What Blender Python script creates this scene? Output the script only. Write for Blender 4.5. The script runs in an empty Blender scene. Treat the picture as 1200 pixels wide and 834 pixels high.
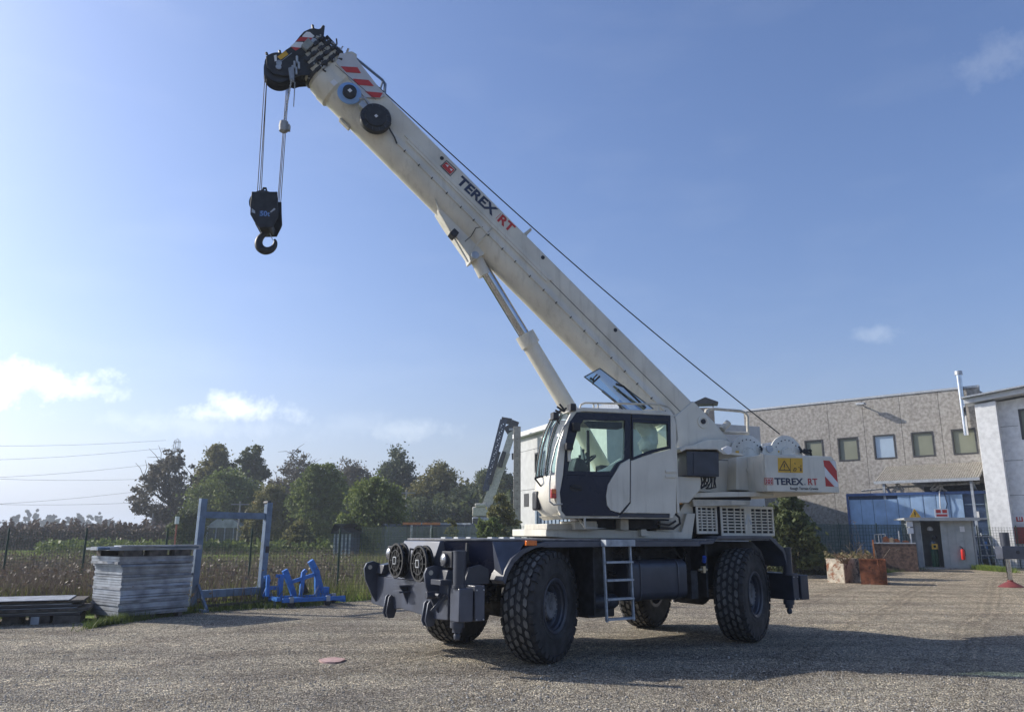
import bpy, bmesh, math, random
import numpy as np
from mathutils import Matrix, Vector
random.seed(7); RNG = np.random.default_rng(7)
R = math.radians
sc = bpy.context.scene
COL = sc.collection

# ------------------------------------------------------------------ camera
FPX, PITCH, EYE, ROLL = 909.5, 0.22577, 1.842, -0.0028      # focal length in px of a 1200 px wide picture
cam = bpy.data.cameras.new('camera'); camo = bpy.data.objects.new('camera', cam); COL.objects.link(camo)
cam.sensor_fit = 'HORIZONTAL'; cam.sensor_width = 36; cam.lens = 36 * FPX / 1200
cam.clip_start = 0.1; cam.clip_end = 8000
camo.matrix_world = Matrix.Translation((0, 0, EYE)) @ Matrix.Rotation(math.pi / 2 + PITCH, 4, 'X') @ Matrix.Rotation(-ROLL, 4, 'Z')
sc.camera = camo
sc.render.resolution_x = 1024; sc.render.resolution_y = 711

# ------------------------------------------------------------------ sky and sun
SUN_AZ, SUN_EL = R(-73), R(29)         # azimuth from the view direction (+y), clockwise positive
w = bpy.data.worlds.new('World'); sc.world = w; w.use_nodes = True
nt = w.node_tree; nt.nodes.clear()
def wn(t, **k):
    n = nt.nodes.new(t)
    for a, b in k.items(): setattr(n, a, b)
    return n
sky = wn('ShaderNodeTexSky', sky_type='NISHITA', sun_disc=False, sun_elevation=SUN_EL, sun_rotation=SUN_AZ, altitude=50, air_density=1.0, dust_density=2.3, ozone_density=2.2)
tc = wn('ShaderNodeTexCoord')
def vmath(op, a, b=None):
    n = wn('ShaderNodeVectorMath', operation=op)
    nt.links.new(a, n.inputs[0])
    if b is not None:
        if isinstance(b, (tuple, Vector)): n.inputs[1].default_value = b
        else: nt.links.new(b, n.inputs[1])
    return n
def fmath(op, a, b=None, clamp=False):
    n = wn('ShaderNodeMath', operation=op, use_clamp=clamp)
    for i, v in enumerate((a, b)):
        if v is None: continue
        if isinstance(v, (int, float)): n.inputs[i].default_value = v
        else: nt.links.new(v, n.inputs[i])
    return n.outputs[0]
def pray(px, py):                      # direction seen at a pixel of the 1200x834 picture
    a, b = px - 600, py - 417
    cr, sr = math.cos(ROLL), math.sin(ROLL)
    x, y = a * cr + b * sr, -a * sr + b * cr
    c, s = math.cos(PITCH), math.sin(PITCH)
    return Vector((x / FPX, c + s * y / FPX, s - c * y / FPX))
mask = None
noi = wn('ShaderNodeTexNoise'); noi.inputs['Scale'].default_value = 30; noi.inputs['Detail'].default_value = 7; noi.inputs['Roughness'].default_value = .66
nt.links.new(tc.outputs['Generated'], noi.inputs['Vector'])
nlow = wn('ShaderNodeTexNoise'); nlow.inputs['Scale'].default_value = 7; nlow.inputs['Detail'].default_value = 4
nt.links.new(vmath('MULTIPLY', tc.outputs['Generated'], (1, 1, 3.2)).outputs[0], nlow.inputs['Vector'])
for (px, py, rx, ry, amp) in ((35, 448, 90, 26, 1.0), (100, 460, 50, 14, .7), (-60, 452, 90, 28, 1.0), (278, 478, 42, 20, 1.0), (250, 487, 45, 12, .7), (350, 486, 24, 14, .6), (475, 504, 60, 13, .35),
                              (1025, 388, 34, 11, .30), (1165, 66, 60, 34, .20), (225, 500, 130, 16, .25), (420, 498, 60, 18, .14), (-500, 420, 170, 40, .9), (1800, 380, 150, 30, .4), (2400, 430, 160, 40, .5), (-1300, 430, 260, 50, .8)):
    d = pray(px, py).normalized()
    up = Vector((0, 0, 1)); rt = d.cross(up).normalized(); u2 = rt.cross(d).normalized()
    rad = rx / FPX * d.y if abs(d.y) > .2 else rx / FPX * .4
    rv = ry / FPX * max(.4, d.y)
    dx = fmath('DIVIDE', vmath('DOT_PRODUCT', tc.outputs['Generated'], tuple(rt)).outputs['Value'], rad)
    dz = fmath('DIVIDE', vmath('DOT_PRODUCT', tc.outputs['Generated'], tuple(u2)).outputs['Value'], rv)
    fr = fmath('GREATER_THAN', vmath('DOT_PRODUCT', tc.outputs['Generated'], tuple(d)).outputs['Value'], 0.2)
    r2 = fmath('SQRT', fmath('ADD', fmath('MULTIPLY', dx, dx), fmath('MULTIPLY', dz, dz)))
    e = fmath('SUBTRACT', fmath('ADD', fmath('MULTIPLY', fmath('SUBTRACT', noi.outputs['Fac'], .5), 3.4), 1.0), r2)
    m = fmath('MULTIPLY', fmath('MULTIPLY', e, 1.0, True), amp)
    m = fmath('MULTIPLY', m, fr)
    mask = m if mask is None else fmath('MAXIMUM', mask, m)
wisp = fmath('MULTIPLY', fmath('SUBTRACT', nlow.outputs['Fac'], .5, True), .22)
mask = fmath('ADD', mask, wisp, True)
mix = wn('ShaderNodeMix', data_type='RGBA')
nt.links.new(mask, mix.inputs['Factor'])
skyg = wn('ShaderNodeMix', data_type='RGBA', blend_type='MULTIPLY'); skyg.inputs['Factor'].default_value = 1
nt.links.new(sky.outputs[0], skyg.inputs[6]); skyg.inputs[7].default_value = (.83, .945, 1.20, 1)
nt.links.new(skyg.outputs[2], mix.inputs[6])
cb = wn('ShaderNodeMix', data_type='RGBA', blend_type='ADD'); cb.inputs['Factor'].default_value = 1
cm = wn('ShaderNodeMix', data_type='RGBA', blend_type='MULTIPLY'); cm.inputs['Factor'].default_value = 1
nt.links.new(sky.outputs[0], cm.inputs[6]); cm.inputs[7].default_value = (1.15, 1.1, 1.05, 1)
nt.links.new(cm.outputs[2], cb.inputs[6]); cb.inputs[7].default_value = (2.6, 2.5, 2.4, 1)
nt.links.new(cb.outputs[2], mix.inputs[7])
sep = wn('ShaderNodeSeparateXYZ'); nt.links.new(tc.outputs['Generated'], sep.inputs[0])
el = fmath('MAXIMUM', sep.outputs['Z'], 0)
hz = fmath('MULTIPLY', fmath('POWER', 2.718, fmath('MULTIPLY', el, -7.5)), .93)
lum = wn('ShaderNodeRGBToBW'); nt.links.new(mix.outputs[2], lum.inputs[0])
hc_ = wn('ShaderNodeMix', data_type='RGBA', blend_type='MULTIPLY'); hc_.inputs['Factor'].default_value = 1
nt.links.new(lum.outputs[0], hc_.inputs[6]); hc_.inputs[7].default_value = (.95, 1.02, 1.20, 1)
hm = wn('ShaderNodeMix', data_type='RGBA'); nt.links.new(hz, hm.inputs['Factor']); nt.links.new(mix.outputs[2], hm.inputs[6]); nt.links.new(hc_.outputs[2], hm.inputs[7])
mix = hm
bg = wn('ShaderNodeBackground'); bg.inputs['Strength'].default_value = .125
nt.links.new(mix.outputs[2], bg.inputs['Color'])
nt.links.new(bg.outputs[0], wn('ShaderNodeOutputWorld').inputs[0])
sl = bpy.data.lights.new('sun', 'SUN'); sl.energy = 4.6; sl.angle = R(.53); sl.color = (1, .93, .82)
so = bpy.data.objects.new('sun', sl); COL.objects.link(so)
sd = Vector((math.sin(SUN_AZ) * math.cos(SUN_EL), math.cos(SUN_AZ) * math.cos(SUN_EL), math.sin(SUN_EL)))
so.rotation_euler = sd.to_track_quat('Z', 'Y').to_euler(); so.location = (0, 0, 60)
sc.view_settings.view_transform = 'Standard'; sc.view_settings.look = 'None'
sc.view_settings.exposure = .30; sc.view_settings.gamma = 1

# ------------------------------------------------------------------ geometry of the place
EYEV = Vector((0, 0, EYE))
def ground(px, py, z=0.0):
    r = pray(px, py); return EYEV + r * ((z - EYE) / r.z)
def at_depth(px, py, Y):
    r = pray(px, py); return EYEV + r * (Y / r.y)
def on_plane(px, py, P0, n):
    r = pray(px, py); return EYEV + r * (n.dot(P0 - EYEV) / n.dot(r))
class Frame:                            # x along, y to the near side, z up
    def __init__(s, O, az):
        s.O = Vector(O); s.F = Vector((-math.sin(az), -math.cos(az), 0)); s.N = Vector((math.cos(az), -math.sin(az), 0)); s.U = Vector((0, 0, 1))
    def w(s, p): return s.O + s.F * p[0] + s.N * p[1] + s.U * p[2]
    def side(s, px, py, lat):
        q = on_plane(px, py, s.O + s.N * lat, s.N) - s.O; return (q.dot(s.F), q.dot(s.U))
    def front(s, px, py, al):
        q = on_plane(px, py, s.O + s.F * al, s.F) - s.O; return (q.dot(s.N), q.dot(s.U))
    def sides(s, pts, lat): return [s.side(a, b, lat) for a, b in pts]
CC = Vector((1.611, 14.455, 0))
CAR = Frame(CC, 0.99415)
SUP = Frame(CC, R(73))
ID = Frame((0, 0, 0), 0); ID.F = Vector((1, 0, 0)); ID.N = Vector((0, 1, 0))

# ------------------------------------------------------------------ materials
MATS = {}
def mat(name, col, rough=.6, metal=0., var=.12, scale=6., bump=0., bscale=40., coat=0., col2=None, dirt=0., spec=.5, wear=None, streak=0.):
    if name in MATS: return MATS[name]
    m = bpy.data.materials.new(name); m.use_nodes = True; t = m.node_tree; N = t.nodes; L = t.links
    b = N['Principled BSDF']; b.inputs['Roughness'].default_value = rough; b.inputs['Metallic'].default_value = metal
    b.inputs['Specular IOR Level'].default_value = spec
    if coat: b.inputs['Coat Weight'].default_value = coat; b.inputs['Coat Roughness'].default_value = .15
    tcn = N.new('ShaderNodeTexCoord'); n1 = N.new('ShaderNodeTexNoise'); n1.inputs['Scale'].default_value = scale; n1.inputs['Detail'].default_value = 6
    L.new(tcn.outputs['Object'], n1.inputs['Vector'])
    mx = N.new('ShaderNodeMix'); mx.data_type = 'RGBA'
    c2 = col2 or tuple(max(0, c * (1 - 2 * var)) for c in col)
    c1 = col if col2 else tuple(min(1, c * (1 + var)) for c in col)
    rp = N.new('ShaderNodeMapRange'); rp.inputs[1].default_value = .35; rp.inputs[2].default_value = .68
    L.new(n1.outputs['Fac'], rp.inputs[0]); L.new(rp.outputs[0], mx.inputs['Factor'])
    mx.inputs[6].default_value = (*c1, 1); mx.inputs[7].default_value = (*c2, 1)
    out = mx.outputs[2]
    if wear:
        n2 = N.new('ShaderNodeTexNoise'); n2.inputs['Scale'].default_value = wear[1]; n2.inputs['Detail'].default_value = 10; n2.inputs['Roughness'].default_value = .7
        L.new(tcn.outputs['Object'], n2.inputs['Vector'])
        r2 = N.new('ShaderNodeMapRange'); r2.inputs[1].default_value = wear[2]; r2.inputs[2].default_value = wear[2] + .07
        L.new(n2.outputs['Fac'], r2.inputs[0])
        m2 = N.new('ShaderNodeMix'); m2.data_type = 'RGBA'; L.new(r2.outputs[0], m2.inputs['Factor'])
        L.new(out, m2.inputs[6]); m2.inputs[7].default_value = (*wear[0], 1); out = m2.outputs[2]
    if streak:
        mp = N.new('ShaderNodeMapping'); mp.inputs['Scale'].default_value = (9, 9, .8); L.new(tcn.outputs['Object'], mp.inputs[0])
        n4 = N.new('ShaderNodeTexNoise'); n4.inputs['Scale'].default_value = 1; n4.inputs['Detail'].default_value = 6; n4.inputs['Roughness'].default_value = .65; L.new(mp.outputs[0], n4.inputs['Vector'])
        r4 = N.new('ShaderNodeMapRange'); r4.inputs[1].default_value = .52; r4.inputs[2].default_value = .78; r4.inputs[4].default_value = streak; L.new(n4.outputs['Fac'], r4.inputs[0])
        m4 = N.new('ShaderNodeMix'); m4.data_type = 'RGBA'; L.new(r4.outputs[0], m4.inputs['Factor']); L.new(out, m4.inputs[6]); m4.inputs[7].default_value = (.24, .21, .16, 1); out = m4.outputs[2]
    L.new(out, b.inputs['Base Color'])
    rr = N.new('ShaderNodeMapRange'); rr.inputs[3].default_value = max(0.02, rough - .08); rr.inputs[4].default_value = min(1, rough + .12)
    L.new(n1.outputs['Fac'], rr.inputs[0]); L.new(rr.outputs[0], b.inputs['Roughness'])
    if bump:
        n3 = N.new('ShaderNodeTexNoise'); n3.inputs['Scale'].default_value = bscale; n3.inputs['Detail'].default_value = 5
        L.new(tcn.outputs['Object'], n3.inputs['Vector'])
        bp = N.new('ShaderNodeBump'); bp.inputs['Strength'].default_value = bump; bp.inputs['Distance'].default_value = .02
        L.new(n3.outputs['Fac'], bp.inputs['Height']); L.new(bp.outputs[0], b.inputs['Normal'])
    MATS[name] = m; return m
def glass(name, tint, refl=.08, dark=0.):
    m = bpy.data.materials.new(name); m.use_nodes = True; t = m.node_tree; N = t.nodes; L = t.links; N.clear()
    o = N.new('ShaderNodeOutputMaterial'); tr = N.new('ShaderNodeBsdfTransparent'); tr.inputs[0].default_value = (*tint, 1)
    g = N.new('ShaderNodeBsdfGlossy'); g.inputs['Roughness'].default_value = .02; g.inputs[0].default_value = (.9, .95, 1, 1)
    lw = N.new('ShaderNodeLayerWeight'); lw.inputs[0].default_value = .25
    ma = N.new('ShaderNodeMath'); ma.operation = 'MULTIPLY_ADD'; ma.inputs[1].default_value = .6; ma.inputs[2].default_value = refl
    L.new(lw.outputs['Fresnel'], ma.inputs[0])
    mx = N.new('ShaderNodeMixShader'); L.new(ma.outputs[0], mx.inputs[0]); L.new(tr.outputs[0], mx.inputs[1]); L.new(g.outputs[0], mx.inputs[2]); L.new(mx.outputs[0], o.inputs[0])
    MATS[name] = m; return m
def leafmat(name, c1, c2, c3=None, trans=.25):
    m = bpy.data.materials.new(name); m.use_nodes = True; t = m.node_tree; N = t.nodes; L = t.links
    b = N['Principled BSDF']; b.inputs['Roughness'].default_value = .6; b.inputs['Specular IOR Level'].default_value = .25
    ge = N.new('ShaderNodeNewGeometry'); cr = N.new('ShaderNodeValToRGB')
    cr.color_ramp.elements[0].color = (*c1, 1); cr.color_ramp.elements[1].color = (*c2, 1)
    if c3: e = cr.color_ramp.elements.new(.86); e.color = (*c2, 1); cr.color_ramp.elements[2].color = (*c3, 1); cr.color_ramp.elements[1].position = .8
    tn = N.new('ShaderNodeTexCoord'); nz = N.new('ShaderNodeTexNoise'); nz.inputs['Scale'].default_value = .35; nz.inputs['Detail'].default_value = 3
    L.new(tn.outputs['Object'], nz.inputs['Vector'])
    ad = N.new('ShaderNodeMath'); ad.operation = 'MULTIPLY_ADD'; ad.inputs[1].default_value = .5
    L.new(ge.outputs['Random Per Island'], ad.inputs[0])
    mr = N.new('ShaderNodeMapRange'); mr.inputs[1].default_value = .3; mr.inputs[2].default_value = .7; mr.inputs[4].default_value = .5
    L.new(nz.outputs['Fac'], mr.inputs[0]); L.new(mr.outputs[0], ad.inputs[2])
    L.new(ad.outputs[0], cr.inputs[0]); L.new(cr.outputs[0], b.inputs['Base Color'])
    tb = N.new('ShaderNodeBsdfTranslucent'); L.new(cr.outputs[0], tb.inputs[0])
    mx = N.new('ShaderNodeMixShader'); mx.inputs[0].default_value = trans
    L.new(b.outputs[0], mx.inputs[1]); L.new(tb.outputs[0], mx.inputs[2]); L.new(mx.outputs[0], N['Material Output'].inputs[0])
    MATS[name] = m; return m

cream = mat('cream_paint', (.655, .625, .535), .36, 0, .07, 1.6, .05, 9, .25, wear=((.30, .25, .18), 30, .74), streak=.38)
creamd = mat('cream_paint_dusty', (.54, .51, .43), .55, 0, .12, 5, .05, 20, wear=((.25, .19, .13), 22, .70), streak=.5)
navy = mat('blue_grey_paint', (.056, .066, .094), .36, 0, .2, 3, .05, 12, .2, wear=((.14, .135, .12), 9, .70))
navyl = mat('dark_blue_grey_paint', (.032, .038, .056), .42, 0, .15, 4, .05, 22, .1, wear=((.12, .11, .10), 12, .68))
door_and_hood_shade = mat('gloss_door_and_hood_shade_paint', (.012, .016, .036), .25, 0, .1, 2, .03, 6, 0, spec=.3)
black = mat('black_metal', (.018, .019, .022), .5, 0, .3, 8, .1, 30, wear=((.07, .065, .06), 14, .66))
under = mat('undercarriage_black', (.022, .024, .030), .6, 0, .3, 8, .15, 25, wear=((.10, .09, .075), 10, .64))
rubber = mat('tyre_rubber', (.028, .028, .030), .75, 0, .3, 5, .25, 30, wear=((.085, .078, .07), 7, .62))
chrome = mat('chromed_rod', (.55, .56, .58), .12, 1, .05, 3)
steel = mat('galvanised_steel', (.42, .44, .46), .45, .6, .12, 9)
ropeM = mat('steel_rope', (.035, .035, .04), .5, .3, .2, 60)
red = mat('warning_red', (.50, .035, .03), .4, 0, .08, 4)
white = mat('white_decal', (.72, .72, .72), .4, 0, .05, 4)
yellow = mat('warning_yellow', (.66, .38, .03), .45, 0, .06, 4)
blackd = mat('black_print', (.02, .02, .025), .5, 0, .1, 4)
navyd = mat('navy_print', (.02, .03, .07), .4, 0, .1, 4)
orange = mat('orange_lens', (.75, .17, .02), .2, 0, .08, 30, 0, 10, .5)
redlens = mat('red_lens', (.5, .03, .02), .2, 0, .08, 30, 0, 10, .5)
lampM = mat('lamp_reflector', (.34, .35, .37), .25, .6, .3, 60)
bluep = mat('blue_paint', (.025, .16, .52), .45, 0, .12, 6, .05, 20, wear=((.10, .10, .09), 14, .69))
bluemetal = mat('weathered_blue_grey_paint', (.13, .19, .275), .5, .1, .12, 5, .05, 20, wear=((.13, .09, .06), 11, .67))
galv = mat('weathered_aluminium', (.33, .36, .40), .55, .4, .2, 3, .05, 12, wear=((.22, .21, .20), 9, .63))
woodd = mat('dark_weathered_wood', (.085, .075, .065), .85, 0, .3, 7, .3, 30)
rust = mat('rust', (.22, .075, .032), .9, 0, .3, 5, .4, 25, wear=((.08, .035, .02), 8, .54))
rustw = mat('peeling_white_paint', (.46, .41, .32), .75, 0, .2, 5, .3, 20, wear=((.20, .075, .03), 3.4, .50))
darkcorr = mat('rusted_dark_steel', (.12, .075, .055), .85, 0, .3, 6, .3, 20, wear=((.06, .04, .035), 12, .56))
corten = mat('plastic_cover', (.86, .88, .87), .25, 0, .08, 9, .6, 22)
seatM = mat('seat_fabric', (.03, .033, .04), .8, 0, .2, 8)
win_olive = mat('blind_behind_glass', (.19, .20, .145), .35, 0, .06, .8, 0, 10, .3)
win_blue = mat('painted_sky_reflection', (.36, .45, .55), .12, .2, .08, .6, 0, 10, .4)  # pale blue base colour paints the reflected sky into the pane
alum = mat('dark_window_frame', (.05, .05, .052), .45, .2)
cabg = glass('cab_glass', (.80, .92, .85), .02)
cabg2 = glass('hatch_glass', (.58, .76, .76), .05)
bark = mat('bark', (.10, .085, .065), .9, 0, .3, 6, .5, 15)

# ------------------------------------------------------------------ mesh builder
class MB:
    def __init__(s, fr=ID): s.fr = fr; s.V = []; s.F = []; s.S = []
    def _a(s, pts, faces, smooth=False):
        o = len(s.V); s.V += [tuple(s.fr.w(p)) for p in pts]
        for f in faces: s.F.append([i + o for i in f]); s.S.append(smooth)
        return s
    def box(s, x0, x1, y0, y1, z0, z1):
        return s._a([(x, y, z) for x in (x0, x1) for y in (y0, y1) for z in (z0, z1)], [(0, 1, 3, 2), (4, 6, 7, 5), (0, 4, 5, 1), (2, 3, 7, 6), (0, 2, 6, 4), (1, 5, 7, 3)])
    def prism(s, poly, y0, y1, ax='y', smooth=False):      # poly in (x,z) pushed along y; ax='x': poly in (y,z); ax='z': poly in (x,y)
        g = {'y': lambda a, b, c: (a, c, b), 'x': lambda a, b, c: (c, a, b), 'z': lambda a, b, c: (a, b, c)}[ax]
        n = len(poly)
        P = [g(a, b, y0) for a, b in poly] + [g(a, b, y1) for a, b in poly]
        o = len(s.V); s._a(P, [list(range(n))[::-1], [i + n for i in range(n)]])
        for i in range(n): s.F.append([o + i, o + (i + 1) % n, o + n + (i + 1) % n, o + n + i]); s.S.append(smooth)
        return s
    def ring(s, outer, inner, y0, y1):
        n = len(outer); P = [(a, y, b) for y in (y0, y1) for (a, b) in outer + inner]; f = []
        for i in range(n):
            j = (i + 1) % n
            f += [(i, j, n + j, n + i), (2 * n + i, 3 * n + i, 3 * n + j, 2 * n + j), (i, 2 * n + i, 2 * n + j, j), (n + i, n + j, 3 * n + j, 3 * n + i)]
        return s._a(P, f)
    def loft(s, rings, cap=True, closed=True, smooth=True):
        n = len(rings[0]); P = [p for r in rings for p in r]; f = []
        for k in range(len(rings) - 1):
            for i in range(n if closed else n - 1):
                j = (i + 1) % n; f.append((k * n + i, k * n + j, (k + 1) * n + j, (k + 1) * n + i))
        o = len(s.F); s._a(P, f, smooth)
        if cap:
            b = len(s.V) - len(P)
            s.F.append([b + i for i in range(n)][::-1]); s.F.append([b + len(P) - n + i for i in range(n)]); s.S += [False, False]
        return s
    def tube(s, path, r, n=8, cap=True):
        path = [Vector(p) for p in path]; rings = []
        rr = r if isinstance(r, (list, tuple)) else [r] * len(path)
        prev = None
        for i, p in enumerate(path):
            t = ((path[i] - path[i - 1]).normalized() if i else Vector()) + ((path[i + 1] - path[i]).normalized() if i < len(path) - 1 else Vector())
            t = t.normalized() if t.length > 1e-6 else Vector((0, 0, 1))
            a = prev if prev is not None else (Vector((0, 0, 1)) if abs(t.z) < .9 else Vector((1, 0, 0)))
            u = (a - t * a.dot(t)).normalized(); prev = u; v = t.cross(u)
            rings.append([tuple(p + u * rr[i] * math.cos(2 * math.pi * k / n) + v * rr[i] * math.sin(2 * math.pi * k / n)) for k in range(n)])
        return s.loft(rings, cap)
    def lathe(s, prof, O, ax, n=24, smooth=True, cap=True):           # prof [(r, h)] round axis ax through O
        ax = Vector(ax).normalized(); O = Vector(O); a = Vector((0, 0, 1)) if abs(ax.z) < .9 else Vector((1, 0, 0))
        u = (a - ax * a.dot(ax)).normalized(); v = ax.cross(u)
        rings = [[tuple(O + ax * h + (u * math.cos(2 * math.pi * k / n) + v * math.sin(2 * math.pi * k / n)) * max(r, 1e-4)) for k in range(n)] for r, h in prof]
        return s.loft(rings, cap, True, smooth)
    def bar(s, a, b, wd, ht=None, up=(0, 0, 1)):            # square section bar from a to b
        a, b = Vector(a), Vector(b); t = (b - a).normalized(); ht = ht or wd
        upv = Vector(up); 
        if abs(t.dot(upv)) > .98: upv = Vector((1, 0, 0))
        u = t.cross(upv).normalized(); v = u.cross(t)
        R4 = lambda p: [tuple(p + u * x * wd / 2 + v * y * ht / 2) for x, y in ((-1, -1), (1, -1), (1, 1), (-1, 1))]
        return s.loft([R4(a), R4(b)], smooth=False)
    def quad(s, *p): return s._a(list(p), [tuple(range(len(p)))])
    def mesh(s, name, off):
        me = bpy.data.meshes.new(name); o = Vector(off)
        me.from_pydata([tuple(Vector(v) - o) for v in s.V], [], s.F)
        me.polygons.foreach_set('use_smooth', s.S)
        bm = bmesh.new(); bm.from_mesh(me); bmesh.ops.recalc_face_normals(bm, faces=bm.faces); bm.to_mesh(me); bm.free()
        me.set_sharp_from_angle(angle=R(38))
        return me
def root_of(o):
    while o.parent: o = o.parent
    return o
def tag(o, label=None, cat=None, group=None, kind=None):
    if label: o['label'] = label
    if cat: o['category'] = cat
    if group: o['group'] = group
    if kind: o['kind'] = kind
    return o
def thing(name, loc, label, cat, group=None):
    o = bpy.data.objects.new(name, None); o.empty_display_size = .3; COL.objects.link(o); o.location = loc
    return tag(o, label, cat, group)
def ob(name, mb, m, parent=None, bevel=0, loc=None):
    if parent is not None: off = root_of(parent).location
    else: off = Vector(loc) if loc is not None else Vector((0, 0, 0))
    me = mb.mesh(name, off); me.materials.append(m)
    o = bpy.data.objects.new(name, me); COL.objects.link(o)
    if parent is not None: o.parent = parent
    else: o.location = off
    if bevel:
        b = o.modifiers.new('bevel', 'BEVEL'); b.width = bevel; b.segments = 2; b.limit_method = 'ANGLE'; b.angle_limit = R(40)
    return o
def npmesh(name, V, F, m, k=None, parent=None, kind=None):   # V (n,3), F (m,k)
    me = bpy.data.meshes.new(name); n, q = F.shape
    me.vertices.add(len(V)); me.vertices.foreach_set('co', V.astype(np.float32).ravel())
    me.loops.add(n * q); me.loops.foreach_set('vertex_index', F.astype(np.int32).ravel())
    me.polygons.add(n); me.polygons.foreach_set('loop_start', np.arange(0, n * q, q, dtype=np.int32)); me.polygons.foreach_set('loop_total', np.full(n, q, np.int32))
    me.update(); me.materials.append(m)
    o = bpy.data.objects.new(name, me); COL.objects.link(o)
    if parent is not None: o.parent = parent
    if kind: o['kind'] = kind
    return o
def text(s, body, m, parent, O, X, Y, size, name='lettering', sx=1., bold=0., lift=.003):
    """text whose baseline starts at world point O, running along X, up along Y"""
    cu = bpy.data.curves.new('t', 'FONT'); cu.body = body; cu.size = 1; cu.offset = bold; cu.extrude = .004 / size
    t = bpy.data.objects.new('t', cu); COL.objects.link(t)
    dg = bpy.context.evaluated_depsgraph_get(); me = bpy.data.meshes.new_from_object(t.evaluated_get(dg)); bpy.data.objects.remove(t)
    X = Vector(X).normalized(); Y = Vector(Y).normalized(); Z = X.cross(Y); Y = Z.cross(X)
    xs = [v.co.x for v in me.vertices]; ys = [v.co.y for v in me.vertices]
    off = root_of(parent).location
    M = Matrix.Translation(Vector(O) - off + Z * lift) @ Matrix((X, Y, Z)).transposed().to_4x4() @ Matrix.Diagonal((size * sx, size, size, 1)) @ Matrix.Translation((-min(xs), 0, 0))
    me.transform(M); me.name = name; me.materials.clear(); me.materials.append(m)
    o = bpy.data.objects.new(name, me); COL.objects.link(o); o.parent = parent; return o, (max(xs) - min(xs)) * size * sx
#@@BODY
# ================================================================== THE CRANE
crane = thing('mobile_crane', CC, 'large cream crane with dark blue carrier and four big tyres, boom raised to the left', 'mobile crane')
def cob(name, mb, m, parent=None, bevel=0): return ob(name, mb, m, parent or crane, bevel)
# ---- wheels: built once round a local axle (y), then placed
RW, WW = .81, .52
b_pr = [0] * 20
def ty_mesh():
    b = MB()
    pr = [(.37, -.19), (.395, -.235), (.44, -.25), (.55, -.262), (.66, -.262), (.74, -.245), (.772, -.20), (.782, -.1), (.785, 0), (.782, .1), (.772, .20), (.74, .245), (.66, .262), (.60, .264), (.595, .259), (.48, .257), (.475, .262), (.44, .25), (.395, .235), (.37, .19)]
    b.lathe(pr + [pr[0]], (0, 0, 0), (0, 1, 0), 64, cap=False)
    n = 34; st = 2 * math.pi / n
    cols = [(-.155, 0, .098), (-.052, .5, .098), (.052, 0, .098), (.155, .5, .098)]
    for h, ph, wd in cols:
        for k in range(n):
            a0 = (k + ph) * st; L = st * .98; sl = .018 if h > 0 else -.018
            sh = [(-L * .56, -sl), (-L * .28, -wd / 2 + .008), (L * .28, -wd / 2 + .012), (L * .56, sl), (L * .28, wd / 2 - .008), (-L * .28, wd / 2 - .012)]
            P = []
            for r, s in ((.765, .94), (RW - .001 * (abs(h) * 40), .82)):
                for da, dh in sh: P.append(((r) * math.sin(a0 + da * s), h + dh * s, r * math.cos(a0 + da * s)))
            b._a(P, [(0, 1, 7, 6), (1, 2, 8, 7), (2, 3, 9, 8), (3, 4, 10, 9), (4, 5, 11, 10), (5, 0, 6, 11), (6, 7, 8, 9, 10, 11)])
    for sd in (-1, 1):                                     # shoulder lugs
        for k in range(n):
            a0 = (k + (0 if sd > 0 else .5)) * st; P = []
            for (r, h) in ((.75, .205), (.798, .208), (.772, .262), (.70, .272), (.69, .25)):
                for da in (-.36, .36): P.append((r * math.sin(a0 + da * st), sd * h, r * math.cos(a0 + da * st)))
            b._a(P, [(0, 1, 3, 2), (2, 3, 5, 4), (4, 5, 7, 6), (6, 7, 9, 8), (0, 2, 4, 6, 8), (1, 9, 7, 5, 3)])
    return b
rimb = MB(); rimb.lathe([(.05, .02), (.24, .02), (.26, .10), (.285, .125), (.30, .13), (.315, .185), (.34, .20), (.345, .232), (.385, .248), (.40, .243), (.40, -.24), (.34, -.235), (.33, -.10), (.05, -.08)], (0, 0, 0), (0, 1, 0), 56)
hubb = MB(); hubb.lathe([(.22, .0), (.225, .07), (.205, .085), (.195, .15), (.17, .172), (.16, .165), (.06, .168), (.055, .18), (.001, .18)], (0, 0, 0), (0, 1, 0), 40)
for k in range(16):
    a = k * math.pi / 8; hubb.lathe([(.012, .16), (.012, .178), (.001, .18)], (.18 * math.sin(a), 0, .18 * math.cos(a)), (0, 1, 0), 6, False)
for k in range(20):
    a = (k + .5) * math.pi / 10; hubb.lathe([(.014, .02), (.014, .05), (.001, .052)], (.235 * math.sin(a), 0.0, .235 * math.cos(a)), (0, 1, 0), 6, False)
tyre_me = ty_mesh().mesh('tyre', (0, 0, 0)); tyre_me.materials.append(rubber); tyre_me.materials.append(mat('dusty_tread', (.13, .128, .12), .9, 0, .25, 6, .2, 40, wear=((.13, .12, .105), 5, .56)))
nb = (len(b_pr) - 0) * 64
tyre_me.polygons.foreach_set('material_index', [0 if i < nb else int((i - nb) % 7 == 6) if i < nb + 4 * 34 * 7 else 0 for i in range(len(tyre_me.polygons))])
rim_me = rimb.mesh('wheel', (0, 0, 0)); rim_me.materials.append(navyl)
hub_me = hubb.mesh('hub', (0, 0, 0)); hub_me.materials.append(mat('dusty_hub', (.15, .15, .155), .7, 0, .25, 9, .2, 40, wear=((.25, .24, .22), 12, .6)))
lug_txt = None
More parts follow.
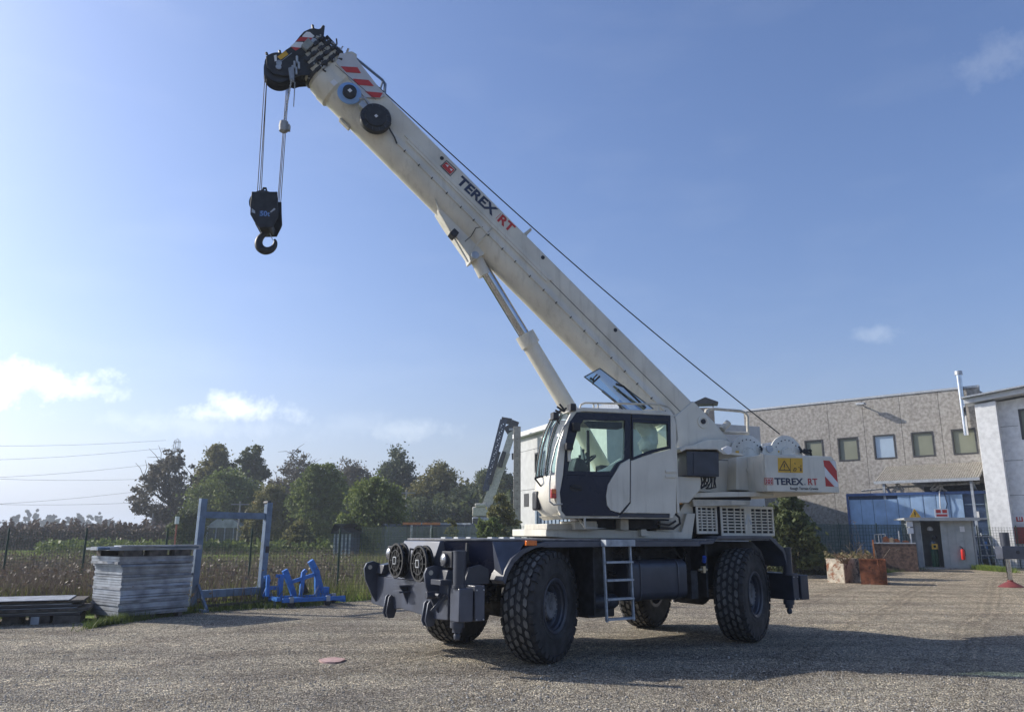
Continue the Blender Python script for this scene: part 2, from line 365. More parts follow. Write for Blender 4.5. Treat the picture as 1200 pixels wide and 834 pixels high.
for al, side, st in ((2.2217, 1, .4788), (2.2217, -1, .4788), (-2.2217, 1, .386), (-2.2217, -1, .386)):
    c = CAR.w((al, side * 1.281, RW)); a = .99415 - st
    f2 = Vector((-math.sin(a), -math.cos(a), 0)); n2 = Vector((math.cos(a), -math.sin(a), 0)) * side
    M = Matrix((f2 * side, n2, Vector((0, 0, 1)))).transposed().to_4x4(); M.translation = c - CC
    M = M @ Matrix.Rotation(random.uniform(0, .18), 4, 'Y')
    wo = bpy.data.objects.new('wheel', rim_me); COL.objects.link(wo); wo.parent = crane; wo.matrix_local = M
    for nm, me in (('tyre', tyre_me), ('hub', hub_me)):
        t = bpy.data.objects.new(nm, me); COL.objects.link(t); t.parent = wo
# ---- chassis
c = CAR
b = MB(c); b.box(-3.35, 3.40, -.52, .52, .82, 1.60); b.box(-1.6, 1.5, -.8, .8, 1.0, 1.62); b.box(-1.2, .9, -1.0, .2, .75, 1.2)
b.box(-3.3, -1.3, -.9, .9, 1.45, 1.72); b.box(1.4, 3.3, -.9, .9, 1.40, 1.72); b.box(.6, 1.15, -1.4, 1.05, .55, 1.70); b.box(-1.5, -1.1, -1.2, 1.0, .80, 1.70)
cob('chassis_frame', b, under, bevel=.01)
for al in (2.2217, -2.2217):
    b = MB(c); b.tube([(al, -1.05, .80), (al, -.45, .80), (al, -.3, .82), (al, .3, .82), (al, .45, .80), (al, 1.05, .80)], [.13, .13, .27, .27, .13, .13], 16); cob('axle', b, under)
    b = MB(c)
    for s in (-1, 1): b.tube([(al - .35 * (1 if al > 0 else -1), s * .35, .95), (al - .28 * (1 if al > 0 else -1), s * .95, .85)], .05, 8)
    cob('steering_cylinder', b, black)
b = MB(c); b.prism([(3.5, -.72), (3.5, .56), (3.07, 1.25), (2.66, 1.52), (-2.95, 1.52), (-2.95, -1.52), (2.66, -1.52), (3.07, -1.3)], 1.745, 1.778, ax='z'); cob('deck', b, mat('deck_plate', (.12, .125, .135), .6, 0, .2, 8, .2, 60, wear=((.3, .29, .26), 10, .62)), bevel=.008)
b = MB(c); b.box(-.95, 2.35, 1.50, 1.535, 1.655, 1.742); cob('deck_edge', b, navy, bevel=.005)
b = MB(c); b.box(-1.0, 2.3, -1.535, -1.50, 1.655, 1.742); cob('deck_edge', b, navy, bevel=.005)
for k in range(6):
    al = 1.9 + .28 * k; b = MB(c); b.box(al, al + .12, .1 + .1 * (k % 3), .24 + .1 * (k % 3), 1.779, 1.80); cob('deck_cleat', b, steel)
# hood in front
b = MB(c); b._a([(3.46, -.72, 1.744), (3.46, .54, 1.744), (3.56, .54, 1.74), (3.74, .50, 1.15), (3.74, -.75, 1.15), (3.56, -.72, 1.74), (3.0, .52, 1.15), (3.0, -.7, 1.15), (3.0, .54, 1.744), (3.0, -.7, 1.744)],
      [(0, 1, 2, 5), (2, 3, 4, 5), (1, 8, 6, 3, 2), (0, 5, 4, 7, 9), (0, 9, 8, 1), (6, 7, 4, 3), (6, 8, 9, 7)]); cob('front_hood', b, navy, bevel=.012)
for s in (1, -1):
    b = MB(c); b._a([(3.50, s * .545, 1.742), (3.06, s * 1.25, 1.742), (3.02, s * 1.25, 1.25), (3.40, s * .545, 1.16), (3.0, s * .5, 1.16), (3.0, s * .5, 1.742)],
          [(0, 1, 2, 3), (0, 5, 1), (3, 2, 4), (0, 3, 4, 5), (1, 5, 4, 2)]); cob('hood_side_panel', b, door_and_hood_shade, bevel=.006)  # plate faces less to the light; that shade is put into a darker paint
    b = MB(c); A, B_, C_, D = (3.07, s * 1.252, 1.742), (2.66, s * 1.52, 1.742), (3.06, s * 1.52, 1.28), (3.02, s * 1.252, 1.25)
    b._a([A, B_, C_, D, (2.66, s * 1.25, 1.742)], [(0, 1, 2), (0, 2, 3), (0, 4, 1), (1, 4, 2), (2, 4, 3), (3, 4, 0)]); cob('fender_panel', b, navy)
    ar = [(3.08, 1.20), (3.03, 1.34), (2.92, 1.50), (2.76, 1.62), (2.56, 1.70), (2.30, 1.742)]
    b = MB(c); b.prism(ar + [(z - .05 if i else z - .06, y - .055) for i, (z, y) in enumerate(ar[::-1])], s * 1.20, s * 1.545); cob('fender', b, navy, bevel=.006)
    ar = [(-.95, 1.742), (-1.28, 1.745), (-1.40, 1.83), (-2.78, 1.83), (-3.12, 1.60), (-3.22, 1.33)]
    b = MB(c); b.prism(ar + [(z + .045, y - .055) for z, y in ar[::-1]], s * 1.05, s * 1.545); cob('fender', b, navy, bevel=.006)
b = MB(c); b.box(-3.15, -1.45, -1.04, 1.04, 1.76, 1.815); cob('rear_deck', b, navyl, bevel=.005)
# mud guard and inner parts
b = MB(c); b.box(1.28, 1.32, .55, 1.42, .62, 1.74); cob('mudguard', b, under)
b = MB(c); b.box(-1.28, -1.24, .55, 1.35, .80, 1.72); cob('mudguard', b, under)
# front beam with outrigger housings
b = MB(c); b.prism([(-1.60, .70), (-1.60, 1.15), (1.12, 1.15), (1.12, .66), (.7, .64), (.45, .66), (-.45, .70), (-.8, .66)], 3.38, 3.72, ax='x'); cob('front_beam', b, navy, bevel=.012)
b = MB(c); b.prism([(3.38, 1.152), (3.70, 1.152), (3.62, 1.24), (3.38, 1.30)], -1.45, 1.02); cob('beam_shelf', b, navy, bevel=.008)
def outrig(fx, s, jackz):
    q = lambda v: v if fx > 0 else -(v - .17)
    jx = q(3.76) if fx > 0 else -3.24
    b = MB(c); b.box(q(3.40), q(3.56), 1.0 * s, 1.60 * s, .68, 1.15); cob('outrigger_beam_end', b, navyl if fx < 0 else navy, bevel=.01)
    b = MB(c); b.box(q(3.60), q(3.82), 1.36 * s, 1.62 * s, .68, 1.12); cob('outrigger_housing', b, navyl if fx < 0 else navy, bevel=.012)
    for z in (.70, 1.09):
        b = MB(c)
        for a in (3.425, 3.535): b.lathe([(.012, 0), (.012, .015), (.001, .016)], (q(a), 1.60 * s, z), (0, s, 0), 6, False)
        cob('bolt', b, steel)
    b = MB(c); b.lathe([(.085, 1.12), (.085, 1.60), (.092, 1.60), (.092, 1.62), (.02, 1.622)], (jx, 1.50 * s, 0), (0, 0, 1), 24); b.lathe([(.1, 1.12), (.1, 1.16), (.086, 1.16)], (jx, 1.50 * s, 0), (0, 0, 1), 24); cob('outrigger_jack', b, navyl)
    b = MB(c); b.lathe([(.10, .68), (.10, .60), (.07, .60), (.07, .54), (.035, .53), (.05, .50), (.045, .45), (.02, .43)], (jx, 1.47 * s, 0), (0, 0, 1), 20); cob('jack_foot', b, navyl)
for fx in (1, -1):
    for s in (1, -1):
        if (fx, s) != (1, -1): outrig(fx, s, 1)
b = MB(c); b.box(-3.56, -3.3, -1.5, 1.1, .70, 1.15); b.box(-3.40, -3.2, .2, .9, 1.1, 1.62); cob('rear_beam', b, navyl, bevel=.01)
for la in (.80, -1.42):                                     # drilled lugs standing proud of the beam
    b = MB(c); b.prism([(3.60, 1.22), (3.68, 1.36), (3.80, 1.40), (3.92, 1.37), (3.96, 1.28), (3.93, 1.10), (3.80, .84), (3.725, .74)], la, la + .045, ax='y'); lg = cob('beam_lug', b, navy, bevel=.006)
    b = MB(c); b.lathe([(.035, 0), (.035, .055), (.001, .055)], (3.86, la - .003, 1.30), (0, 1, 0), 14); cob('lug_hole', b, creamd, lg)
    b = MB(c); b.prism([(3.40, 1.20), (3.76, 1.20), (3.72, 1.34), (3.5, 1.38), (3.40, 1.36)], la + .06, la + .30, ax='y'); cob('beam_bracket', b, navyl, bevel=.01)
for la in (-.85, .52):
    for d in (0, .12):
        b = MB(c); b.prism([(3.70, .84), (3.76, .90), (3.80, .86), (3.84, .62), (3.80, .54), (3.70, .54), (3.66, .66)], la + d, la + d + .03); cob('tow_lug', b, navy, bevel=.004)
for z in (.96, 1.05):
    b = MB(c); b.prism([(3.72, -.34), (3.90, -.34), (3.93, -.30), (3.90, -.12), (3.72, -.10)], z, z + .025, ax='z'); cob('hose_hook', b, navy)
b = MB(c); b.prism([(3.72, .78), (3.80, .98), (3.86, 1.04), (3.72, 1.06)], -.22, -.19); cob('hook_rib', b, navy)
# brace and pin cluster beside the near housing
b = MB(c); b.bar((3.93, 1.02, .78), (3.75, 1.12, 1.0), .05); b.tube([(3.80, .98, 1.0), (4.0, .98, 1.0)], .05, 10); b.tube([(3.86, .90, 1.0), (3.86, 1.14, 1.0)], .035, 8); b.box(3.76, 3.94, 1.0, 1.3, 1.15, 1.22); cob('locking_pin', b, navyl, bevel=.004)
b = MB(c); b.prism([(3.18, 1.15), (3.2, 1.36), (3.34, 1.42), (3.52, 1.38), (3.60, 1.15)], 1.30, 1.36); cob('outrigger_bracket', b, navyl, bevel=.005)
# spoked reels
for px, py in ((466.7, 657), (493.5, 660.7)):
    la, z = c.front(px, py, 3.86); b = MB(c); r0 = .265
    ring = lambda r, h, t: b.lathe([(r - t, h), (r - t, h + t), (r, h + t), (r, h), (r - t, h)], (3.86, la, z), (1, 0, 0), 32)
    ring(r0, 0, .03); ring(r0 * .62, .02, .015); ring(r0, -.10, .03)
    for k in range(10):
        a = k * math.pi / 5; b.bar((3.885, la + .05 * math.cos(a), z + .05 * math.sin(a)), (3.875, la + r0 * .97 * math.cos(a), z + r0 * .97 * math.sin(a)), .014)
        b.bar((3.775, la + .05 * math.cos(a), z + .05 * math.sin(a)), (3.775, la + r0 * .97 * math.cos(a), z + r0 * .97 * math.sin(a)), .02)
    rl = cob('cable_reel', b, mat('reel_black', (.010, .011, .013), .55, 0, .2, 9))
    b = MB(c); b.lathe([(.16, -.09), (.16, .0), (.001, .0)], (3.86, la, z), (1, 0, 0), 20); cob('reel_drum', b, black, rl)
    b = MB(c); b.ring([(3.90, z - .055), (3.90, z + .055), (3.91, z + .055), (3.91, z - .055)], [(3.901, z - .05), (3.901, z + .05), (3.909, z + .05), (3.909, z - .05)], la - .05, la + .05)
    b = MB(c)
    for s in (-1, 1): b.bar((3.905, la - .055, z + s * .05), (3.905, la + .055, z + s * .05), .014); b.bar((3.905, la + s * .05, z - .055), (3.905, la + s * .05, z + .055), .014)
    cob('reel_handle', b, steel, rl)
b = MB(c); b.tube([(3.70, .05, 1.22), (3.84, .08, 1.45), (3.84, .1, 1.62), (3.7, .12, 1.60)], .02, 8); b.tube([(3.7, -.35, 1.25), (3.86, -.33, 1.5), (3.80, -.3, 1.62)], .02, 8); cob('hose', b, black)
# headlamps
for px, py in ((522.5, 656), (458, 649)):
    la, z = c.front(px, py, 3.72); b = MB(c); b.box(3.45, 3.70, la - .13, la + .17, z - .11, z + .12); hl = cob('headlamp', b, under, bevel=.01)
    b = MB(c); b.lathe([(.092, 0), (.092, .05), (.08, .055), (.07, .02), (.001, .0)], (3.70, la, z), (1, 0, 0), 24); cob('lamp_housing', b, navyl, hl)
    b = MB(c); b.lathe([(.078, .015), (.078, .05), (.05, .068), (.001, .075)], (3.70, la, z), (1, 0, 0), 24); cob('lens', b, lampM, hl)
al, z = c.side(623, 636, 1.55); b = MB(c); b.box(al - .09, al + .10, 1.545, 1.59, z - .035, z + .04); cob('marker_lamp', b, orange, bevel=.008)
# ladder
l0, l1 = 1.22, .68
b = MB(c)
for a in (l0, l1): b.bar((a, 1.60, .54), (a, 1.56, 1.66), .04, .03)
lad = cob('ladder', b, mat('ladder_steel', (.38, .42, .46), .5, .2, .15, 8), bevel=.003)
for z in (.575, .87, 1.15, 1.42):
    b = MB(c); b.box(l1, l0, 1.55, 1.64, z - .012, z + .015)
    for k in range(14): b.box(l1 + .02 + k * .037, l1 + .035 + k * .037, 1.555, 1.635, z + .015, z + .022)
    cob('rung', b, MATS['ladder_steel'], lad)
b = MB(c); b.box(l1 - .03, l0 + .03, 1.50, 1.66, 1.665, 1.765)
for k in range(14):
    for j in range(3): b.box(l1 + k * .041, l1 + .02 + k * .041, 1.66, 1.664, 1.675 + j * .03 + (k % 2) * .01, 1.69 + j * .03 + (k % 2) * .01)
cob('top_step', b, MATS['ladder_steel'], lad)
# fuel tank
def rbox(b, x0, x1, y0, y1, z0, z1, r, n=5):
    P = []
    for cx, cy, a0 in ((y1 - r, z1 - r, 0), (y0 + r, z1 - r, 90), (y0 + r, z0 + r, 180), (y1 - r, z0 + r, 270)):
        for k in range(n + 1): a = R(a0 + 90 * k / n); P.append((cx + r * math.cos(a), cy + r * math.sin(a)))
    return b.loft([[(x0 + .05, .06 * (0) + y * 1, z) for y, z in P]] and [[(x0, (y0 + y1) / 2 + (y - (y0 + y1) / 2) * .9, (z0 + z1) / 2 + (z - (z0 + z1) / 2) * .9) for y, z in P], [(x0 + .04, y, z) for y, z in P], [(x1 - .04, y, z) for y, z in P], [(x1, (y0 + y1) / 2 + (y - (y0 + y1) / 2) * .9, (z0 + z1) / 2 + (z - (z0 + z1) / 2) * .9) for y, z in P]])
b = MB(c); rbox(b, -.72, .60, .60, 1.44, .80, 1.44, .13); tk = cob('fuel_tank', b, navyl)
for a in (.36, -.48):
    b = MB(c); rbox(b, a - .03, a + .03, .585, 1.455, .785, 1.455, .14); cob('tank_strap', b, navy, tk)
b = MB(c); b.lathe([(.05, 0), (.05, .05), (.001, .055)], (.1, 1.1, 1.44), (0, 0, 1), 14); cob('filler_cap', b, black, tk)
b = MB(c); b.tube([(1.25, 1.15, .80), (1.2, 1.15, .80), (.72, 1.15, .80), (.66, 1.15, .80)], [.10, .12, .12, .09], 20); b.tube([(.86, 1.15, .80), (.84, 1.15, .80)], .128, 20); cob('air_tank', b, navyl)
b = MB(c); b.box(-.98, -.82, 1.15, 1.40, .78, 1.25); cob('battery_tray', b, under, bevel=.01)
al, z = c.side(826, 654, 1.45); b = MB(c); b.tube([(al, 1.45, z - .04), (al + .03, 1.5, z + .05)], .035, 10); cob('plastic_cap', b, mat('blue_plastic', (.03, .09, .45), .3), None)
al, z = c.side(826, 666, 1.45); b = MB(c); b.tube([(al - .08, 1.45, z), (al + .12, 1.45, z)], .022, 8); b.box(al - .02, al + .04, 1.42, 1.48, z - .05, z + .06); cob('valve', b, mat('brass', (.45, .38, .26), .4, .6))
for k in range(26):                                          # loose small fittings under the deck
    pass
b = MB(c); rr = random.Random(3)
for k in range(22):
    a0 = rr.uniform(-1.15, .5); z0 = rr.uniform(.9, 1.62); l = rr.uniform(.1, .4)
    b.tube([(a0, 1.05, z0), (a0 + l * .4, 1.12, z0 + rr.uniform(-.1, .1)), (a0 + l, 1.08, z0 + rr.uniform(-.25, .25))], .014, 6)
for k in range(14):
    a0 = rr.uniform(2.75, 3.3); b.tube([(a0, .85, rr.uniform(.85, 1.3)), (a0 + rr.uniform(-.2, .2), 1.1, rr.uniform(.85, 1.3))], .02, 6)
cob('hydraulic_hoses', b, black)['kind'] = 'stuff'
# ---- superstructure (frame SUP: s forward, l to the near side, z up)
u = SUP
def P(pts, lat): return u.sides(pts, lat)
b = MB(u); b.lathe([(.75, 1.78), (.75, 1.90), (.85, 1.90), (.85, 1.98), (.3, 1.98)], (0, 0, 0), (0, 0, 1), 48); cob('slewing_ring', b, under)
b = MB(u); b.prism(P([(641, 619), (641, 628), (668, 630), (812, 630), (816, 600), (806, 600), (800, 622), (700, 619)], .95), -.95, .95); cob('turntable_frame', b, cream, bevel=.012)
b = MB(u); b.prism(P([(642, 613), (642, 620), (702, 620), (702, 613)], 1.0), -.2, 1.0); b.box(.55, .95, .45, 1.15, 1.92, 2.06); b.box(-.05, .1, .4, 1.1, 1.92, 2.1); cob('cab_support', b, creamd, bevel=.01)
b = MB(u); b.prism(P([(686, 607), (786, 607), (780, 619), (690, 619)], .9), .2, .9); cob('cab_underside', b, under, bevel=.01)
b = MB(u); x0, z0 = u.side(686, 606, 1.4); x1, z1 = u.side(712, 618, 1.4)
b.tube([(x0, 1.4, z0), (x0, 1.42, z1), (x1, 1.42, z1), (x1, 1.4, z0)], .022, 8); b.tube([(x0, 1.15, z0), (x0, 1.42, z1 + .01)], .02, 8); cob('step_bracket', b, creamd)
b = MB(u); b.prism(P([(751, 619), (757, 619), (760, 627), (751, 627)], 1.0), .9, 1.05); cob('lug', b, cream, bevel=.005)
b = MB(u); b.box(-1.0, -.72, .35, .95, 1.95, 2.08); cob('cab_mount', b, creamd, bevel=.01)
# ---- cab
NL, FL = 1.42, .46
cabw = Vector
roof = P([(665, 482), (671, 478.5), (684, 476.5), (783, 480.5), (790, 485), (792, 488), (786, 486), (684, 481.5), (672, 484.5)], NL)
b = MB(u); b.prism(roof, FL, NL - .004); cob('cab_roof', b, cream, bevel=.015)
b = MB(u); b.prism(P([(655, 603), (661, 608), (664, 606.5), (789, 606.5), (789, 603), (664, 602.5)], NL), FL, NL - .006); cob('cab_floor', b, creamd, bevel=.006)
# near side skin: door with glass, dark panel, pale panels, rear body
do = [(676, 482.5), (738.6, 484), (738.6, 536), (727, 542.5), (718.5, 557), (661, 556), (664, 516), (668, 494)]
di = [(684, 491.5), (732.8, 492), (731.5, 537), (723, 541.5), (716, 552.2), (666, 551.2), (670, 530), (677, 504)]
b = MB(u); b.ring(P(do, NL), P(di, NL), NL - .05, NL + .012); cdoor = cob('cab_door', b, door_and_hood_shade, bevel=.004)
b = MB(u); b.quad(*[(x, NL - .02, z) for x, z in P(di, NL)]); cob('window', b, cabg, cdoor)
b = MB(u); b.prism(P([(661, 556.2), (718, 557), (712.5, 567), (710.5, 580), (711.5, 591), (716, 597.5), (727, 600.5), (725, 603.8), (664, 603.8), (659, 598), (657, 576)], NL), NL - .05, NL + .01); cob('door_panel', b, door_and_hood_shade, cdoor, bevel=.004)
b = MB(u); b.prism(P([(738.6, 536.5), (738.6, 587), (727.5, 600.2), (716.5, 597.2), (712, 591), (711, 580), (713, 567), (719, 557), (727.5, 543)], NL), NL - .05, NL + .014); cob('door_panel', b, cream, cdoor, bevel=.006)
b = MB(u); q = P([(675.5, 571)], NL)[0]; b.prism([(q[0] + .11 * math.cos(k * math.pi / 12), q[1] + .06 * math.sin(k * math.pi / 12)) for k in range(24)], NL + .01, NL + .018)
hd = cob('door_handle', b, black, cdoor, bevel=.003)
b = MB(u); q0, q1 = P([(669, 569)], NL)[0], P([(682, 573)], NL)[0]; b.tube([(q0[0], NL + .02, q0[1]), (q1[0], NL + .02, q1[1])], .018, 8); cob('grip', b, under, cdoor)
ro = [(741, 484.3), (785.5, 485.8), (786.3, 524.5), (764, 530), (741, 538.5), (740.5, 511)]
ri = [(742.5, 493.8), (782.6, 496.2), (783.4, 521.5), (763.5, 526), (743, 534.5), (742.5, 514)]
b = MB(u); b.ring(P(ro, NL), P(ri, NL), NL - .05, NL + .008); rw = cob('rear_side_window', b, door_and_hood_shade, bevel=.004)
b = MB(u); b.quad(*[(x, NL - .02, z) for x, z in P(ri, NL)]); cob('pane', b, cabg, rw)
b = MB(u); b.prism(P([(741, 488.3), (783, 490.2), (783, 492.2), (741, 490.4)], NL), NL + .006, NL + .016); cob('rain_strip', b, blackd, rw)
b = MB(u); b.prism(P([(740, 539), (764, 530.6), (786.8, 525), (786, 485.5), (790.5, 488), (792.5, 500), (793.2, 599), (789, 606), (786, 606), (786, 600.5), (731, 600), (740, 588.5)], NL), NL - .05, NL + .008); cob('cab_side_panel', b, cream, bevel=.008)
b = MB(u); b.prism(P([(730, 600.5), (785.5, 601), (785.5, 605.5), (726, 605)], NL), NL - .04, NL + .002); cob('sill', b, navyl)
b = MB(u); b.prism(P([(739, 484), (740.2, 484), (740.2, 588), (728.5, 601.5), (727.3, 600.3), (739, 587)], NL), NL - .05, NL - .005); cob('door_gap_seal', b, blackd)
for yy in (551, 557):
    b = MB(u); b.prism(P([(780, yy - 1.5), (793, yy - 1.5), (793, yy + 1.5), (780, yy + 1.5)], NL), NL, NL + .03); cob('hinge', b, cream, bevel=.004)
# back wall, far wall, front
bx, bz = P([(793, 500)], NL)[0]; bx2, bz2 = P([(793, 600)], NL)[0]; rx, rz = P([(788, 484)], NL)[0]
b = MB(u); b.box(bx, bx + .05, FL, NL - .01, bz2, bz2 + .75); b.box(bx, bx + .05, FL, FL + .1, bz2 + .75, rz); b.box(bx, bx + .05, NL - .12, NL - .01, bz2 + .75, rz - .02); b.box(bx, bx + .05, FL, NL - .01, rz - .12, rz - .01); bw = cob('cab_back_wall', b, cream, bevel=.006)
b = MB(u); b.quad(*[(bx + .025, l, z) for l, z in ((FL + .1, bz2 + .75), (NL - .12, bz2 + .75), (NL - .12, rz - .12), (FL + .1, rz - .12))]); cob('rear_window', b, cabg, bw)
b = MB(u); b.ring(P(do[:2] + [(786, 486), (786, 604), (664, 604), (660, 575), (664, 516), (668, 494)], NL), P([(684, 491.5), (736, 492), (783, 494), (783, 545), (672, 548), (667, 546), (670, 530), (677, 504)], NL), FL, FL + .04); fw = cob('cab_far_wall', b, creamd)
b = MB(u); b.quad(*[(x, FL + .02, z) for x, z in P([(684, 491.5), (736, 492), (783, 494), (783, 545), (672, 548), (667, 546), (670, 530), (677, 504)], NL)]); cob('far_window', b, cabg, fw)
x, z = P([(715, 520)], NL)[0]; b = MB(u); b.box(x - .02, x + .03, FL + .01, FL + .05, z - .5, z + .35); cob('far_pillar', b, black, fw)
# A pillar and front skin: profile in side view, bulging forward across the width
prof = [(672, 481.5), (663.5, 499), (658, 518), (654.5, 540), (653.2, 556)]           # windscreen edge near side
low = [(653.2, 556), (653, 580), (656, 596), (663, 604.5)]
def fronts(pr, k0=0):
    rings = []
    for x, z in P(pr, NL):
        row = []
        for i in range(9):
            t = i / 8; l = NL - .01 + (FL - NL + .01) * t; row.append((x + .12 * (1 - (2 * t - 1) ** 2) ** .8, l, z))
        rings.append(row)
    return rings
b = MB(u); b.loft(fronts(prof), cap=False, closed=False); cob('windscreen', b, cabg2)
lowr = fronts(low); lowr = [lowr[0], [(x + .05, l, z) for x, l, z in lowr[1]], [(x + .02, l, z) for x, l, z in lowr[2]], [(x - .03, l, z - .0) for x, l, z in lowr[3]]]
b = MB(u); b.loft(lowr, cap=False, closed=False); b.quad(*[(x, NL - .012, z) for x, z in P([(653.2, 556), (653, 580), (656, 596), (663, 604.5), (659, 590), (657, 576), (660, 556)], NL)]); cob('cab_nose', b, cream)
for t in (.25, .5, .75, 1.0):
    b = MB(u); rr_ = fronts(prof); b.tube([Vector(r[int(t * 8)]) + Vector((.02, 0, 0)) for r in rr_], .012, 6); cob('windscreen_guard', b, black)
for l_ in (NL - .02, FL + .02):
    b = MB(u); pts = P(prof + low[1:], NL); b.tube([(x, l_, z) for x, z in pts], .028, 8); cob('front_pillar', b, cream)
b = MB(u); b.prism(P([(677, 481), (668, 494), (663.5, 516), (660.5, 556), (657, 576), (659, 598), (664, 605), (658, 603), (654, 594), (653, 560), (655.5, 538), (659, 518), (664.5, 498), (672, 482)], NL), NL - .06, NL + .004); cob('door_pillar', b, cream, bevel=.004)
# rear view mirrors, lamps, guards and rails at the front
b = MB(u); x, z = P([(668.5, 531)], NL)[0]; b.box(x + .0, x + .05, NL + .005, NL + .05, z - .13, z + .13); x, z = P([(672, 500)], NL)[0]; cob('side_post_box', b, cream, bevel=.01)
for (px, py, h) in ((674.5, 500, .075), (666, 523, .06)):
    x, z = P([(px, py)], NL)[0]; b = MB(u); b.box(x - .05, x + .07, NL + .02, NL + .12, z - h, z + h * .9); b.tube([(x, NL - .02, z), (x, NL + .06, z)], .02, 6); cob('mirror', b, cream if h > .08 else black, bevel=.02)
for (px, py) in ((671, 477), (651, 487)):
    x, z = P([(px, py)], NL)[0]; b = MB(u); b.box(x - .05, x + .05, NL - .1, NL + .05, z - .06, z + .06); b.tube([(x, NL - .03, z), (x - .1, NL - .05, z - .12)], .012, 6); cob('work_lamp', b, black, bevel=.012)
b = MB(u)
for (a_, c_) in (((653, 476), (664, 484)), ((656, 473), (662, 481)), ((651, 480), (660, 486)), ((655, 482), (664, 478))):
    (x0, z0), (x1, z1) = P([a_, c_], .9); b.tube([(x0, .9, z0), (x1, .92, z1)], .018, 6)
cob('lamp_bracket', b, black)
b = MB(u); pts = [(668, 492), (661, 500), (652, 523), (647, 545), (645, 565), (645, 587), (650, 591), (660, 590)]
b.tube([(x, NL + .06, z) for x, z in P(pts, NL + .06)], .014, 8); cob('front_grab_rail', b, mat('grey_pipe', (.38, .38, .36), .4, .2))
b = MB(u); pts = [(627.5, 560), (634, 558), (646, 557.5), (650, 562)]; pr2 = P(pts, 1.05)
b.tube([(x, 1.05, z) for x, z in pr2] + [(pr2[-1][0], 1.25, pr2[-1][1])], .018, 8); b.tube([(pr2[0][0], 1.05, pr2[0][1]), (pr2[0][0] - .1, 1.05, pr2[0][1] - .12), (pr2[2][0] - .05, 1.05, pr2[2][1] - .15)], .016, 8); cob('front_guard', b, black)
b = MB(u); x, z = P([(633, 585)], 1.0)[0]; b.box(x - .05, x + .05, .75, .98, z - .17, z + .14); cob('front_mirror', b, black, bevel=.03)
b = MB(u); x, z = P([(641, 565)], 1.0)[0]; b.box(x - .06, x + .02, .7, .9, z - .2, z + .25); b.box(x - .1, x - .02, .95, 1.05, z - .1, z + .2); cob('wiper_motor', b, black, bevel=.02)
b = MB(u); x, z = P([(649.5, 578)], NL)[0]; b.box(x - .03, x + .06, NL - .02, NL + .07, z - .075, z + .075); ind = cob('indicator_lamp', b, redlens, bevel=.015)
b = MB(u); b.box(x - .02, x + .05, NL + .06, NL + .075, z + .0, z + .07); cob('lens', b, orange, ind, bevel=.004)
b = MB(u); pts = [(679.5, 480), (681, 473.5), (686, 471.5), (773, 472.5), (784, 476), (790, 483), (793, 500), (794.5, 513), (793, 518), (788, 518)]
b.tube([(x, 1.3, z) for x, z in P(pts, 1.3)], .018, 8)
for a_ in (696, 701, 772):
    (x0, z0), (x1, z1) = P([(a_, 471.8), (a_, 480)], 1.3); b.tube([(x0, 1.3, z0), (x1, 1.3, z1)], .016, 8)
cob('roof_rail', b, creamd)
b = MB(u); b.tube([(x, .56, z + .02) for x, z in P([(684, 472), (773, 473), (786, 480)], 1.3)], .016, 8); cob('roof_rail', b, creamd)
# opened roof hatch, a leaning pane with wiper
h0 = P([(685, 441), (700, 431), (757, 478), (738, 481)], .9)
hls = (1.05, .60, .60, 1.05); h0 = [u.side(a_, c_, l_) for (a_, c_), l_ in zip([(685, 441), (703, 431), (766, 478), (737, 481)], hls)]
b = MB(u); b.quad(*[(h0[i][0], hls[i], h0[i][1]) for i in range(4)]); ht = cob('open_hatch', b, cabg2)
b = MB(u)
for i, j in ((0, 1), (1, 2), (3, 0)):
    ls = hls; b.tube([(h0[i][0], ls[i], h0[i][1]), (h0[j][0], ls[j], h0[j][1])], .012, 6)
cob('hatch_frame', b, mat('hatch_rubber', (.08, .10, .10), .4), ht)
def ln(pts, lat, r, m, nm, par=None, n=6):
    b = MB(u); b.tube([(x, lat, z) for x, z in P(pts, lat)], r, n); return cob(nm, b, m, par)
ln([(722, 449), (731, 452), (757, 477)], .75, .022, black, 'hatch_strut', ht); ln([(724, 455), (742, 472), (752, 480)], .8, .018, black, 'hatch_strut', ht)
ln([(692, 442), (697, 446), (703, 440)], 1.0, .02, black, 'wiper_linkage', ht); ln([(695, 450), (696, 442), (700, 438)], 1.0, .014, black, 'wiper_linkage', ht)
ln([(706, 457), (722, 470)], 1.0, .026, black, 'wiper', ht); ln([(722, 470), (731, 480)], .98, .016, black, 'wiper', ht)
# inside the cab
b = MB(u); x, z = P([(750, 585)], .95)[0]; b.box(x - .28, x + .26, .68, 1.2, z - .02, z + .12); b.prism([(x - .30, z + .1), (x - .18, z + .1), (x - .28, z + .75), (x - .40, z + .75)], .7, 1.18); b.box(x - .28, x + .3, 1.2, 1.3, z + .12, z + .34); b.box(x - .2, x + .28, .58, .66, z + .12, z + .34); st = cob('seat', b, seatM, bevel=.04)
hx, hz = P([(757, 508)], .95)[0]
b = MB(u); rings = []
for k, (dz, sx_, sy_, ox) in enumerate(((-.34, .05, .06, -.02), (-.28, .13, .14, -.01), (-.16, .16, .19, -.02), (-.05, .12, .16, -.05), (.03, .15, .17, -.02), (.12, .17, .17, .04), (.18, .13, .13, .07), (.21, .03, .03, .06))):
    rings.append([(hx + ox + sx_ * math.cos(i * math.pi / 8) * (1 + .22 * RNG.random()), 1.0 + sy_ * math.sin(i * math.pi / 8) * (1 + .22 * RNG.random()), hz + dz + .03 * (RNG.random() - .5)) for i in range(16)])
b.loft(rings, smooth=False); cob('plastic_seat_cover', b, corten, st)
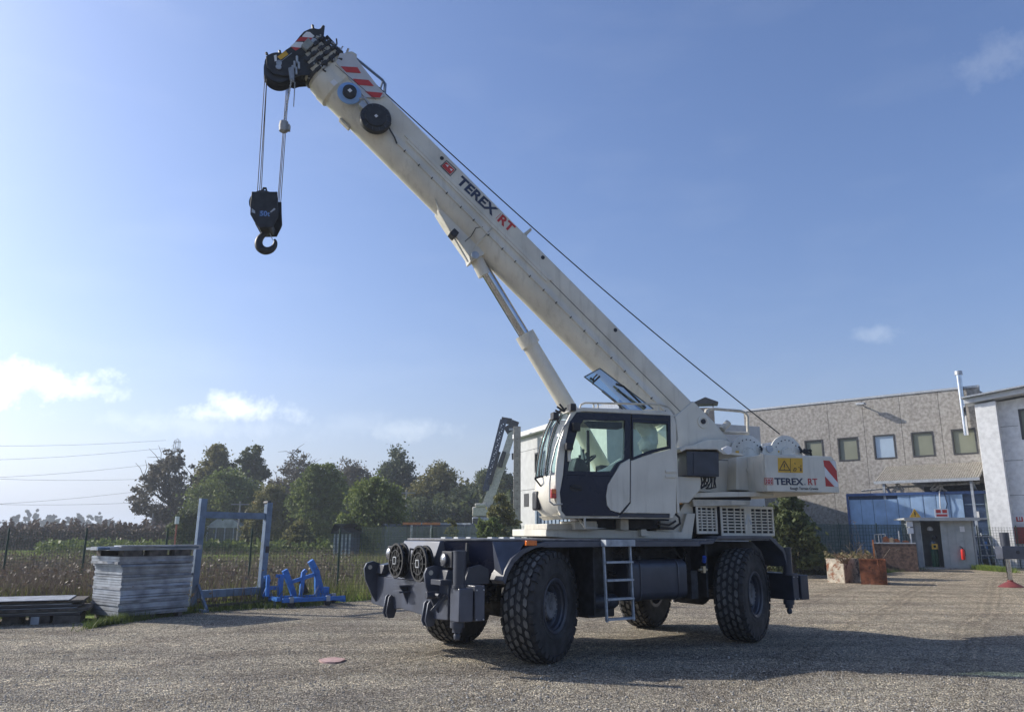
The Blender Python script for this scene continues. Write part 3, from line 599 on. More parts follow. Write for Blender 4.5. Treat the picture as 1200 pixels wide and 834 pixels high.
x, z = P([(672, 560)], .95)[0]; b = MB(u); b.prism([(x, z - .3), (x - .22, z - .3), (x - .20, z + .15), (x - .12, z + .30), (x + .02, z + .34), (x + .08, z + .15)], .7, 1.2); cob('dashboard', b, under, bevel=.03)
b = MB(u); cx, cz = P([(688, 540)], .98)[0]; ring = []
tilt = Vector((.55, 0, .83)).normalized(); e1 = Vector((0, 1, 0)); e2 = tilt.cross(e1)
b.tube([Vector((cx, .95, cz)) + (e1 * math.cos(k * math.pi / 10) + e2 * math.sin(k * math.pi / 10)) * .19 for k in range(21)], .018, 8)
for k in range(3): b.tube([(cx, .95, cz - .03), tuple(Vector((cx, .95, cz)) + (e1 * math.cos(k * 2.09) + e2 * math.sin(k * 2.09)) * .19)], .014, 6)
b.tube([(cx, .95, cz - .02), (cx + .14, .95, cz - .3)], .035, 8); cob('steering_wheel', b, seatM)
b = MB(u)
for (px, py, hgt) in ((684, 527, .16), (680, 534, .2), (688, 531, .14), (676, 540, .2)):
    x, z = P([(px, py)], 1.1)[0]; b.tube([(x - .02, 1.1, z - hgt), (x, 1.1, z)], .012, 6); b.tube([(x, 1.1, z - .03), (x, 1.1, z + .02)], .024, 8)
cob('control_levers', b, seatM)
x, z = P([(712, 548)], 1.0)[0]; b = MB(u); b.prism([(x + .22, z - .12), (x - .42, z - .10), (x - .42, z + .05), (x - .2, z + .08), (x + .05, z + .02), (x + .22, z + .04)], 1.0, 1.25); cob('armrest_console', b, seatM, bevel=.02)
x, z = P([(706, 497)], 1.2)[0]; b = MB(u); b.prism([(x + .3, z + .04), (x - .33, z + .04), (x - .33, z - .06), (x + .2, z - .06)], 1.1, 1.3); cob('sun_visor', b, seatM, bevel=.01)
x, z = P([(704, 560)], 1.3)[0]; b = MB(u); b.prism(P([(700, 552), (716, 551), (730, 539), (728, 536), (712, 546), (704, 550)], 1.25), 1.22, 1.26); cob('plastic_sheet', b, corten)
x, z = P([(728, 560)], .9)[0]; b = MB(u); b.box(bx + .06, x + .8, FL + .05, NL - .06, z - .45, z - .35); cob('cab_inner_floor', b, seatM)
# ---- frame behind the cab
b = MB(u); b.prism(P([(793, 557), (822, 557), (822, 572), (808, 588), (793, 588)], 1.15), .5, 1.15); cob('tool_box', b, cream, bevel=.012)
b = MB(u); b.prism(P([(771, 611), (796, 600), (803, 588), (817, 588), (811, 628), (770, 628)], .85), .3, .85); cob('frame_plate', b, cream, bevel=.012)
ln([(774, 617), (790, 618), (798, 612), (797, 605), (790, 598)], 1.1, .022, black, 'hose'); ln([(770, 612), (785, 614), (793, 609)], 1.05, .018, black, 'hose'); ln([(783, 597), (788, 590), (800, 588)], 1.0, .02, mat('orange_hose', (.6, .25, .03), .5), 'hose')
b = MB(u); b.prism(P([(805, 527), (843, 528), (843.5, 557), (806, 556)], 1.25), .85, 1.25); bb = cob('control_box', b, navyl, bevel=.006)
b = MB(u); b.prism(P([(813, 529), (841.5, 529.5), (841.5, 555), (813, 554.5)], 1.25), 1.252, 1.262); cob('box_lid', b, navyl, bb, bevel=.004)
b = MB(u); b.prism(P([(797, 525), (803, 521.5), (842, 521.8), (850, 527), (872, 530), (872, 532.5), (848, 530.5), (841, 525), (805, 525), (799, 528)], 1.3), .35, 1.3); cob('walkway_plate', b, cream, bevel=.005)
b = MB(u); b.prism(P([(853, 521), (858, 522), (858, 529), (854, 531.5), (848, 527), (847, 524)], 1.3), 1.24, 1.305); cob('light_cluster', b, white, bevel=.006)
b = MB(u)
for k in range(9):
    rr = random.Random(k + 5); x0 = 822 + k * 2.2; pts = [(x0, 556), (x0 + rr.uniform(-3, 4), 562), (x0 + rr.uniform(-6, 3), 569 + rr.uniform(-3, 2)), (x0 - rr.uniform(4, 9), 571)]
    b.tube([(x, 1.05, z) for x, z in P(pts, 1.05)], .014, 6)
cob('hose_bundle', b, black)
# main side plates that carry the boom foot
for l0_, l1_ in ((.40, .46), (-.46, -.40)):
    b = MB(u); b.prism(P([(789, 523), (812, 520), (829, 513.5), (848, 513), (860, 517), (862, 527), (862, 574), (836, 576), (808, 574), (790, 560)], .46), l0_, l1_); cob('boom_support_plate', b, cream, bevel=.012)
b = MB(u); b.prism(P([(791, 540), (862, 540), (862, 575), (808, 575), (791, 562)], .40), -.40, .40); cob('boom_support_box', b, cream, bevel=.01)
ln([(841.5, 537.5), (861, 538)], .462, .006, blackd, 'weld_seam')
b = MB(u); b.prism(P([(789, 577), (858, 574.5), (886, 574.5), (908, 577), (908, 579.5), (791, 582)], 1.0), -1.0, 1.0); cob('upper_deck_plate', b, cream, bevel=.008)
b = MB(u); b.prism(P([(812, 583.5), (880, 585), (880, 590), (814, 592)], .95), -.8, .95); cob('lower_deck_plate', b, creamd, bevel=.008)
b = MB(u); b.tube([(x, .9, z) for x, z in P([(815, 581.5), (880, 582.5)], .9)], .03, 8); b.box(-1.6, -.5, -.6, .6, 1.8, 2.5); cob('hose_run', b, black)
b = MB(u); b.prism(P([(812, 591), (856, 592), (856, 626), (812, 628)], .6), -.6, .5); cob('engine_bay', b, under)
# ---- counterweight
b = MB(u); zt = u.side(894, 530, 1.3)[1]; zb = u.side(895.6, 574, 1.3)[1]; sa, sb = -2.67, u.side(984, 574, 1.3)[0]
b.prism([(sa, zb), (sa, zt), (sb + .10, zt), (sb, zt - .1), (sb - .02, zb)], -1.3, 1.3); cwt = cob('counterweight', b, cream, bevel=.015)
b = MB(u); b.prism(P([(864, 533.5), (890, 531), (890, 573.5), (863, 572)], .75), -.75, .75); cob('counterweight_inner', b, cream, cwt, bevel=.01)
b = MB(u)
F_ = lambda px, py: u.front(px, py, sa + .01)
b.prism([F_(893, 529.3), F_(895.4, 530), F_(896, 574), F_(887.5, 572.8), F_(884.5, 564), F_(876.2, 547.8)], sa + .004, sa + .03, ax='x'); cob('counterweight_cheek', b, cream, cwt)
def dec(pts, lat, m, name, par, th=.004): 
    b = MB(u); b.prism(P(pts, lat), lat + .001, lat + th); return cob(name, b, m, par)
cl = 1.3
dec([(965.5, 537), (972.5, 537.5), (981, 549), (982.5, 563), (974, 553), (966.5, 544)], cl, red, 'red_stripe', cwt); dec([(967.5, 556), (978.5, 567.8), (968.5, 567.5)], cl, red, 'red_stripe', cwt)
dec([(972.8, 537.5), (979.5, 538), (980.5, 548), (981, 549)], cl, white, 'white_stripe', cwt); dec([(966.5, 544.3), (974, 553.3), (982.7, 563.3), (983, 568), (979, 567.8), (967.5, 555.5)], cl, white, 'white_stripe', cwt)
cs = dec([(912, 534.5), (941, 534.7), (941.5, 552), (912.6, 551.5)], cl, yellow, 'warning_sign', cwt)
b = MB(u)
dl = cl + .004
def strk(b, pts, lat, wpx):                                  # flat printed stroke through picture-plane points
    q = P(pts, lat)
    for (x0, z0), (x1, z1) in zip(q[:-1], q[1:]):
        d = Vector((x1 - x0, z1 - z0)); d.normalize(); n = Vector((-d.y, d.x)) * wpx
        b.prism([(x0 + n.x, z0 + n.y), (x0 - n.x, z0 - n.y), (x1 - n.x, z1 - n.y), (x1 + n.x, z1 + n.y)], lat, lat + .003)
strk(b, [(914, 549), (919.7, 538), (926.5, 549), (914, 549)], dl, .007); strk(b, [(919.8, 541.5), (919.9, 545.5)], dl, .009); strk(b, [(919.9, 547), (920, 548)], dl, .008)
strk(b, [(926.8, 535), (927, 551.5)], dl + .001, .003)
strk(b, [(930.5, 549.5), (932, 546), (934, 547), (933, 549.5), (930.5, 549.5)], dl, .006); strk(b, [(932, 540), (932.5, 542)], dl, .006); strk(b, [(938.5, 550), (939.2, 545.5), (940, 550)], dl, .006); strk(b, [(936, 545.5), (938.4, 545.8)], dl, .005); strk(b, [(939.2, 543), (939.2, 544.4)], dl, .009)
cob('warning_symbol', b, blackd, cwt)
b = MB(u); bo = P([(896.6, 557.8), (906.6, 558), (906.8, 566.2), (896.8, 566)], cl); bi = P([(897.2, 558.4), (906, 558.6), (906.2, 565.6), (897.4, 565.4)], cl); b.ring(bo, bi, cl + .001, cl + .005); cob('logo_border', b, red, cwt)
dec([(898.2, 559.5), (905.3, 559.6), (905.5, 564.8), (898.4, 564.6)], cl, red, 'logo', cwt)
b = MB(u); strk(b, [(898.2, 562.2), (905.4, 562.3)], dl, .004)
for xx in (900.2, 903.4): strk(b, [(xx, 559.6), (xx + .05, 561.2)], dl, .006); strk(b, [(xx + .1, 563.2), (xx + .1, 564.7)], dl, .006)
cob('logo_cutout', b, white, cwt)
def wtext(body, m, par, px, py, lat, hpx, wpx, dirp, name='lettering', bold=.0, fr=None, ital=0):
    """lettering on the near side: baseline start pixel, cap height and width in px at that depth"""
    x0, z0 = u.side(px, py, lat); x1, z1 = u.side(px + dirp[0] * 10, py + dirp[1] * 10, lat)
    A_ = u.w((x0, lat, z0)); B_ = u.w((x1, lat, z1)); k = (B_ - A_).length / 10 / math.hypot(*dirp)
    X = (B_ - A_).normalized(); Y = (Vector((0, 0, 1)) - X * X.z).normalized()
    size = hpx * k / .70
    o, wd = text(0, body, m, par, A_, X, Y, size, name, 1., bold, .0015)
    # fit the width by scaling the mesh along X
    s = wpx * k / wd; off = A_ - root_of(par).location
    for v in o.data.vertices:
        d = v.co - off; v.co = off + d + X * (d.dot(X) * (s - 1))
    return o
wtext('TEREX', navyd, cwt, 908.8, 565.8, cl, 6.6, 34, (1, .006), bold=.03)
wtext('.', navyd, cwt, 943.6, 565.9, cl, 5, 1, (1, .006), bold=.02)
wtext('RT', red, cwt, 948, 566, cl, 6.4, 11, (1, .006), bold=.01)
wtext('Rough Terrain Cranes', blackd, cwt, 927, 571.5, cl, 2.6, 33, (1, .006), name='small_lettering')
# ---- winches
wl = .52
for (px, py, rr_) in ((877, 530, .36), (922.5, 530, .36)):
    x, z = u.side(px, py, wl)
    b = MB(u); b.lathe([(rr_, -.03), (rr_, 0.0), (rr_ - .012, .008), (.001, .01)], (x, wl, z), (0, 1, 0), 48); wn_ = cob('winch', b, cream)
    b = MB(u); b.lathe([(rr_, 0), (rr_, .03), (.01, .03)], (x, -wl, z), (0, 1, 0), 48); cob('flange', b, cream, wn_)
    b = MB(u)
    for k in range(26): y = -wl + .04 + k * .038; b.lathe([(.255, y), (.275, y + .010), (.275, y + .022), (.255, y + .034)], (x, 0, z), (0, 1, 0), 28, True)
    cob('rope_coils', b, steel, wn_)
    b = MB(u); b.lathe([(.16, .01), (.16, .035), (.15, .04), (.001, .04)], (x - .02, wl, z - .02), (0, 1, 0), 24)
    for k in range(12): a = k * math.pi / 6; b.lathe([(.012, .04), (.012, .055), (.001, .056)], (x - .02 + .13 * math.cos(a), wl, z - .02 + .13 * math.sin(a)), (0, 1, 0), 6, False)
    cob('gear_cover', b, cream, wn_)
    for k in range(7):
        a = .5 + k * .33; b = MB(u); b.lathe([(.012, .0), (.012, .02), (.001, .02)], (x + .27 * math.cos(a), wl, z + .27 * math.sin(a)), (0, 1, 0), 6, False); cob('bolt', b, black, wn_)
    b = MB(u); q = lambda dx, dy: u.side(px + dx, py + dy, wl + .06)
    for pts in (((14, -9), (19, -3), (24, -2)), ((16, -2), (22, -5), (29, -4)), ((15, -6), (21, -1), (28, -1)), ((27, -6), (29, 2)), ((20, -6), (26, -1))):
        b.tube([(q(*p_)[0], wl + .06, q(*p_)[1]) for p_ in pts], .02, 6)
    cob('winch_hoses', b, black, wn_)
dec([(862.5, 526.5), (866.5, 526.5), (866.5, 533), (865, 537), (862.7, 537)], .60, yellow, 'warning_sign', crane); dec([(909, 526), (914, 526), (914, 528.5), (909, 528.5)], .60, yellow, 'warning_sign', crane)
b = MB(u); b.prism(P([(857, 528), (865, 524), (895, 524), (900, 517), (908, 518), (912, 527), (940, 529), (940, 560), (857, 560)], .56), -.56, .42); b2 = cob('winch_frame', b, cream, bevel=.01)
b = MB(u); b.prism(P([(894, 533), (896, 524), (900, 519.5), (908, 519.5), (912, 524), (914, 533)], .64), .53, .64); cob('winch_bracket', b, cream, bevel=.012)
b = MB(u); x, z = u.side(902, 524, .64); b.lathe([(.07, 0), (.07, .03), (.001, .03)], (x, .64, z), (0, 1, 0), 20); cob('winch_bracket_pin', b, steel)
b = MB(u); x, z = u.side(866, 550, .5); b.box(x - .06, x + .06, .47, .56, z - .35, z + .25); cob('service_panel', b, cream, bevel=.006)
b = MB(u); b.tube([(x, .1, z) for x, z in P([(829, 479), (836, 477.5), (868, 480), (874, 482), (876.5, 487), (877, 509)], .1)], .03, 8); b.tube([(x, .1, z) for x, z in P([(829, 479), (828, 483)], .1)], .05, 8); cob('rear_guard_rail', b, creamd)
b = MB(u); b.tube([(x, .3, z) for x, z in P([(846.5, 501.5), (854, 493.5)], .3)], .065, 10); cob('filler_neck', b, creamd)
b = MB(u); b.tube([(x, .2, z) for x, z in P([(842, 505), (877, 506)], .2)], .03, 6); cob('cross_rail', b, creamd)
# ---- engine grilles standing on the carrier
def grille(pa, pb, lat, cols):
    (a0, z1), (a1, z0) = CAR.side(*pa, lat), CAR.side(*pb, lat)
    b = MB(CAR); b.ring([(a0, z1), (a1, z1), (a1, z0), (a0, z0)], [(a0 - .05, z1 - .04), (a1 + .04, z1 - .04), (a1 + .04, z0 + .05), (a0 - .05, z0 + .05)], lat - .02, lat); g_ = cob('engine_grille', b, cream, bevel=.004)
    b = MB(CAR); b.box(a1 + .01, a0 - .01, .3, lat - .045, z0, z1 - .01); cob('engine_cover', b, under, g_, bevel=.02)
    b = MB(CAR); b.box(a1, a0, .3, lat, z1 - .012, z1 + .012); b.box(a1 - .012, a1 + .012, .3, lat - .02, z0, z1 - .01); cob('cover_top', b, cream, g_, bevel=.01)
    n = 8
    for k in range(1, n):
        z = z0 + .05 + (z1 - z0 - .09) * k / n; b = MB(CAR); b.box(a1 + .03, a0 - .03, lat - .022, lat - .004, z - .011, z + .011); cob('slat', b, cream, g_)
    for f in cols:
        wd = .022 if f > 0 else .10; a = a0 + (a1 - a0) * abs(f); b = MB(CAR); b.box(a - wd / 2, a + wd / 2, lat - .018, lat + .002, z0 + .02, z1 - .02); cob('rail', b, cream, g_)
    return g_, a0, a1, z0, z1
grille((816.5, 590.5), (843, 624), 1.30, (.25, .5, .75))
g_, a0, a1, z0, z1 = grille((845, 591), (909.5, 626), 1.36, (.12, .25, .37, -.47, -.53, .64, .76, .88))
b = MB(CAR); am = a0 + (a1 - a0) * .5; zm = (z0 + z1) / 2
for k in range(2):
    b.prism([(am + .10, zm - .06), (am + .02, zm + .13), (am - .02, zm + .13), (am - .10, zm - .06), (am - .05, zm - .06), (am, zm + .06), (am + .05, zm - .06)], 1.3625, 1.367); break
cob('vent_emblem', b, steel, g_)
# ---- boom (frame BM: t along the boom towards the head, l to the near side, n square to it; n = 0 is the top edge)
BL = .30
U1, U2 = SUP.side(452.3, 111.6, BL), SUP.side(814, 471, BL)
class BFrame:
    def __init__(s, p0, p1):
        s.O = SUP.w((p0[0], 0, p0[1])); d = Vector((p1[0] - p0[0], p1[1] - p0[1])).normalized()
        s.F = SUP.F * d.x + SUP.U * d.y; s.N = SUP.N; s.U = SUP.U * d.x - SUP.F * d.y
    def w(s, p): return s.O + s.F * p[0] + s.N * p[1] + s.U * p[2]
    def side(s, px, py, lat):
        q = on_plane(px, py, s.O + s.N * lat, s.N) - s.O; return (q.dot(s.F), q.dot(s.U))
BM = BFrame(U2, U1)
def B(pts, lat): return [BM.side(a, c_, lat) for a, c_ in pts]
TH = BM.side(422, 82, BL)[0] + .42
DEP = .90
def sect(sc_=1., off=0., dep=None):                         # outer boom section, (l, n)
    h = [(.25, 0), (.295, -.03), (.30, -.40), (.285, -.43), (.285, -.47), (.295, -.50), (.29, -.60), (.26, -.70), (.20, -.79), (.11, -.86), (0, -.885)]
    h = [(a * sc_, off + (n_ + .44) * sc_ - .44) for a, n_ in h]
    return h + [(-a, n_) for a, n_ in h[::-1][1:]]
b = MB(BM)
tb = -1.05
rings = []
for t, s_ in ((tb, 1), (TH - .42, 1)):
    rings.append([(t, l, n) for l, n in sect()])
b.loft(rings, smooth=True); main = cob('boom', b, cream)
# base end with tapered foot
b = MB(BM); b.prism(B([(812, 468.5), (838, 494.5), (853, 512), (848, 520), (831, 527), (800, 530), (770, 505)], .3), -.32, .32); cob('boom_foot', b, cream, main, bevel=.015)
b = MB(BM); t, n = BM.side(824.5, 493, .32); b.lathe([(.12, 0), (.12, .02), (.08, .022), (.075, .012), (.001, .01)], (t, .32, n), (0, 1, 0), 24); cob('boom_pin', b, cream, main)
b = MB(BM); b.lathe([(.05, .012), (.05, .03), (.001, .03)], (t + .01, .32, n), (0, 1, 0), 16); cob('pin_hole', b, blackd, main)
# side rails: stiffener on the side, pipe with clips along the lower side
t0 = B([(430, 145)], .3)[0][0]; t1, n1 = B([(640, 331)], .31)[0]
b = MB(BM); b.prism([(t1, -.36), (t1 - .05, -.30), (TH - 1.95, -.30), (TH - 1.85, -.36)], .296, .325); b.prism([(t1 + .02, -.41), (t1 - .02, -.36), (TH - 1.95, -.36), (TH - 1.95, -.41)], .296, .318); cob('side_stiffener', b, cream, main, bevel=.006)
b = MB(BM); b.prism([(tb + .2, -.345), (tb + .2, -.335), (t1, -.335), (t1, -.345)], .299, .304); cob('weld_line', b, blackd, main)
b = MB(BM); b.tube([(.3, .305, -.565), (B([(464, 170)], .31)[0][0], .305, -.565)], .016, 8); cob('side_pipe', b, cream, main)
clips = [(704, 388), (690, 375), (755, 445), (735, 424), (718, 406)]
t = .35; k = 0
while t < B([(467, 172)], .31)[0][0]:
    b = MB(BM); b.box(t - .009, t + .009, .290, .325, -.592, -.553); cob('pipe_clip', b, black, main); t += .36 + .03 * math.sin(k * 2.1); k += 1
for (px, py) in ((516.5, 186), (635.5, 301.5), (721, 386)):
    t, n = BM.side(px, py, .3); b = MB(BM); b.lathe([(.038, 0), (.038, .006), (.001, .004)], (t, .298, n), (0, 1, 0), 16); cob('inspection_hole', b, blackd, main)
    if False: pass
b = MB(BM); q = B([(612, 274), (616, 271), (621, 267), (622, 270), (617, 275), (616, 278)], .1); b.prism(q, .0, .12); cob('rope_guide', b, creamd, main)
# thin oblique weld + wiring by the cylinder bracket
b = MB(BM); q = B([(577, 266), (554, 291)], .3)
b.tube([(q[0][0], .3, q[0][1]), ((q[0][0] + q[1][0]) / 2, .30, (q[0][1] + q[1][1]) / 2), (q[1][0], .27, q[1][1])], .012, 6); cob('weld_line', b, creamd, main)
# lettering along the boom
def btext(body, m, px, py, px2, py2, hpx, name='lettering', bold=0.):
    t0_, n0 = BM.side(px, py, .30); t1_, n1_ = BM.side(px2, py2, .30)
    A_ = BM.w((t0_, .2985, n0)); B_ = BM.w((t1_, .2985, n1_)); X = (B_ - A_); wd_ = X.length; X.normalize(); Y = BM.U
    o, wd = text(0, body, m, main, A_, X, Y, hpx, name, 1., bold, .002); s = wd_ / wd; off = A_ - CC
    for v in o.data.vertices: d = v.co - off; v.co = off + d + X * (d.dot(X) * (s - 1))
    return o
q = B([(533.2, 213.2), (576.8, 253.6)], .30); d_ = (q[1][0] - q[0][0])
btext('TEREX', navyd, 533.2, 213.2, 576.2, 253.2, .255, bold=.035)
btext('RT', red, 581.6, 258.2, 597.6, 272.6, .24, bold=.03)
def bdec(pts, m, nm, lat=.30, th=.004, par=None):
    b = MB(BM); b.prism(B(pts, lat), lat + .0015, lat + th); return cob(nm, b, m, par or main)
b = MB(BM); o_ = B([(522, 188.3), (533.8, 199.2), (526.5, 207.2), (514.6, 195.2)], .30); i_ = B([(522, 189.2), (532.7, 199.2), (526.5, 206.0), (515.8, 195.2)], .30); b.ring(o_, i_, .3015, .305); cob('logo_border', b, blackd, main)
bdec([(521.5, 190.5), (531.5, 199.7), (526.2, 204.8), (516.5, 195.2)], red, 'logo')
bdec([(520.5, 193.2), (524.5, 194.3), (523.4, 196.6)], white, 'logo_cutout', .301); bdec([(525.5, 197.5), (529.4, 199.4), (527.4, 201.2)], white, 'logo_cutout', .301)
b = MB(BM); q = B([(586, 250.5), (580, 256.5)], .30); b.bar((q[0][0], .302, q[0][1]), (q[1][0], .302, q[1][1]), .008, .003, up=(0, 1, 0)); cob('divider', b, red, main)
# cylinder bracket under the boom
b = MB(BM); b.prism(B([(519, 238), (512, 246), (522, 262), (549, 300), (551, 307), (566, 299), (571, 290), (585, 282), (548, 246)], .16), -.16, .16); cob('cylinder_bracket', b, cream, main, bevel=.012)
b = MB(BM); q = B([(510, 232), (515, 248), (549, 306)], .26); b.tube([(q[0][0], .2, q[0][1]), (q[1][0], .2, q[1][1]), (q[2][0], .2, q[2][1])], .016, 6); cob('bracket_pipe', b, creamd, main)
b = MB(BM); t, n = BM.side(529.5, 276, .2); b.box(t - .06, t + .06, .1, .3, n - .05, n + .09); cob('sensor_box', b, black, main, bevel=.01)
t, n = BM.side(556, 299.5, .22); b = MB(BM); b.lathe([(.075, 0), (.075, .02), (.06, .025), (.001, .02)], (t, .22, n), (0, 1, 0), 20); cob('cylinder_pin', b, steel, main)
b = MB(BM); q = B([(565, 266), (557, 267), (552, 276), (545, 282)], .30); b.tube([(x, .30 - .02 * i, z) for i, (x, z) in enumerate(q)], .008, 6); cob('cable', b, black, main)
# lifting cylinder
def cyl(a, c_, r, m, nm, par=None, n=32):
    p0 = SUP.side(*a, 0); p1 = SUP.side(*c_, 0); b = MB(SUP); b.tube([(p0[0], 0, p0[1]), (p1[0], 0, p1[1])], r, n); return cob(nm, b, m, par)
rod = cyl((551, 290), (618, 398), .105, chrome, 'cylinder_rod'); cyl((552, 292), (567.5, 323), .128, cream, 'rod_eye', rod)
bar_ = cyl((617.5, 398), (680, 500), .155, cream, 'lift_cylinder'); cyl((614.5, 391.5), (622, 404.5), .185, cream, 'gland', bar_); cyl((675, 492), (720, 570), .155, cream, 'cylinder_base', bar_)
# collar and head end of the outer section
b = MB(BM); te = TH - .42
def ringsect(t0_, t1_, s0, s1, m, nm, sm=True, par=None, bev=0):
    b = MB(BM); b.loft([[(t0_, l, n) for l, n in sect(s0)], [(t1_, l, n) for l, n in sect(s1)]]); return cob(nm, b, m, par or main, bevel=bev)
ringsect(te, te + .05, 1.0, 1.09, cream, 'collar'); ringsect(te + .05, te + .22, 1.09, 1.09, cream, 'collar'); ringsect(te + .22, te + .40, 1.06, 1.02, cream, 'collar')
b = MB(BM); b.prism([(te + .05, -.02), (te + .42, -.02), (te + .44, .02), (te + .38, .13), (te + .28, .16), (te + .20, .07), (te + .05, .05)], -.26, .27); cob('collar_hood', b, cream, main, bevel=.015)
k = 0
TE = te + .40
ts = TE
for s_ in (.94, .86, .78, .70):
    ringsect(ts - .01, ts + .07, s_, s_, creamd, 'telescopic_section'); ringsect(ts + .07, ts + .12, s_ * 1.07, s_ * 1.07, black, 'section_collar')
    for n_ in (-.10, -.28, -.46, -.62):
        b = MB(BM); lt = .30 * s_ * 1.05 if n_ > -.6 else .26 * s_; b.box(ts + .06, ts + .13, lt - .02, lt + .035, n_ - .05, n_ + .05); cob('wear_pad', b, black, main, bevel=.008)
    for l_ in (-.12, .06):
        b = MB(BM); b.tube([(ts - .12, l_ + .1 * (1 - s_), .02 + .10 * (1 - s_)), (ts + .14, l_ + .1 * (1 - s_), .03 + .10 * (1 - s_))], .036, 8); cob('stop_pin', b, black, main)
    ts += .135
rr = random.Random(9)
b = MB(BM)
for i in range(46):                                          # grease hoses, bolts and brackets crowding the section ends
    t = rr.uniform(TE, ts + .1); n = rr.uniform(-.8, .06); l = .31 - .18 * (t - TE) / .5 - (0.12 if n < -.6 else 0); b.tube([(t, l, n), (t + rr.uniform(-.05, .06), l + rr.uniform(.0, .05), n + rr.uniform(-.05, .05))], rr.uniform(.008, .022), 6)
o = cob('section_end_fittings', b, steel, main); o['kind'] = 'stuff'
b = MB(BM)
for i in range(46):
    t = rr.uniform(TE, ts + .12); n = rr.uniform(-.85, .08); l = .31 - .18 * (t - TE) / .5 - (0.12 if n < -.6 else 0); b.tube([(t, l, n), (t + rr.uniform(-.07, .08), l + rr.uniform(.0, .05), n + rr.uniform(-.06, .06))], rr.uniform(.012, .03), 6)
o = cob('section_end_hoses', b, black, main); o['kind'] = 'stuff'
# stripes on the head end, grab rail, reels
hl = .333
bdec([(396, 66), (411, 66.5), (449, 115), (443, 118.5), (425, 117), (392, 77)], mat('grey_decal', (.50, .51, .53), .4, 0, .04), 'white_stripe', .27, hl - .27)
for pts in (((397.2, 79.2), (417, 80.2), (421.2, 87.2), (404, 86)), ((411.5, 93.6), (430, 95), (436.5, 102.2), (417.5, 100.8)), ((426, 108.2), (446.8, 110), (443.6, 115.6), (434, 115.2))):
    bdec(pts, red, 'red_stripe', hl + .003, .004)
b = MB(BM); q = B([(391, 78), (439, 118)], hl); b.bar((q[0][0], hl + .006, q[0][1]), (q[1][0], hl + .006, q[1][1]), .008, .004, up=(0, 1, 0)); cob('seam', b, blackd, main)
b = MB(BM); q = B([(413, 68), (446, 94.5), (449.5, 99.5), (449, 112), (444.5, 112)], -.0); b.tube([(x, 0, z) for x, z in q[:4]], .03, 4); b.tube([(q[3][0] + .12, 0, q[3][1]), (q[1][0] - .02, 0, q[1][1])], .02, 4); cob('grab_rail', b, mat('blue_grey_bracket', (.16, .21, .29), .4, .1), main)
t, n = BM.side(389.5, 98.5, .33); dsk = MB(BM); dsk.box(t - .05, t + .05, .328, .34, n - .05, n + .05); cob('sign_plate', dsk, white, main)
t, n = BM.side(408, 109, .42)
b = MB(BM); b.lathe([(.215, -.06), (.215, -.04), (.20, -.03), (.001, -.03)], (t, .42, n), (0, 1, 0), 32); rl = cob('blue_reel', b, mat('pale_blue_disc', (.22, .38, .66), .4, 0, .06, 5), main)
b = MB(BM); b.lathe([(.125, -.06), (.125, .04), (.11, .05), (.001, .05)], (t, .42, n), (0, 1, 0), 28); cob('reel_hub', b, black, rl)
b = MB(BM); b.box(t - .03, t + .03, .47, .475, n - .03, n + .03); cob('sticker', b, white, rl)
t, n = BM.side(439, 138, .46)
b = MB(BM); b.lathe([(.27, -.13), (.285, -.12), (.285, -.03), (.27, -.01), (.20, .0), (.19, .03), (.10, .035), (.001, .035)], (t, .46, n), (0, 1, 0), 40)
rl = cob('hose_reel', b, black, main)
for k in range(12):
    a = k * math.pi / 6; b = MB(BM); b.bar((t + .12 * math.cos(a), .478, n + .12 * math.sin(a)), (t + .26 * math.cos(a), .455, n + .26 * math.sin(a)), .014); cob('reel_spoke', b, MATS['dark_sheave'] if 'dark_sheave' in MATS else navyl, rl)
b = MB(BM); b.box(t - .025, t + .025, .495, .50, n - .025, n + .025); cob('sticker', b, white, rl)
b = MB(BM); b.box(t + .18, t + .38, .33, .45, n - .06, n + .06); b.tube([(t + .25, .40, n + .1), (t + .4, .40, n + .14), (t + .48, .36, n + .05)], .03, 6); b.tube([(t + .2, .38, n + .22), (t - .04, .40, n + .30)], .015, 6); cob('reel_bracket', b, steel, main, bevel=.008)
b = MB(BM); q = B([(453, 148), (457, 155), (461, 161), (464, 168)], .36); b.tube([(x, .36 - .012 * i, z) for i, (x, z) in enumerate(q)], .016, 6); b.box(q[0][0] - .03, q[0][0] + .07, .34, .42, q[0][1] - .06, q[0][1] + .05); cob('cable', b, black, main)
b = MB(BM); q = B([(399, 139), (412, 149)], .0); b.box(q[1][0], q[0][0], -.06, .06, -.93, -.885); cob('underside_block', b, creamd, main, bevel=.01)
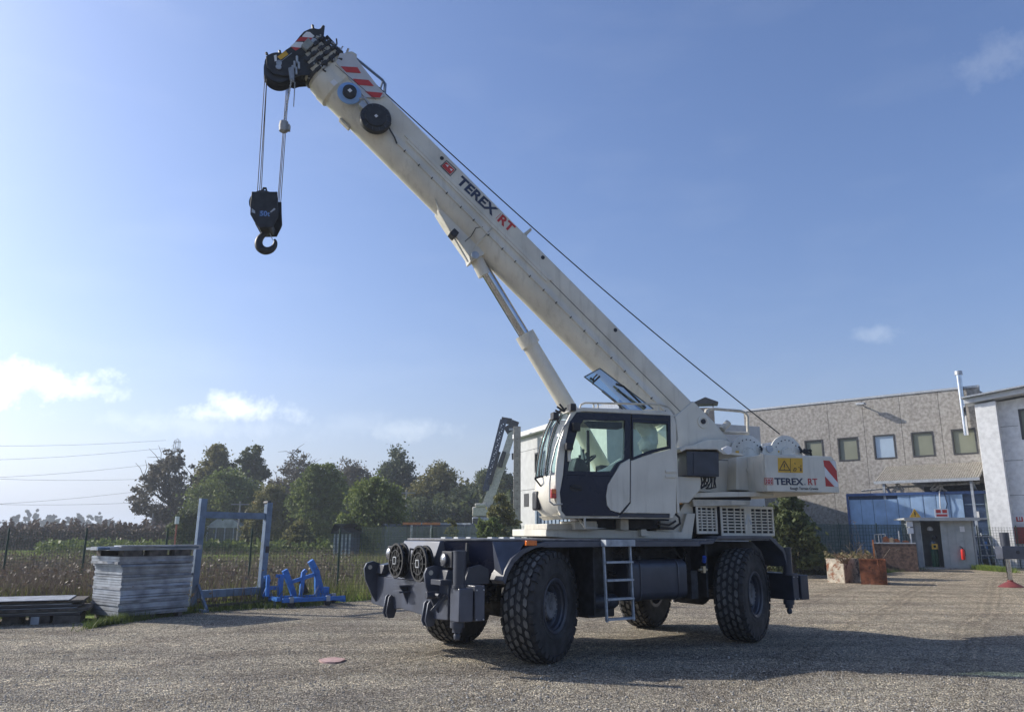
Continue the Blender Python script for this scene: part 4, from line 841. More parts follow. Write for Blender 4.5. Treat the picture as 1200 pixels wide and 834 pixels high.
# ---- boom head
HL = .20
ho = [(309.5, 68), (313, 65.5), (318, 64), (329, 63.5), (333, 60), (340, 55.5), (349, 44), (354, 38.5), (361, 35.2), (366, 34.5), (371, 35.5), (377, 33.5), (377.5, 44), (380, 53), (383, 62), (381, 74), (371, 84), (364, 89), (350, 90), (343, 92), (338, 90), (330, 90.5), (318, 88), (311, 80)]
for l0_, l1_ in ((HL - .02, HL), (-HL, -HL + .02)):
    b = MB(BM); b.prism(B(ho, HL), l0_, l1_); hd_ = cob('head_plate', b, black, bevel=.004)
head = None
b = MB(BM); b.prism(B([(352, 48), (362, 38), (376, 38), (381, 62), (378, 78), (364, 86), (352, 86), (340, 78), (345, 58)], HL), -.17, .17); head = cob('boom_head', b, black, bevel=.01)
for (px, py, r_) in ((324.5, 81, .255), (325, 76, .25), (366, 50, .24)):
    t, n = BM.side(px, py, HL)
    for l_ in (-.14, -.05, .04, .13):
        b = MB(BM); b.lathe([(r_, -.022), (r_ - .035, -.008), (r_ - .035, .008), (r_, .022), (r_ - .06, .024), (.05, .024), (.05, -.024), (r_ - .06, -.024), (r_, -.022)], (t, l_, n), (0, 1, 0), 36); cob('sheave', b, mat('dark_sheave', (.035, .038, .048), .45, .2, .2), head)
    b = MB(BM); b.lathe([(.05, 0), (.05, .03), (.001, .03)], (t, HL, n), (0, 1, 0), 16); cob('sheave_pin', b, steel, head)
def hdec(pts, m, nm, lat=HL, th=.006): 
    b = MB(BM); b.prism(B(pts, lat), lat + .001, lat + th); return cob(nm, b, m, head)
hdec([(352.5, 43.5), (357, 39), (361, 39.3), (366.5, 44), (364, 46), (352, 45)], white, 'white_stripe'); hdec([(344.5, 50.4), (350.5, 45), (365, 46.2), (360.5, 49.7)], red, 'red_stripe')
hdec([(338, 56.5), (344, 51), (353, 51.2), (354, 54), (350.5, 57.8)], white, 'white_stripe'); hdec([(339.2, 57.2), (350, 57.8), (344.3, 61.2)], red, 'red_stripe')
hdec([(323, 68.5), (332.5, 61.2), (336, 65.5), (327, 72)], yellow, 'warning_sign'); hdec([(319, 67), (322, 66), (322.5, 73), (320, 74)], white, 'sticker')
b = MB(BM); q = B([(351, 57), (359, 48.5), (365.5, 55), (356.5, 63.5)], HL); b.prism(q, HL, HL + .08); lb = cob('limit_switch_box', b, mat('pale_grey_box', (.30, .32, .30), .5), head, bevel=.006)
b = MB(BM); q = B([(322, 78), (340, 64)], HL); b.bar((q[0][0], HL + .004, q[0][1]), (q[1][0], HL + .004, q[1][1]), .008, .008, up=(0, 1, 0)); cob('seam', b, steel, head)
rr = random.Random(4)
b = MB(BM)
for i in range(24):
    px, py = rr.uniform(368, 380), rr.uniform(44, 76); t, n = BM.side(px, py, HL); b.tube([(t, HL, n), (t + rr.uniform(-.05, .05), HL + .05, n + rr.uniform(-.05, .05))], rr.uniform(.008, .02), 6)
for (px, py) in ((346, 73), (343, 79), (348, 80), (345, 86), (341, 84)): 
    t, n = BM.side(px, py, HL); b.tube([(t - .05, HL + .03, n - .04), (t + .05, HL + .04, n + .05)], .022, 6)
o = cob('head_fittings', b, steel, head); o['kind'] = 'stuff'
b = MB(BM)
for (a_, c_) in (((376, 42), (377, 32)), ((365, 36), (364, 31)), ((377, 32), (372, 40)), ((311, 66), (310, 63.5)), ((326, 64), (325.5, 61)), ((380, 50), (381, 62))):
    q = B([a_, c_], 0); b.tube([(q[0][0], 0, q[0][1]), (q[1][0], 0, q[1][1])], .025, 6)
cob('rope_keeper', b, black, head)['kind'] = 'stuff'
b = MB(BM); q = B([(336, 82), (341, 80), (343, 87), (343, 97), (338, 96)], .24); b.prism(q, .20, .26); cob('anchor_plate', b, mat('galv_plate', (.28, .30, .33), .5, .3), head)
# ---- ropes
wx, wz = SUP.side(914, 506.5, 0)
top = BM.w((TH + .05, 0, .09)); w0 = SUP.w((wx, 0, wz)); b = MB(ID)
pa = [w0.lerp(top, i / 24) - Vector((0, 0, .22 * math.sin(math.pi * i / 24) * (1 - .35 * i / 24))) for i in range(25)]
gq = BM.side(620, 266.5, .05)
tn = BM.w((TH + 1.6, 0, .12)); hs = BM.w((*[BM.side(378, 45, 0)[0]], 0, BM.side(378, 45, 0)[1]))
b.tube(pa + [hs], .013, 6); cob('hoist_rope', b, ropeM)
for l_, ax_, bx_ in ((.14, 308.6, 300.5), (.0, 310.8, 303), (-.05, 311, 305), (.1, 334.8, 324.5), (-.02, 336.2, 326), (-.12, 337.4, 328)):
    ya = 90; yb = 228 if ax_ < 320 else 238
    p0 = BM.side(ax_, ya, l_ * .5); p0 = BM.w((p0[0], l_ * .5, p0[1]))
    r_ = pray(bx_, yb); p1 = EYEV + r_ * (p0.y / r_.y)
    b = MB(ID); b.tube([p0, p1], .0075, 6); cob('hoist_rope', b, ropeM)
b = MB(ID); p0 = BM.side(341, 92, .3); p0 = BM.w((p0[0], .3, p0[1])); r_ = pray(331, 150); p1 = EYEV + r_ * (p0.y / r_.y)
n_ = 34
for i in range(n_):
    a_ = p0.lerp(p1, i / n_); c_ = p0.lerp(p1, (i + 1.25) / n_); s_ = .018 if i % 2 else 0; b.bar(a_ + Vector((-.01, s_, 0)), c_ + Vector((-.01, -s_, 0)), .026, .012)
r_ = pray(342.5, 126); p3 = EYEV + r_ * (p0.y / r_.y); p2 = p0 + Vector((.05, 0, -.1))
for i in range(14): b.bar(p2.lerp(p3, i / 14), p2.lerp(p3, (i + 1.2) / 14), .022, .012)
o = cob('switch_chain', b, steel); o['kind'] = 'stuff'
b = MB(ID); b.lathe([(.03, .12), (.075, .09), (.085, 0), (.075, -.09), (.03, -.12)], p1, (0, 0, 1), 16); b.box(p1.x + .04, p1.x + .11, p1.y - .04, p1.y + .04, p1.z - .08, p1.z + .03); cob('switch_weight', b, mat('grey_casting', (.32, .33, .34), .6, .2, .2, 12))
# ---- hook block
hk0 = BM.side(325, 90, 0); hkp = BM.w((hk0[0], 0, hk0[1]))
class HF(Frame):
    def __init__(s, O): s.O = O; a = R(7); s.F = Vector((math.cos(a), math.sin(a), 0)); s.N = Vector((math.sin(a), -math.cos(a), 0)); s.U = Vector((0, 0, 1))
HK = HF(Vector((hkp.x, hkp.y, 0)))
hc = HK.side(312, 285, 0)
hook = thing('hook_block', HK.w((hc[0], 0, hc[1])), 'black hook block with pale blue 50t mark hanging on ropes from the raised boom', 'hook block')
def hob(nm, b, m, par=None, bevel=0): return ob(nm, b, m, par or hook, bevel)
HP = lambda pts, l: [HK.side(a, c_, l) for a, c_ in pts]
op = [(293.8, 226.3), (324, 226.3), (324.3, 240), (325, 254), (324, 257), (318.5, 268), (303, 268.5), (298, 263), (292.3, 253), (292.5, 240)]
for l0_, l1_ in ((.20, .225), (-.225, -.20)):
    b = MB(HK); b.prism(HP(op, .22), l0_, l1_); hp = hob('side_plate', b, black, bevel=.006)
    if l0_ > 0:
        for pts in (((294.2, 246), (298, 249), (298.2, 252), (294, 250.8)), ((320.5, 245.5), (322, 247), (316.5, 251), (315.5, 250))):
            b = MB(HK); b.prism(HP(pts, .22), .226, .229); hob('cutout', b, mat('worn_edge', (.42, .46, .52), .5), hp)
for l_ in (-.13, -.045, .045, .13):
    x, z = HK.side(308.5, 243, 0); b = MB(HK); b.lathe([(.225, -.03), (.19, -.01), (.19, .01), (.225, .03), (.04, .03), (.04, -.03), (.225, -.03)], (x, l_, z), (0, 1, 0), 32); hob('sheave', b, MATS['dark_sheave'])
b = MB(HK); x, z = HK.side(309, 226, 0); b.ring([(x - .05, z), (x - .03, z + .07), (x + .03, z + .07), (x + .05, z)], [(x - .02, z + .01), (x - .012, z + .045), (x + .012, z + .045), (x + .02, z + .01)], -.02, .02); hob('lifting_eye', b, black)
b = MB(HK); b.prism(HP([(303, 266), (320, 266), (319, 273), (316, 275), (306, 275), (304, 272)], 0), -.18, .2); hob('crosshead', b, black, bevel=.02)
b = MB(HK); pts = HP([(313, 268), (312.5, 273), (308, 276.5), (304, 281), (302.3, 286.5), (304, 292), (309.5, 295.4), (316, 294.6), (320.6, 290.6), (322, 285.5), (321, 282)], 0)
rr_ = [.036, .042, .05, .06, .068, .073, .070, .060, .047, .034, .016]
def crs(a, i, t):
    n_ = len(a) - 1; p = [np.array(a[max(0, min(n_, k))], float) for k in (i - 1, i, i + 1, i + 2)]
    return .5 * (2 * p[1] + (p[2] - p[0]) * t + (2 * p[0] - 5 * p[1] + 4 * p[2] - p[3]) * t * t + (3 * p[1] - p[0] - 3 * p[2] + p[3]) * t ** 3)
sm_ = [crs(pts, i, k / 4) for i in range(len(pts) - 1) for k in range(4)] + [np.array(pts[-1])]; sr_ = [float(crs([(r, r) for r in rr_], i, k / 4)[0]) for i in range(len(pts) - 1) for k in range(4)] + [rr_[-1]]
b.tube([(float(x), 0, float(z)) for x, z in sm_], sr_, 18); hkk = hob('hook', b, black)
b = MB(HK); q = HP([(314.5, 273), (319, 283)], 0); b.bar((q[0][0], 0, q[0][1]), (q[1][0], 0, q[1][1]), .03, .012); hob('safety_latch', b, steel, hkk)
x, z = HK.side(303.2, 254.8, .226)
b = MB(HK); b.prism(HP([(303, 248.8), (311.5, 248.8), (311.5, 255.4), (303, 255.4)], .226), .2265, .229); pl = hob('capacity_plate', b, mat('blue_plate', (.02, .05, .13), .4))
X = HK.F; o, wd = text(0, '50t', mat('pale_blue_print', (.16, .30, .58), .4), hook, HK.w((x + .008, .229, z + .004)), HK.F, Vector((0, 0, 1)), .125, 'lettering', 1.0, .01, .002)
# ================================================================== SURROUNDINGS
def up(P_, py):                                             # height above a ground point where the picture row is py
    c_, s_ = math.cos(PITCH), math.sin(PITCH); v = -(py - 417) / FPX; Y = P_[1]
    return EYE + Y * (s_ + v * c_) / (c_ - v * s_)
class Wall(Frame):                                          # x along the wall to the right, y towards the viewer, z up
    def __init__(s, A, dirv): s.O = Vector((A[0], A[1], 0)); s.F = Vector((dirv[0], dirv[1], 0)).normalized(); s.N = Vector((s.F.y, -s.F.x, 0)); s.U = Vector((0, 0, 1))
class Yaw(Frame):
    def __init__(s, O, deg): a = R(deg); s.O = Vector(O); s.F = Vector((math.cos(a), math.sin(a), 0)); s.N = Vector((-math.sin(a), math.cos(a), 0)); s.U = Vector((0, 0, 1))
def col(name, hexish, **k): return mat(name, hexish, **k)

# ---- grey aggregate panel building
gw = Wall((16.0, 62.5), (.755, -.656))
agg = mat('exposed_aggregate', (.36, .345, .32), .95, 0, .22, 5.5, .6, 12, col2=(.20, .185, .17), wear=((.17, .155, .145), 1.1, .62), streak=.35)
gA = gw.side(877, 487, 0); zt = 11.3
L0, L1 = gw.side(872, 487, 0)[0], gw.side(1150, 470, 0)[0]
gb_ = thing('industrial_building', gw.w((L0, 0, 0)), 'long two storey building of rough brown grey aggregate panels with five square windows', 'building')
wins = [((943, 514), (967, 541)), ((981.5, 511), (1008, 536)), ((1023, 506.5), (1051.5, 533)), ((1067.5, 503.5), (1097, 530)), ((1114.5, 499.5), (1147.5, 527))]
wr = []
for (a, c_), (d, e) in wins:
    x0, z1 = gw.side(a, c_ + .5, 0); x1, z0 = gw.side(d, e + .5, 0); wr.append((x0, x1, z0, z1))
zc = sum(r[2] for r in wr) / 5; zd = sum(r[3] for r in wr) / 5
edges = [L0] + [(wr[i][1] + wr[i + 1][0]) / 2 for i in range(4)] + [L1]
for i in range(5):
    a, e = edges[i] + .012, edges[i + 1] - .012; x0, x1 = wr[i][0], wr[i][1]
    b = MB(gw); b.box(a, e, -.25, 0, 0, zc); b.box(a, e, -.25, 0, zd, zt); b.box(a, x0, -.25, 0, zc, zd); b.box(x1, e, -.25, 0, zc, zd); ob('wall_panel', b, agg, gb_)
    b = MB(gw); f_ = .09; b.ring([(x0, zc), (x1, zc), (x1, zd), (x0, zd)], [(x0 + f_, zc + f_), (x1 - f_, zc + f_), (x1 - f_, zd - f_), (x0 + f_, zd - f_)], -.15, .03); wf = ob('window', b, alum, gb_)
    b = MB(gw); b.box(x0 + f_, x1 - f_, -.13, -.11, zc + f_, zd - f_); ob('pane', b, win_blue if i == 2 else win_olive, wf)
b = MB(gw); b.box(L0, L1, -14, -.26, 0, zt - .2); ob('building_body', b, agg, gb_)
b = MB(gw); b.box(L0 - .1, L1, -.3, .07, zt, zt + .14); ob('coping', b, steel, gb_)
x, z = gw.side(1011, 473, .5); b = MB(gw); b.tube([(x, 0, z), (x, .9, z + .05)], .05, 8); b.box(x - .28, x + .28, .5, 1.05, z, z + .16); ob('floodlight', b, steel, gb_, bevel=.02)
for (px, py) in ((933, 560),):
    x, z = gw.side(px, py, .02)
x0, z0 = gw.side(1133, 507, .3); x1, z1 = gw.side(1126, 436, .3); xm = (x0 + x1) / 2
b = MB(gw); b.tube([(x0, .3, z0), (x0, .3, z1)], .17, 14); fl = ob('flue_pipe', b, chrome, gb_); b = MB(gw); b.tube([(x0, .3, z1), (x0, .3, z1 + .25)], .24, 14); ob('flue_cap', b, steel, fl)
# canopy on its front
x0, z0 = gw.side(1047, 543.5, 0); x1 = L1 - .1; zl = z0 - 1.15; b = MB(gw)
n = 44
for k in range(n):
    a = x0 - .4 + (x1 - x0 + .4) * k / n; e = x0 - .4 + (x1 - x0 + .4) * (k + .55) / n
    b._a([(a, .05, z0), (e, .05, z0), (e, 3.0, zl), (a, 3.0, zl), (a, .05, z0 - .05), (e, .05, z0 - .05), (e, 3.0, zl - .05), (a, 3.0, zl - .05)], [(0, 1, 2, 3), (4, 7, 6, 5), (0, 3, 7, 4), (1, 5, 6, 2), (3, 2, 6, 7)])
b._a([(x0 - .4, .05, z0 - .06), (x1, .05, z0 - .06), (x1, 3.0, zl - .06), (x0 - .4, 3.0, zl - .06)], [(0, 1, 2, 3)])
ob('canopy_roof', b, mat('weathered_sheet', (.33, .305, .26), .8, 0, .15, 5), gb_)
b = MB(gw); b.box(x0 - .45, x1, 2.98, 3.1, zl - .2, zl - .02); ob('canopy_gutter', b, steel, gb_)
for a in (x0 + .1, x1 - .5):
    b = MB(gw); b.bar((a, 2.9, zl - .15), (a, .05, zl - 1.5), .12); b.bar((a, 2.9, 0), (a, 2.9, zl - .1), .14); ob('canopy_strut', b, galv, gb_)
b = MB(gw); b.box(x0 + 1.8, x1, -.02, .03, 3.5, zl - .2); ob('dark_wall_sheet', b, under, gb_)  # flat black sheet on the wall below the canopy

# ---- white block building on the right
ww = Wall(gw.w((L1 - .3, 2.6, 0)), (.755, -.656))
blk = mat('white_painted_block', (.70, .71, .71), .85, 0, .07, 4, .2, 25)
x0 = ww.side(1144, 470, 0)[0]; z0 = ww.side(1146, 463, 0)[1]; x1 = x0 + 26
wb = thing('block_building', ww.w((x0, 0, 0)), 'white painted block building with sloping gable roof at the right edge', 'building')
xw, zw1 = ww.side(1193, 476, 0); zw0 = ww.side(1193, 512, 0)[1]
slope = .105
rz = lambda x: z0 + (x - x0) * slope
def wpoly(a, e, zz0, zz1=None): return [(a, zz0), (e, zz0), (e, zz1 if zz1 is not None else rz(e) - .5), (a, zz1 if zz1 is not None else rz(a) - .5)]
b = MB(ww); b.prism(wpoly(x0, xw, 0), -.3, 0); b.prism(wpoly(xw, xw + 3.2, 0, zw0), -.3, 0); b.prism([(xw, zw1), (xw + 3.2, zw1), (xw + 3.2, rz(xw + 3.2) - .5), (xw, rz(xw) - .5)], -.3, 0); b.prism(wpoly(xw + 3.2, x1, 0), -.3, 0)
ob('wall', b, blk, wb)
b = MB(ww); b.prism([(x0, 0), (x1, 0), (x1, rz(x1) - .6), (x0, rz(x0) - .6)], -22, -.31); ob('building_body', b, blk, wb)
nb = 0
for zz in (2.1, 4.2, 6.25, 8.3):
    b = MB(ww); b.box(x0 + 1.05, xw + 8 if zz < 5 else xw - .1, .0, .012, zz - .02, zz + .02); ob('joint', b, mat('grey_joint', (.30, .31, .31), .8), wb)
b = MB(ww); b.ring([(xw, zw0), (xw + 3.2, zw0), (xw + 3.2, zw1), (xw, zw1)], [(xw + .1, zw0 + .1), (xw + 3.1, zw0 + .1), (xw + 3.1, zw1 - .1), (xw + .1, zw1 - .1)], -.2, .03); wf = ob('window', b, alum, wb)
b = MB(ww); b.box(xw + .1, xw + 3.1, -.15, -.12, zw0 + .1, zw1 - .1); ob('pane', b, win_olive, wf)
b = MB(ww); b.prism([(x0 + .02, 0), (x0 + 1.15, 0), (x0 + 1.15, rz(x0 + 1.15) - .5), (x0 + .02, rz(x0) - .5)], .01, .65); ob('pilaster', b, blk, wb, bevel=.02)
b = MB(ww); b.prism([(x0 - .5, rz(x0 - .5) - .38), (x0 - .5, rz(x0 - .5) - .05), (x1, rz(x1) - .05), (x1, rz(x1) - .38)], -.4, .85); ob('roof_fascia', b, mat('white_fascia', (.50, .52, .54), .6, 0, .05, 3), wb, bevel=.02)
b = MB(ww); b.prism([(x0 - .6, rz(x0 - .6) - .04), (x0 - .6, rz(x0 - .6) + .05), (x1, rz(x1) + .05), (x1, rz(x1) - .04)], -22, 1.1); ob('roof_edge', b, steel, wb)
x, z = ww.side(1196, 604, .04); b = MB(ww); b.box(x - .35, x + .25, .02, .05, z - .32, z + .22); sg = ob('fire_point_sign', b, white, wb)
b = MB(ww); b.box(x - .18, x - .1, .051, .056, z - .18, z + .1); b.box(x - .02, x + .02, .051, .056, z - .18, z + .1); b.box(x + .08, x + .16, .051, .056, z - .18, z + .1); b.box(x - .18, x + .16, .051, .056, z - .18, z - .12); ob('sign_mark', b, red, sg)
x, z = ww.side(1196, 622, .2); b = MB(ww); b.box(x - .35, x + .35, .02, .3, z - .55, z + .4); ob('red_hose_box', b, mat('dull_red', (.30, .045, .035), .6), wb, bevel=.02)

# ---- pale building behind the cab
lw_ = Wall((.65, 60), (.37, -.93))
x0, zt2 = lw_.side(609, 514, 0); x1 = x0 + 10.5
pbm = mat('pale_panel', (.47, .48, .48), .8, 0, .05, 2, .1, 20)
pb = thing('panel_building', lw_.w((x0, 0, 0)), 'pale grey panel building with olive window partly hidden behind the crane cab', 'building')
(wx0, wz1), (wx1, wz0) = lw_.side(627.5, 530.5, 0), lw_.side(640, 551, 0)
for a, e, zz0, zz1 in ((x0, wx0, 0, wz0 - 1.2), (x0, wx0, wz0 - 1.17, wz1 + .3), (x0, x1, wz1 + .33, zt2), (wx0, wx1, wz1, wz1 + .3), (wx0, x1, 3.6, wz0), (wx1, x1, wz0, wz1 + .3)):
    b = MB(lw_); b.box(a + .015, e - .015, -.3, 0, zz0, zz1); ob('wall_panel', b, pbm, pb)
b = MB(lw_); b.ring([(wx0, wz0), (wx1, wz0), (wx1, wz1), (wx0, wz1)], [(wx0 + .12, wz0 + .1), (wx1 - .12, wz0 + .1), (wx1 - .12, wz1 - .1), (wx0 + .12, wz1 - .1)], -.2, .04); wf = ob('window', b, alum, pb)
b = MB(lw_); b.box(wx0 + .12, wx1 - .12, -.15, -.12, wz0 + .1, wz1 - .1); ob('pane', b, mat('pale_olive_blind', (.30, .30, .22), .4, 0, .05, 1), wf)
b = MB(lw_); b.box(wx0 + .05, x1, -.3, -.02, 0, 3.57); dr = ob('corrugated_door', b, mat('blue_grey_sheet', (.22, .28, .36), .5, .2, .08, 3), pb)
for k in range(14):
    a = wx0 + .1 + k * .62; b = MB(lw_); b.box(a, a + .3, -.02, .06, .05, 3.5); ob('rib', b, MATS['blue_grey_sheet'], dr)
b = MB(lw_); b.box(x0 - .3, x1, -.4, .45, zt2, zt2 + .35); ob('roof_fascia', b, mat('white_paint_fascia', (.62, .63, .64), .5, 0, .04, 3), pb, bevel=.02)
x, z = lw_.side(618, 586, 0); b = MB(lw_); b.box(x - .45, x + .45, -.01, .03, z - .45, z + .5); ob('small_window', b, alum, pb)
b = MB(lw_); b.box(x0, x1 + 3, -12, -.31, 0, zt2 - .1); ob('building_body', b, pbm, pb)
pz = up((0, 60), 497); b = MB(lw_); b.box(x0 - .3, x0 + 10, -9, -3.2, zt2 - .2, pz + .6); ob('roof_parapet', b, mat('grey_blue_sheet', (.22, .25, .30), .6, .1), pb)
# concrete pier standing at its corner
pc = ground(606.5, 655); Pp = Vector((606.5 - 600, 0, 0)); q = at_depth(606.5, 500, 57); z1 = q.z
fr = Yaw((q.x, 57, 0), 0); b = MB(fr); b.box(-.26, .26, -.3, .3, 0, z1)
pier = thing('concrete_pier', (q.x, 57, 0), 'tall slim concrete pier with bolt holes left of the pale building', 'pier')
ob('shaft', b, mat('concrete', (.36, .33, .29), .9, 0, .12, 5, .3, 20), pier, bevel=.02)
for k in range(13):
    b = MB(fr); b.lathe([(.035, 0), (.035, .01), (.001, .01)], (0, -.30, 1.2 + k * .62), (0, -1, 0), 8); ob('bolt_hole', b, under, pier)
b = MB(fr); b.box(-.6, -.26, -.05, .05, z1 - .25, z1 - .1); ob('bracket', b, steel, pier)

# ---- far roof with chimney behind the boom foot
q = at_depth(860, 500, 80); fr = Yaw((q.x, 80, 0), -12)
hs_ = thing('gabled_house', (q.x, 80, 0), 'grey roofed house with square chimney seen behind the boom foot', 'house')
zr = up((0, 80), 496); ze = up((0, 80), 512)
b = MB(fr); b.box(-3.5, 12, 0, 9, 0, ze); ob('wall', b, pbm, hs_)
b = MB(fr); b.prism([(-.6, ze - .2), (4.5, zr + .1), (9.6, ze - .2), (9.6, ze - .5), (-.6, ze - .5)], -4, 12.5, ax='x'); rf = ob('roof', b, mat('slate_grey_roof', (.17, .175, .18), .8, 0, .12, 5), hs_)
for k in range(24):
    a = -4 + k * .7; b = MB(fr); b.bar((a, -.6, ze - .18), (a, 4.5, zr + .12), .06); ob('seam', b, MATS['slate_grey_roof'], rf)
qx = at_depth(829, 480, 80).x - q.x
b = MB(fr); zc1 = up((0, 80), 474); b.box(qx - .95, qx + .85, 1, 2.6, ze - 1, zc1); ch = ob('chimney', b, mat('dull_brick', (.30, .24, .20), .9, 0, .2, 12), hs_)
b = MB(fr); b.prism([(qx - 1.3, zc1 + .55), (qx, zc1 + 1.1), (qx + 1.3, zc1 + .55), (qx + 1.3, zc1 + .4), (qx - 1.3, zc1 + .4)], .8, 2.8)
for a in (-.8, .7): b.box(qx + a, qx + a + .12, 1.1, 1.2, zc1 - .01, zc1 + .5)
ob('chimney_cap', b, under, ch)

# ---- blue curtain-sided container and things round it
A = at_depth(1001, 640, 52.5); B2 = at_depth(1137, 640, 49.0)
cw_ = Wall((A.x, A.y), (B2.x - A.x, B2.y - A.y)); Lc = (B2 - A).length; zc1 = cw_.side(1001, 579, 0)[1]; zc2 = cw_.side(1137, 571, 0)[1]; zcm = (zc1 + zc2) / 2
ct = thing('blue_container', (A.x, A.y, 0), 'long blue curtain sided container below the canopy, its right end open', 'container')
b = MB(cw_); b.box(0, Lc + 1.3, -2.6, -.12, .5, zcm - .05); ob('container_body', b, mat('dark_blue_inner', (.03, .06, .13), .6), ct)
blu = mat('blue_tarpaulin', (.30, .44, .64), .6, 0, .12, 1.2, .35, 3, streak=.25)
nn = 9
for k in range(nn):
    a, e = Lc * k / nn, Lc * (k + 1) / nn; off = .02 * (k % 2); b = MB(cw_); m_ = 6
    P_ = []
    for j in range(m_ + 1): P_.append((a + .01 + (e - a - .02) * j / m_, off + (.018 if j % 2 else 0)))
    b.loft([[(x, y, .6) for x, y in P_], [(x, y + .02 * math.sin(x * 3), zcm - (.35 if k < 4 else .12)) for x, y in P_]], cap=False, closed=False, smooth=False)
    ob('curtain_panel', b, blu, ct)
b = MB(cw_); b.box(-.1, Lc + 1.3, -2.6, .08, zcm - .12, zcm + .06); ob('top_rail', b, mat('deep_blue_frame', (.04, .09, .24), .5), ct)
b = MB(cw_); b.box(-.12, .0, -.05, .12, .3, zcm); ob('corner_post', b, MATS['deep_blue_frame'], ct)
b = MB(cw_); b.box(Lc + 1.15, Lc + 1.35, -2.4, .06, .3, zcm + .1); ob('end_frame', b, mat('grey_green_panel', (.22, .26, .25), .7), ct)
for k in range(4):
    b = MB(cw_); b.box(Lc + .05, Lc + 1.1, -.12, -.04, 1.0 + k * .9, 1.06 + k * .9); ob('shelf', b, bluemetal, ct)
    b = MB(cw_); b.box(Lc + .15 + k * .22, Lc + .32 + k * .22, -.3, -.05, 1.06 + (k % 3) * .9, 1.5 + (k % 3) * .9); ob('stored_box', b, (steel, bluemetal, white, bluep)[k], ct)
b = MB(cw_)
for k, (a, e) in enumerate(((1.6, 2.6), (5.0, 6.3))): pass
b.tube([(.8, -.3, zcm + .25), (Lc * .4, -.35, zcm + .42), (Lc + 1.0, -.4, zcm + .55)], .07, 8); pr_ = ob('pipe_bundle', b, mat('old_pipe', (.33, .32, .30), .7, .2, .2, 8), loc=(A.x, A.y, zcm)); tag(pr_, 'grey pipe lying along the top of the blue container', 'pipe')
for i, px in enumerate((1051, 1103)):
    x, z = cw_.side(px, 570, -.2); b = MB(cw_); rr = random.Random(i)
    for k in range(5): b.tube([(x + rr.uniform(-.5, .5), -.2, zcm + .1), (x + rr.uniform(-.2, .2), -.15 + rr.uniform(-.1, .1), zcm + rr.uniform(.3, .75)), (x + rr.uniform(-.6, .6), -.1, zcm + .2)], .06, 6)
    t_ = ob('cloth_bundle', b, mat('dirty_cloth', (.34, .31, .27), .9), loc=cw_.w((x, -.2, zcm))); tag(t_, 'pale rag bundle tied on top of the blue container, ' + ('left one' if i == 0 else 'right one above the hanging straps'), 'bundle')
x, z = cw_.side(1105, 590, .1); b = MB(cw_); b.tube([(x - .05, .12, zcm + .1), (x - .1, .14, zcm - .8), (x - .15, .14, zcm - 1.9)], .03, 6); st_ = ob('white_strap', b, white, ct)
b = MB(cw_); b.tube([(x + .2, .12, zcm), (x + .3, .14, zcm - .7), (x + .1, .14, zcm - 1.4), (x + .25, .14, zcm - 1.9)], .03, 6); ob('dark_strap', b, navyd, ct)

# ---- grey gas cabinet with open door
A = ground(1079, 660.5); B2 = ground(1139, 661)
A.y = B2.y = 45.5; A.x = at_depth(1076, 660, 45.5).x; B2.x = at_depth(1139, 660, 45.5).x
kw = Wall((A.x, A.y), (B2.x - A.x, -.8)); Lk = B2.x - A.x; zk = kw.side(1100, 606, 0)[1]
gm = mat('grey_sheet', (.27, .29, .30), .6, .1, .08, 3, .05, 8); gm2 = mat('pale_grey_sheet', (.36, .38, .37), .6, .1, .06, 3)
kb = thing('gas_cabinet', (A.x, A.y, 0), 'small grey sheet metal cabinet with open doorway in front of the blue container', 'cabinet')
xo0, xo1 = kw.side(1082, 640, 0)[0], kw.side(1106, 640, 0)[0]
b = MB(kw); b.box(-.15, .12, -2.2, 0, .1, zk); ob('wall_left', b, gm, kb); 
b = MB(kw); b.box(.12, Lk + .1, -2.2, -2.12, .1, zk); ob('wall_back', b, gm, kb)
b = MB(kw); b.box(Lk, Lk + .10, -2.2, .0, .1, zk); ob('wall_right', b, gm, kb)
b = MB(kw); b.box(xo1, Lk - .02, -.06, .0, .1, zk - .05); dd = ob('sliding_door', b, gm2, kb, bevel=.01)
for f in (.2, .45, .7): b = MB(kw); b.box(xo1 + (Lk - xo1) * f, xo1 + (Lk - xo1) * f + .03, .0, .02, .15, zk - .1); ob('door_rib', b, gm2, dd)
b = MB(kw); b.box(-.15, xo0 - .0, -.06, 0, .1, zk); ob('front_panel', b, gm, kb)
b = MB(kw); b.prism([(xo0 - .02, 0), (xo0 + .12, -.9), (xo0 + .17, -.9), (xo0 + .05, 0)], .12, zk - .12, ax='z'); ob('inner_door', b, gm2, kb)
b = MB(kw); b.box(-.5, Lk + .7, -2.4, .45, zk, zk + .10); b.box(-.5, Lk + .3, .40, .46, zk - .06, zk + .12); ob('cabinet_roof', b, mat('roof_sheet', (.42, .43, .42), .6, .2, .08, 3), kb)
b = MB(kw); b.box(-.15, Lk + .15, -2.2, .1, 0, .1); ob('cabinet_base', b, MATS['concrete'], kb)
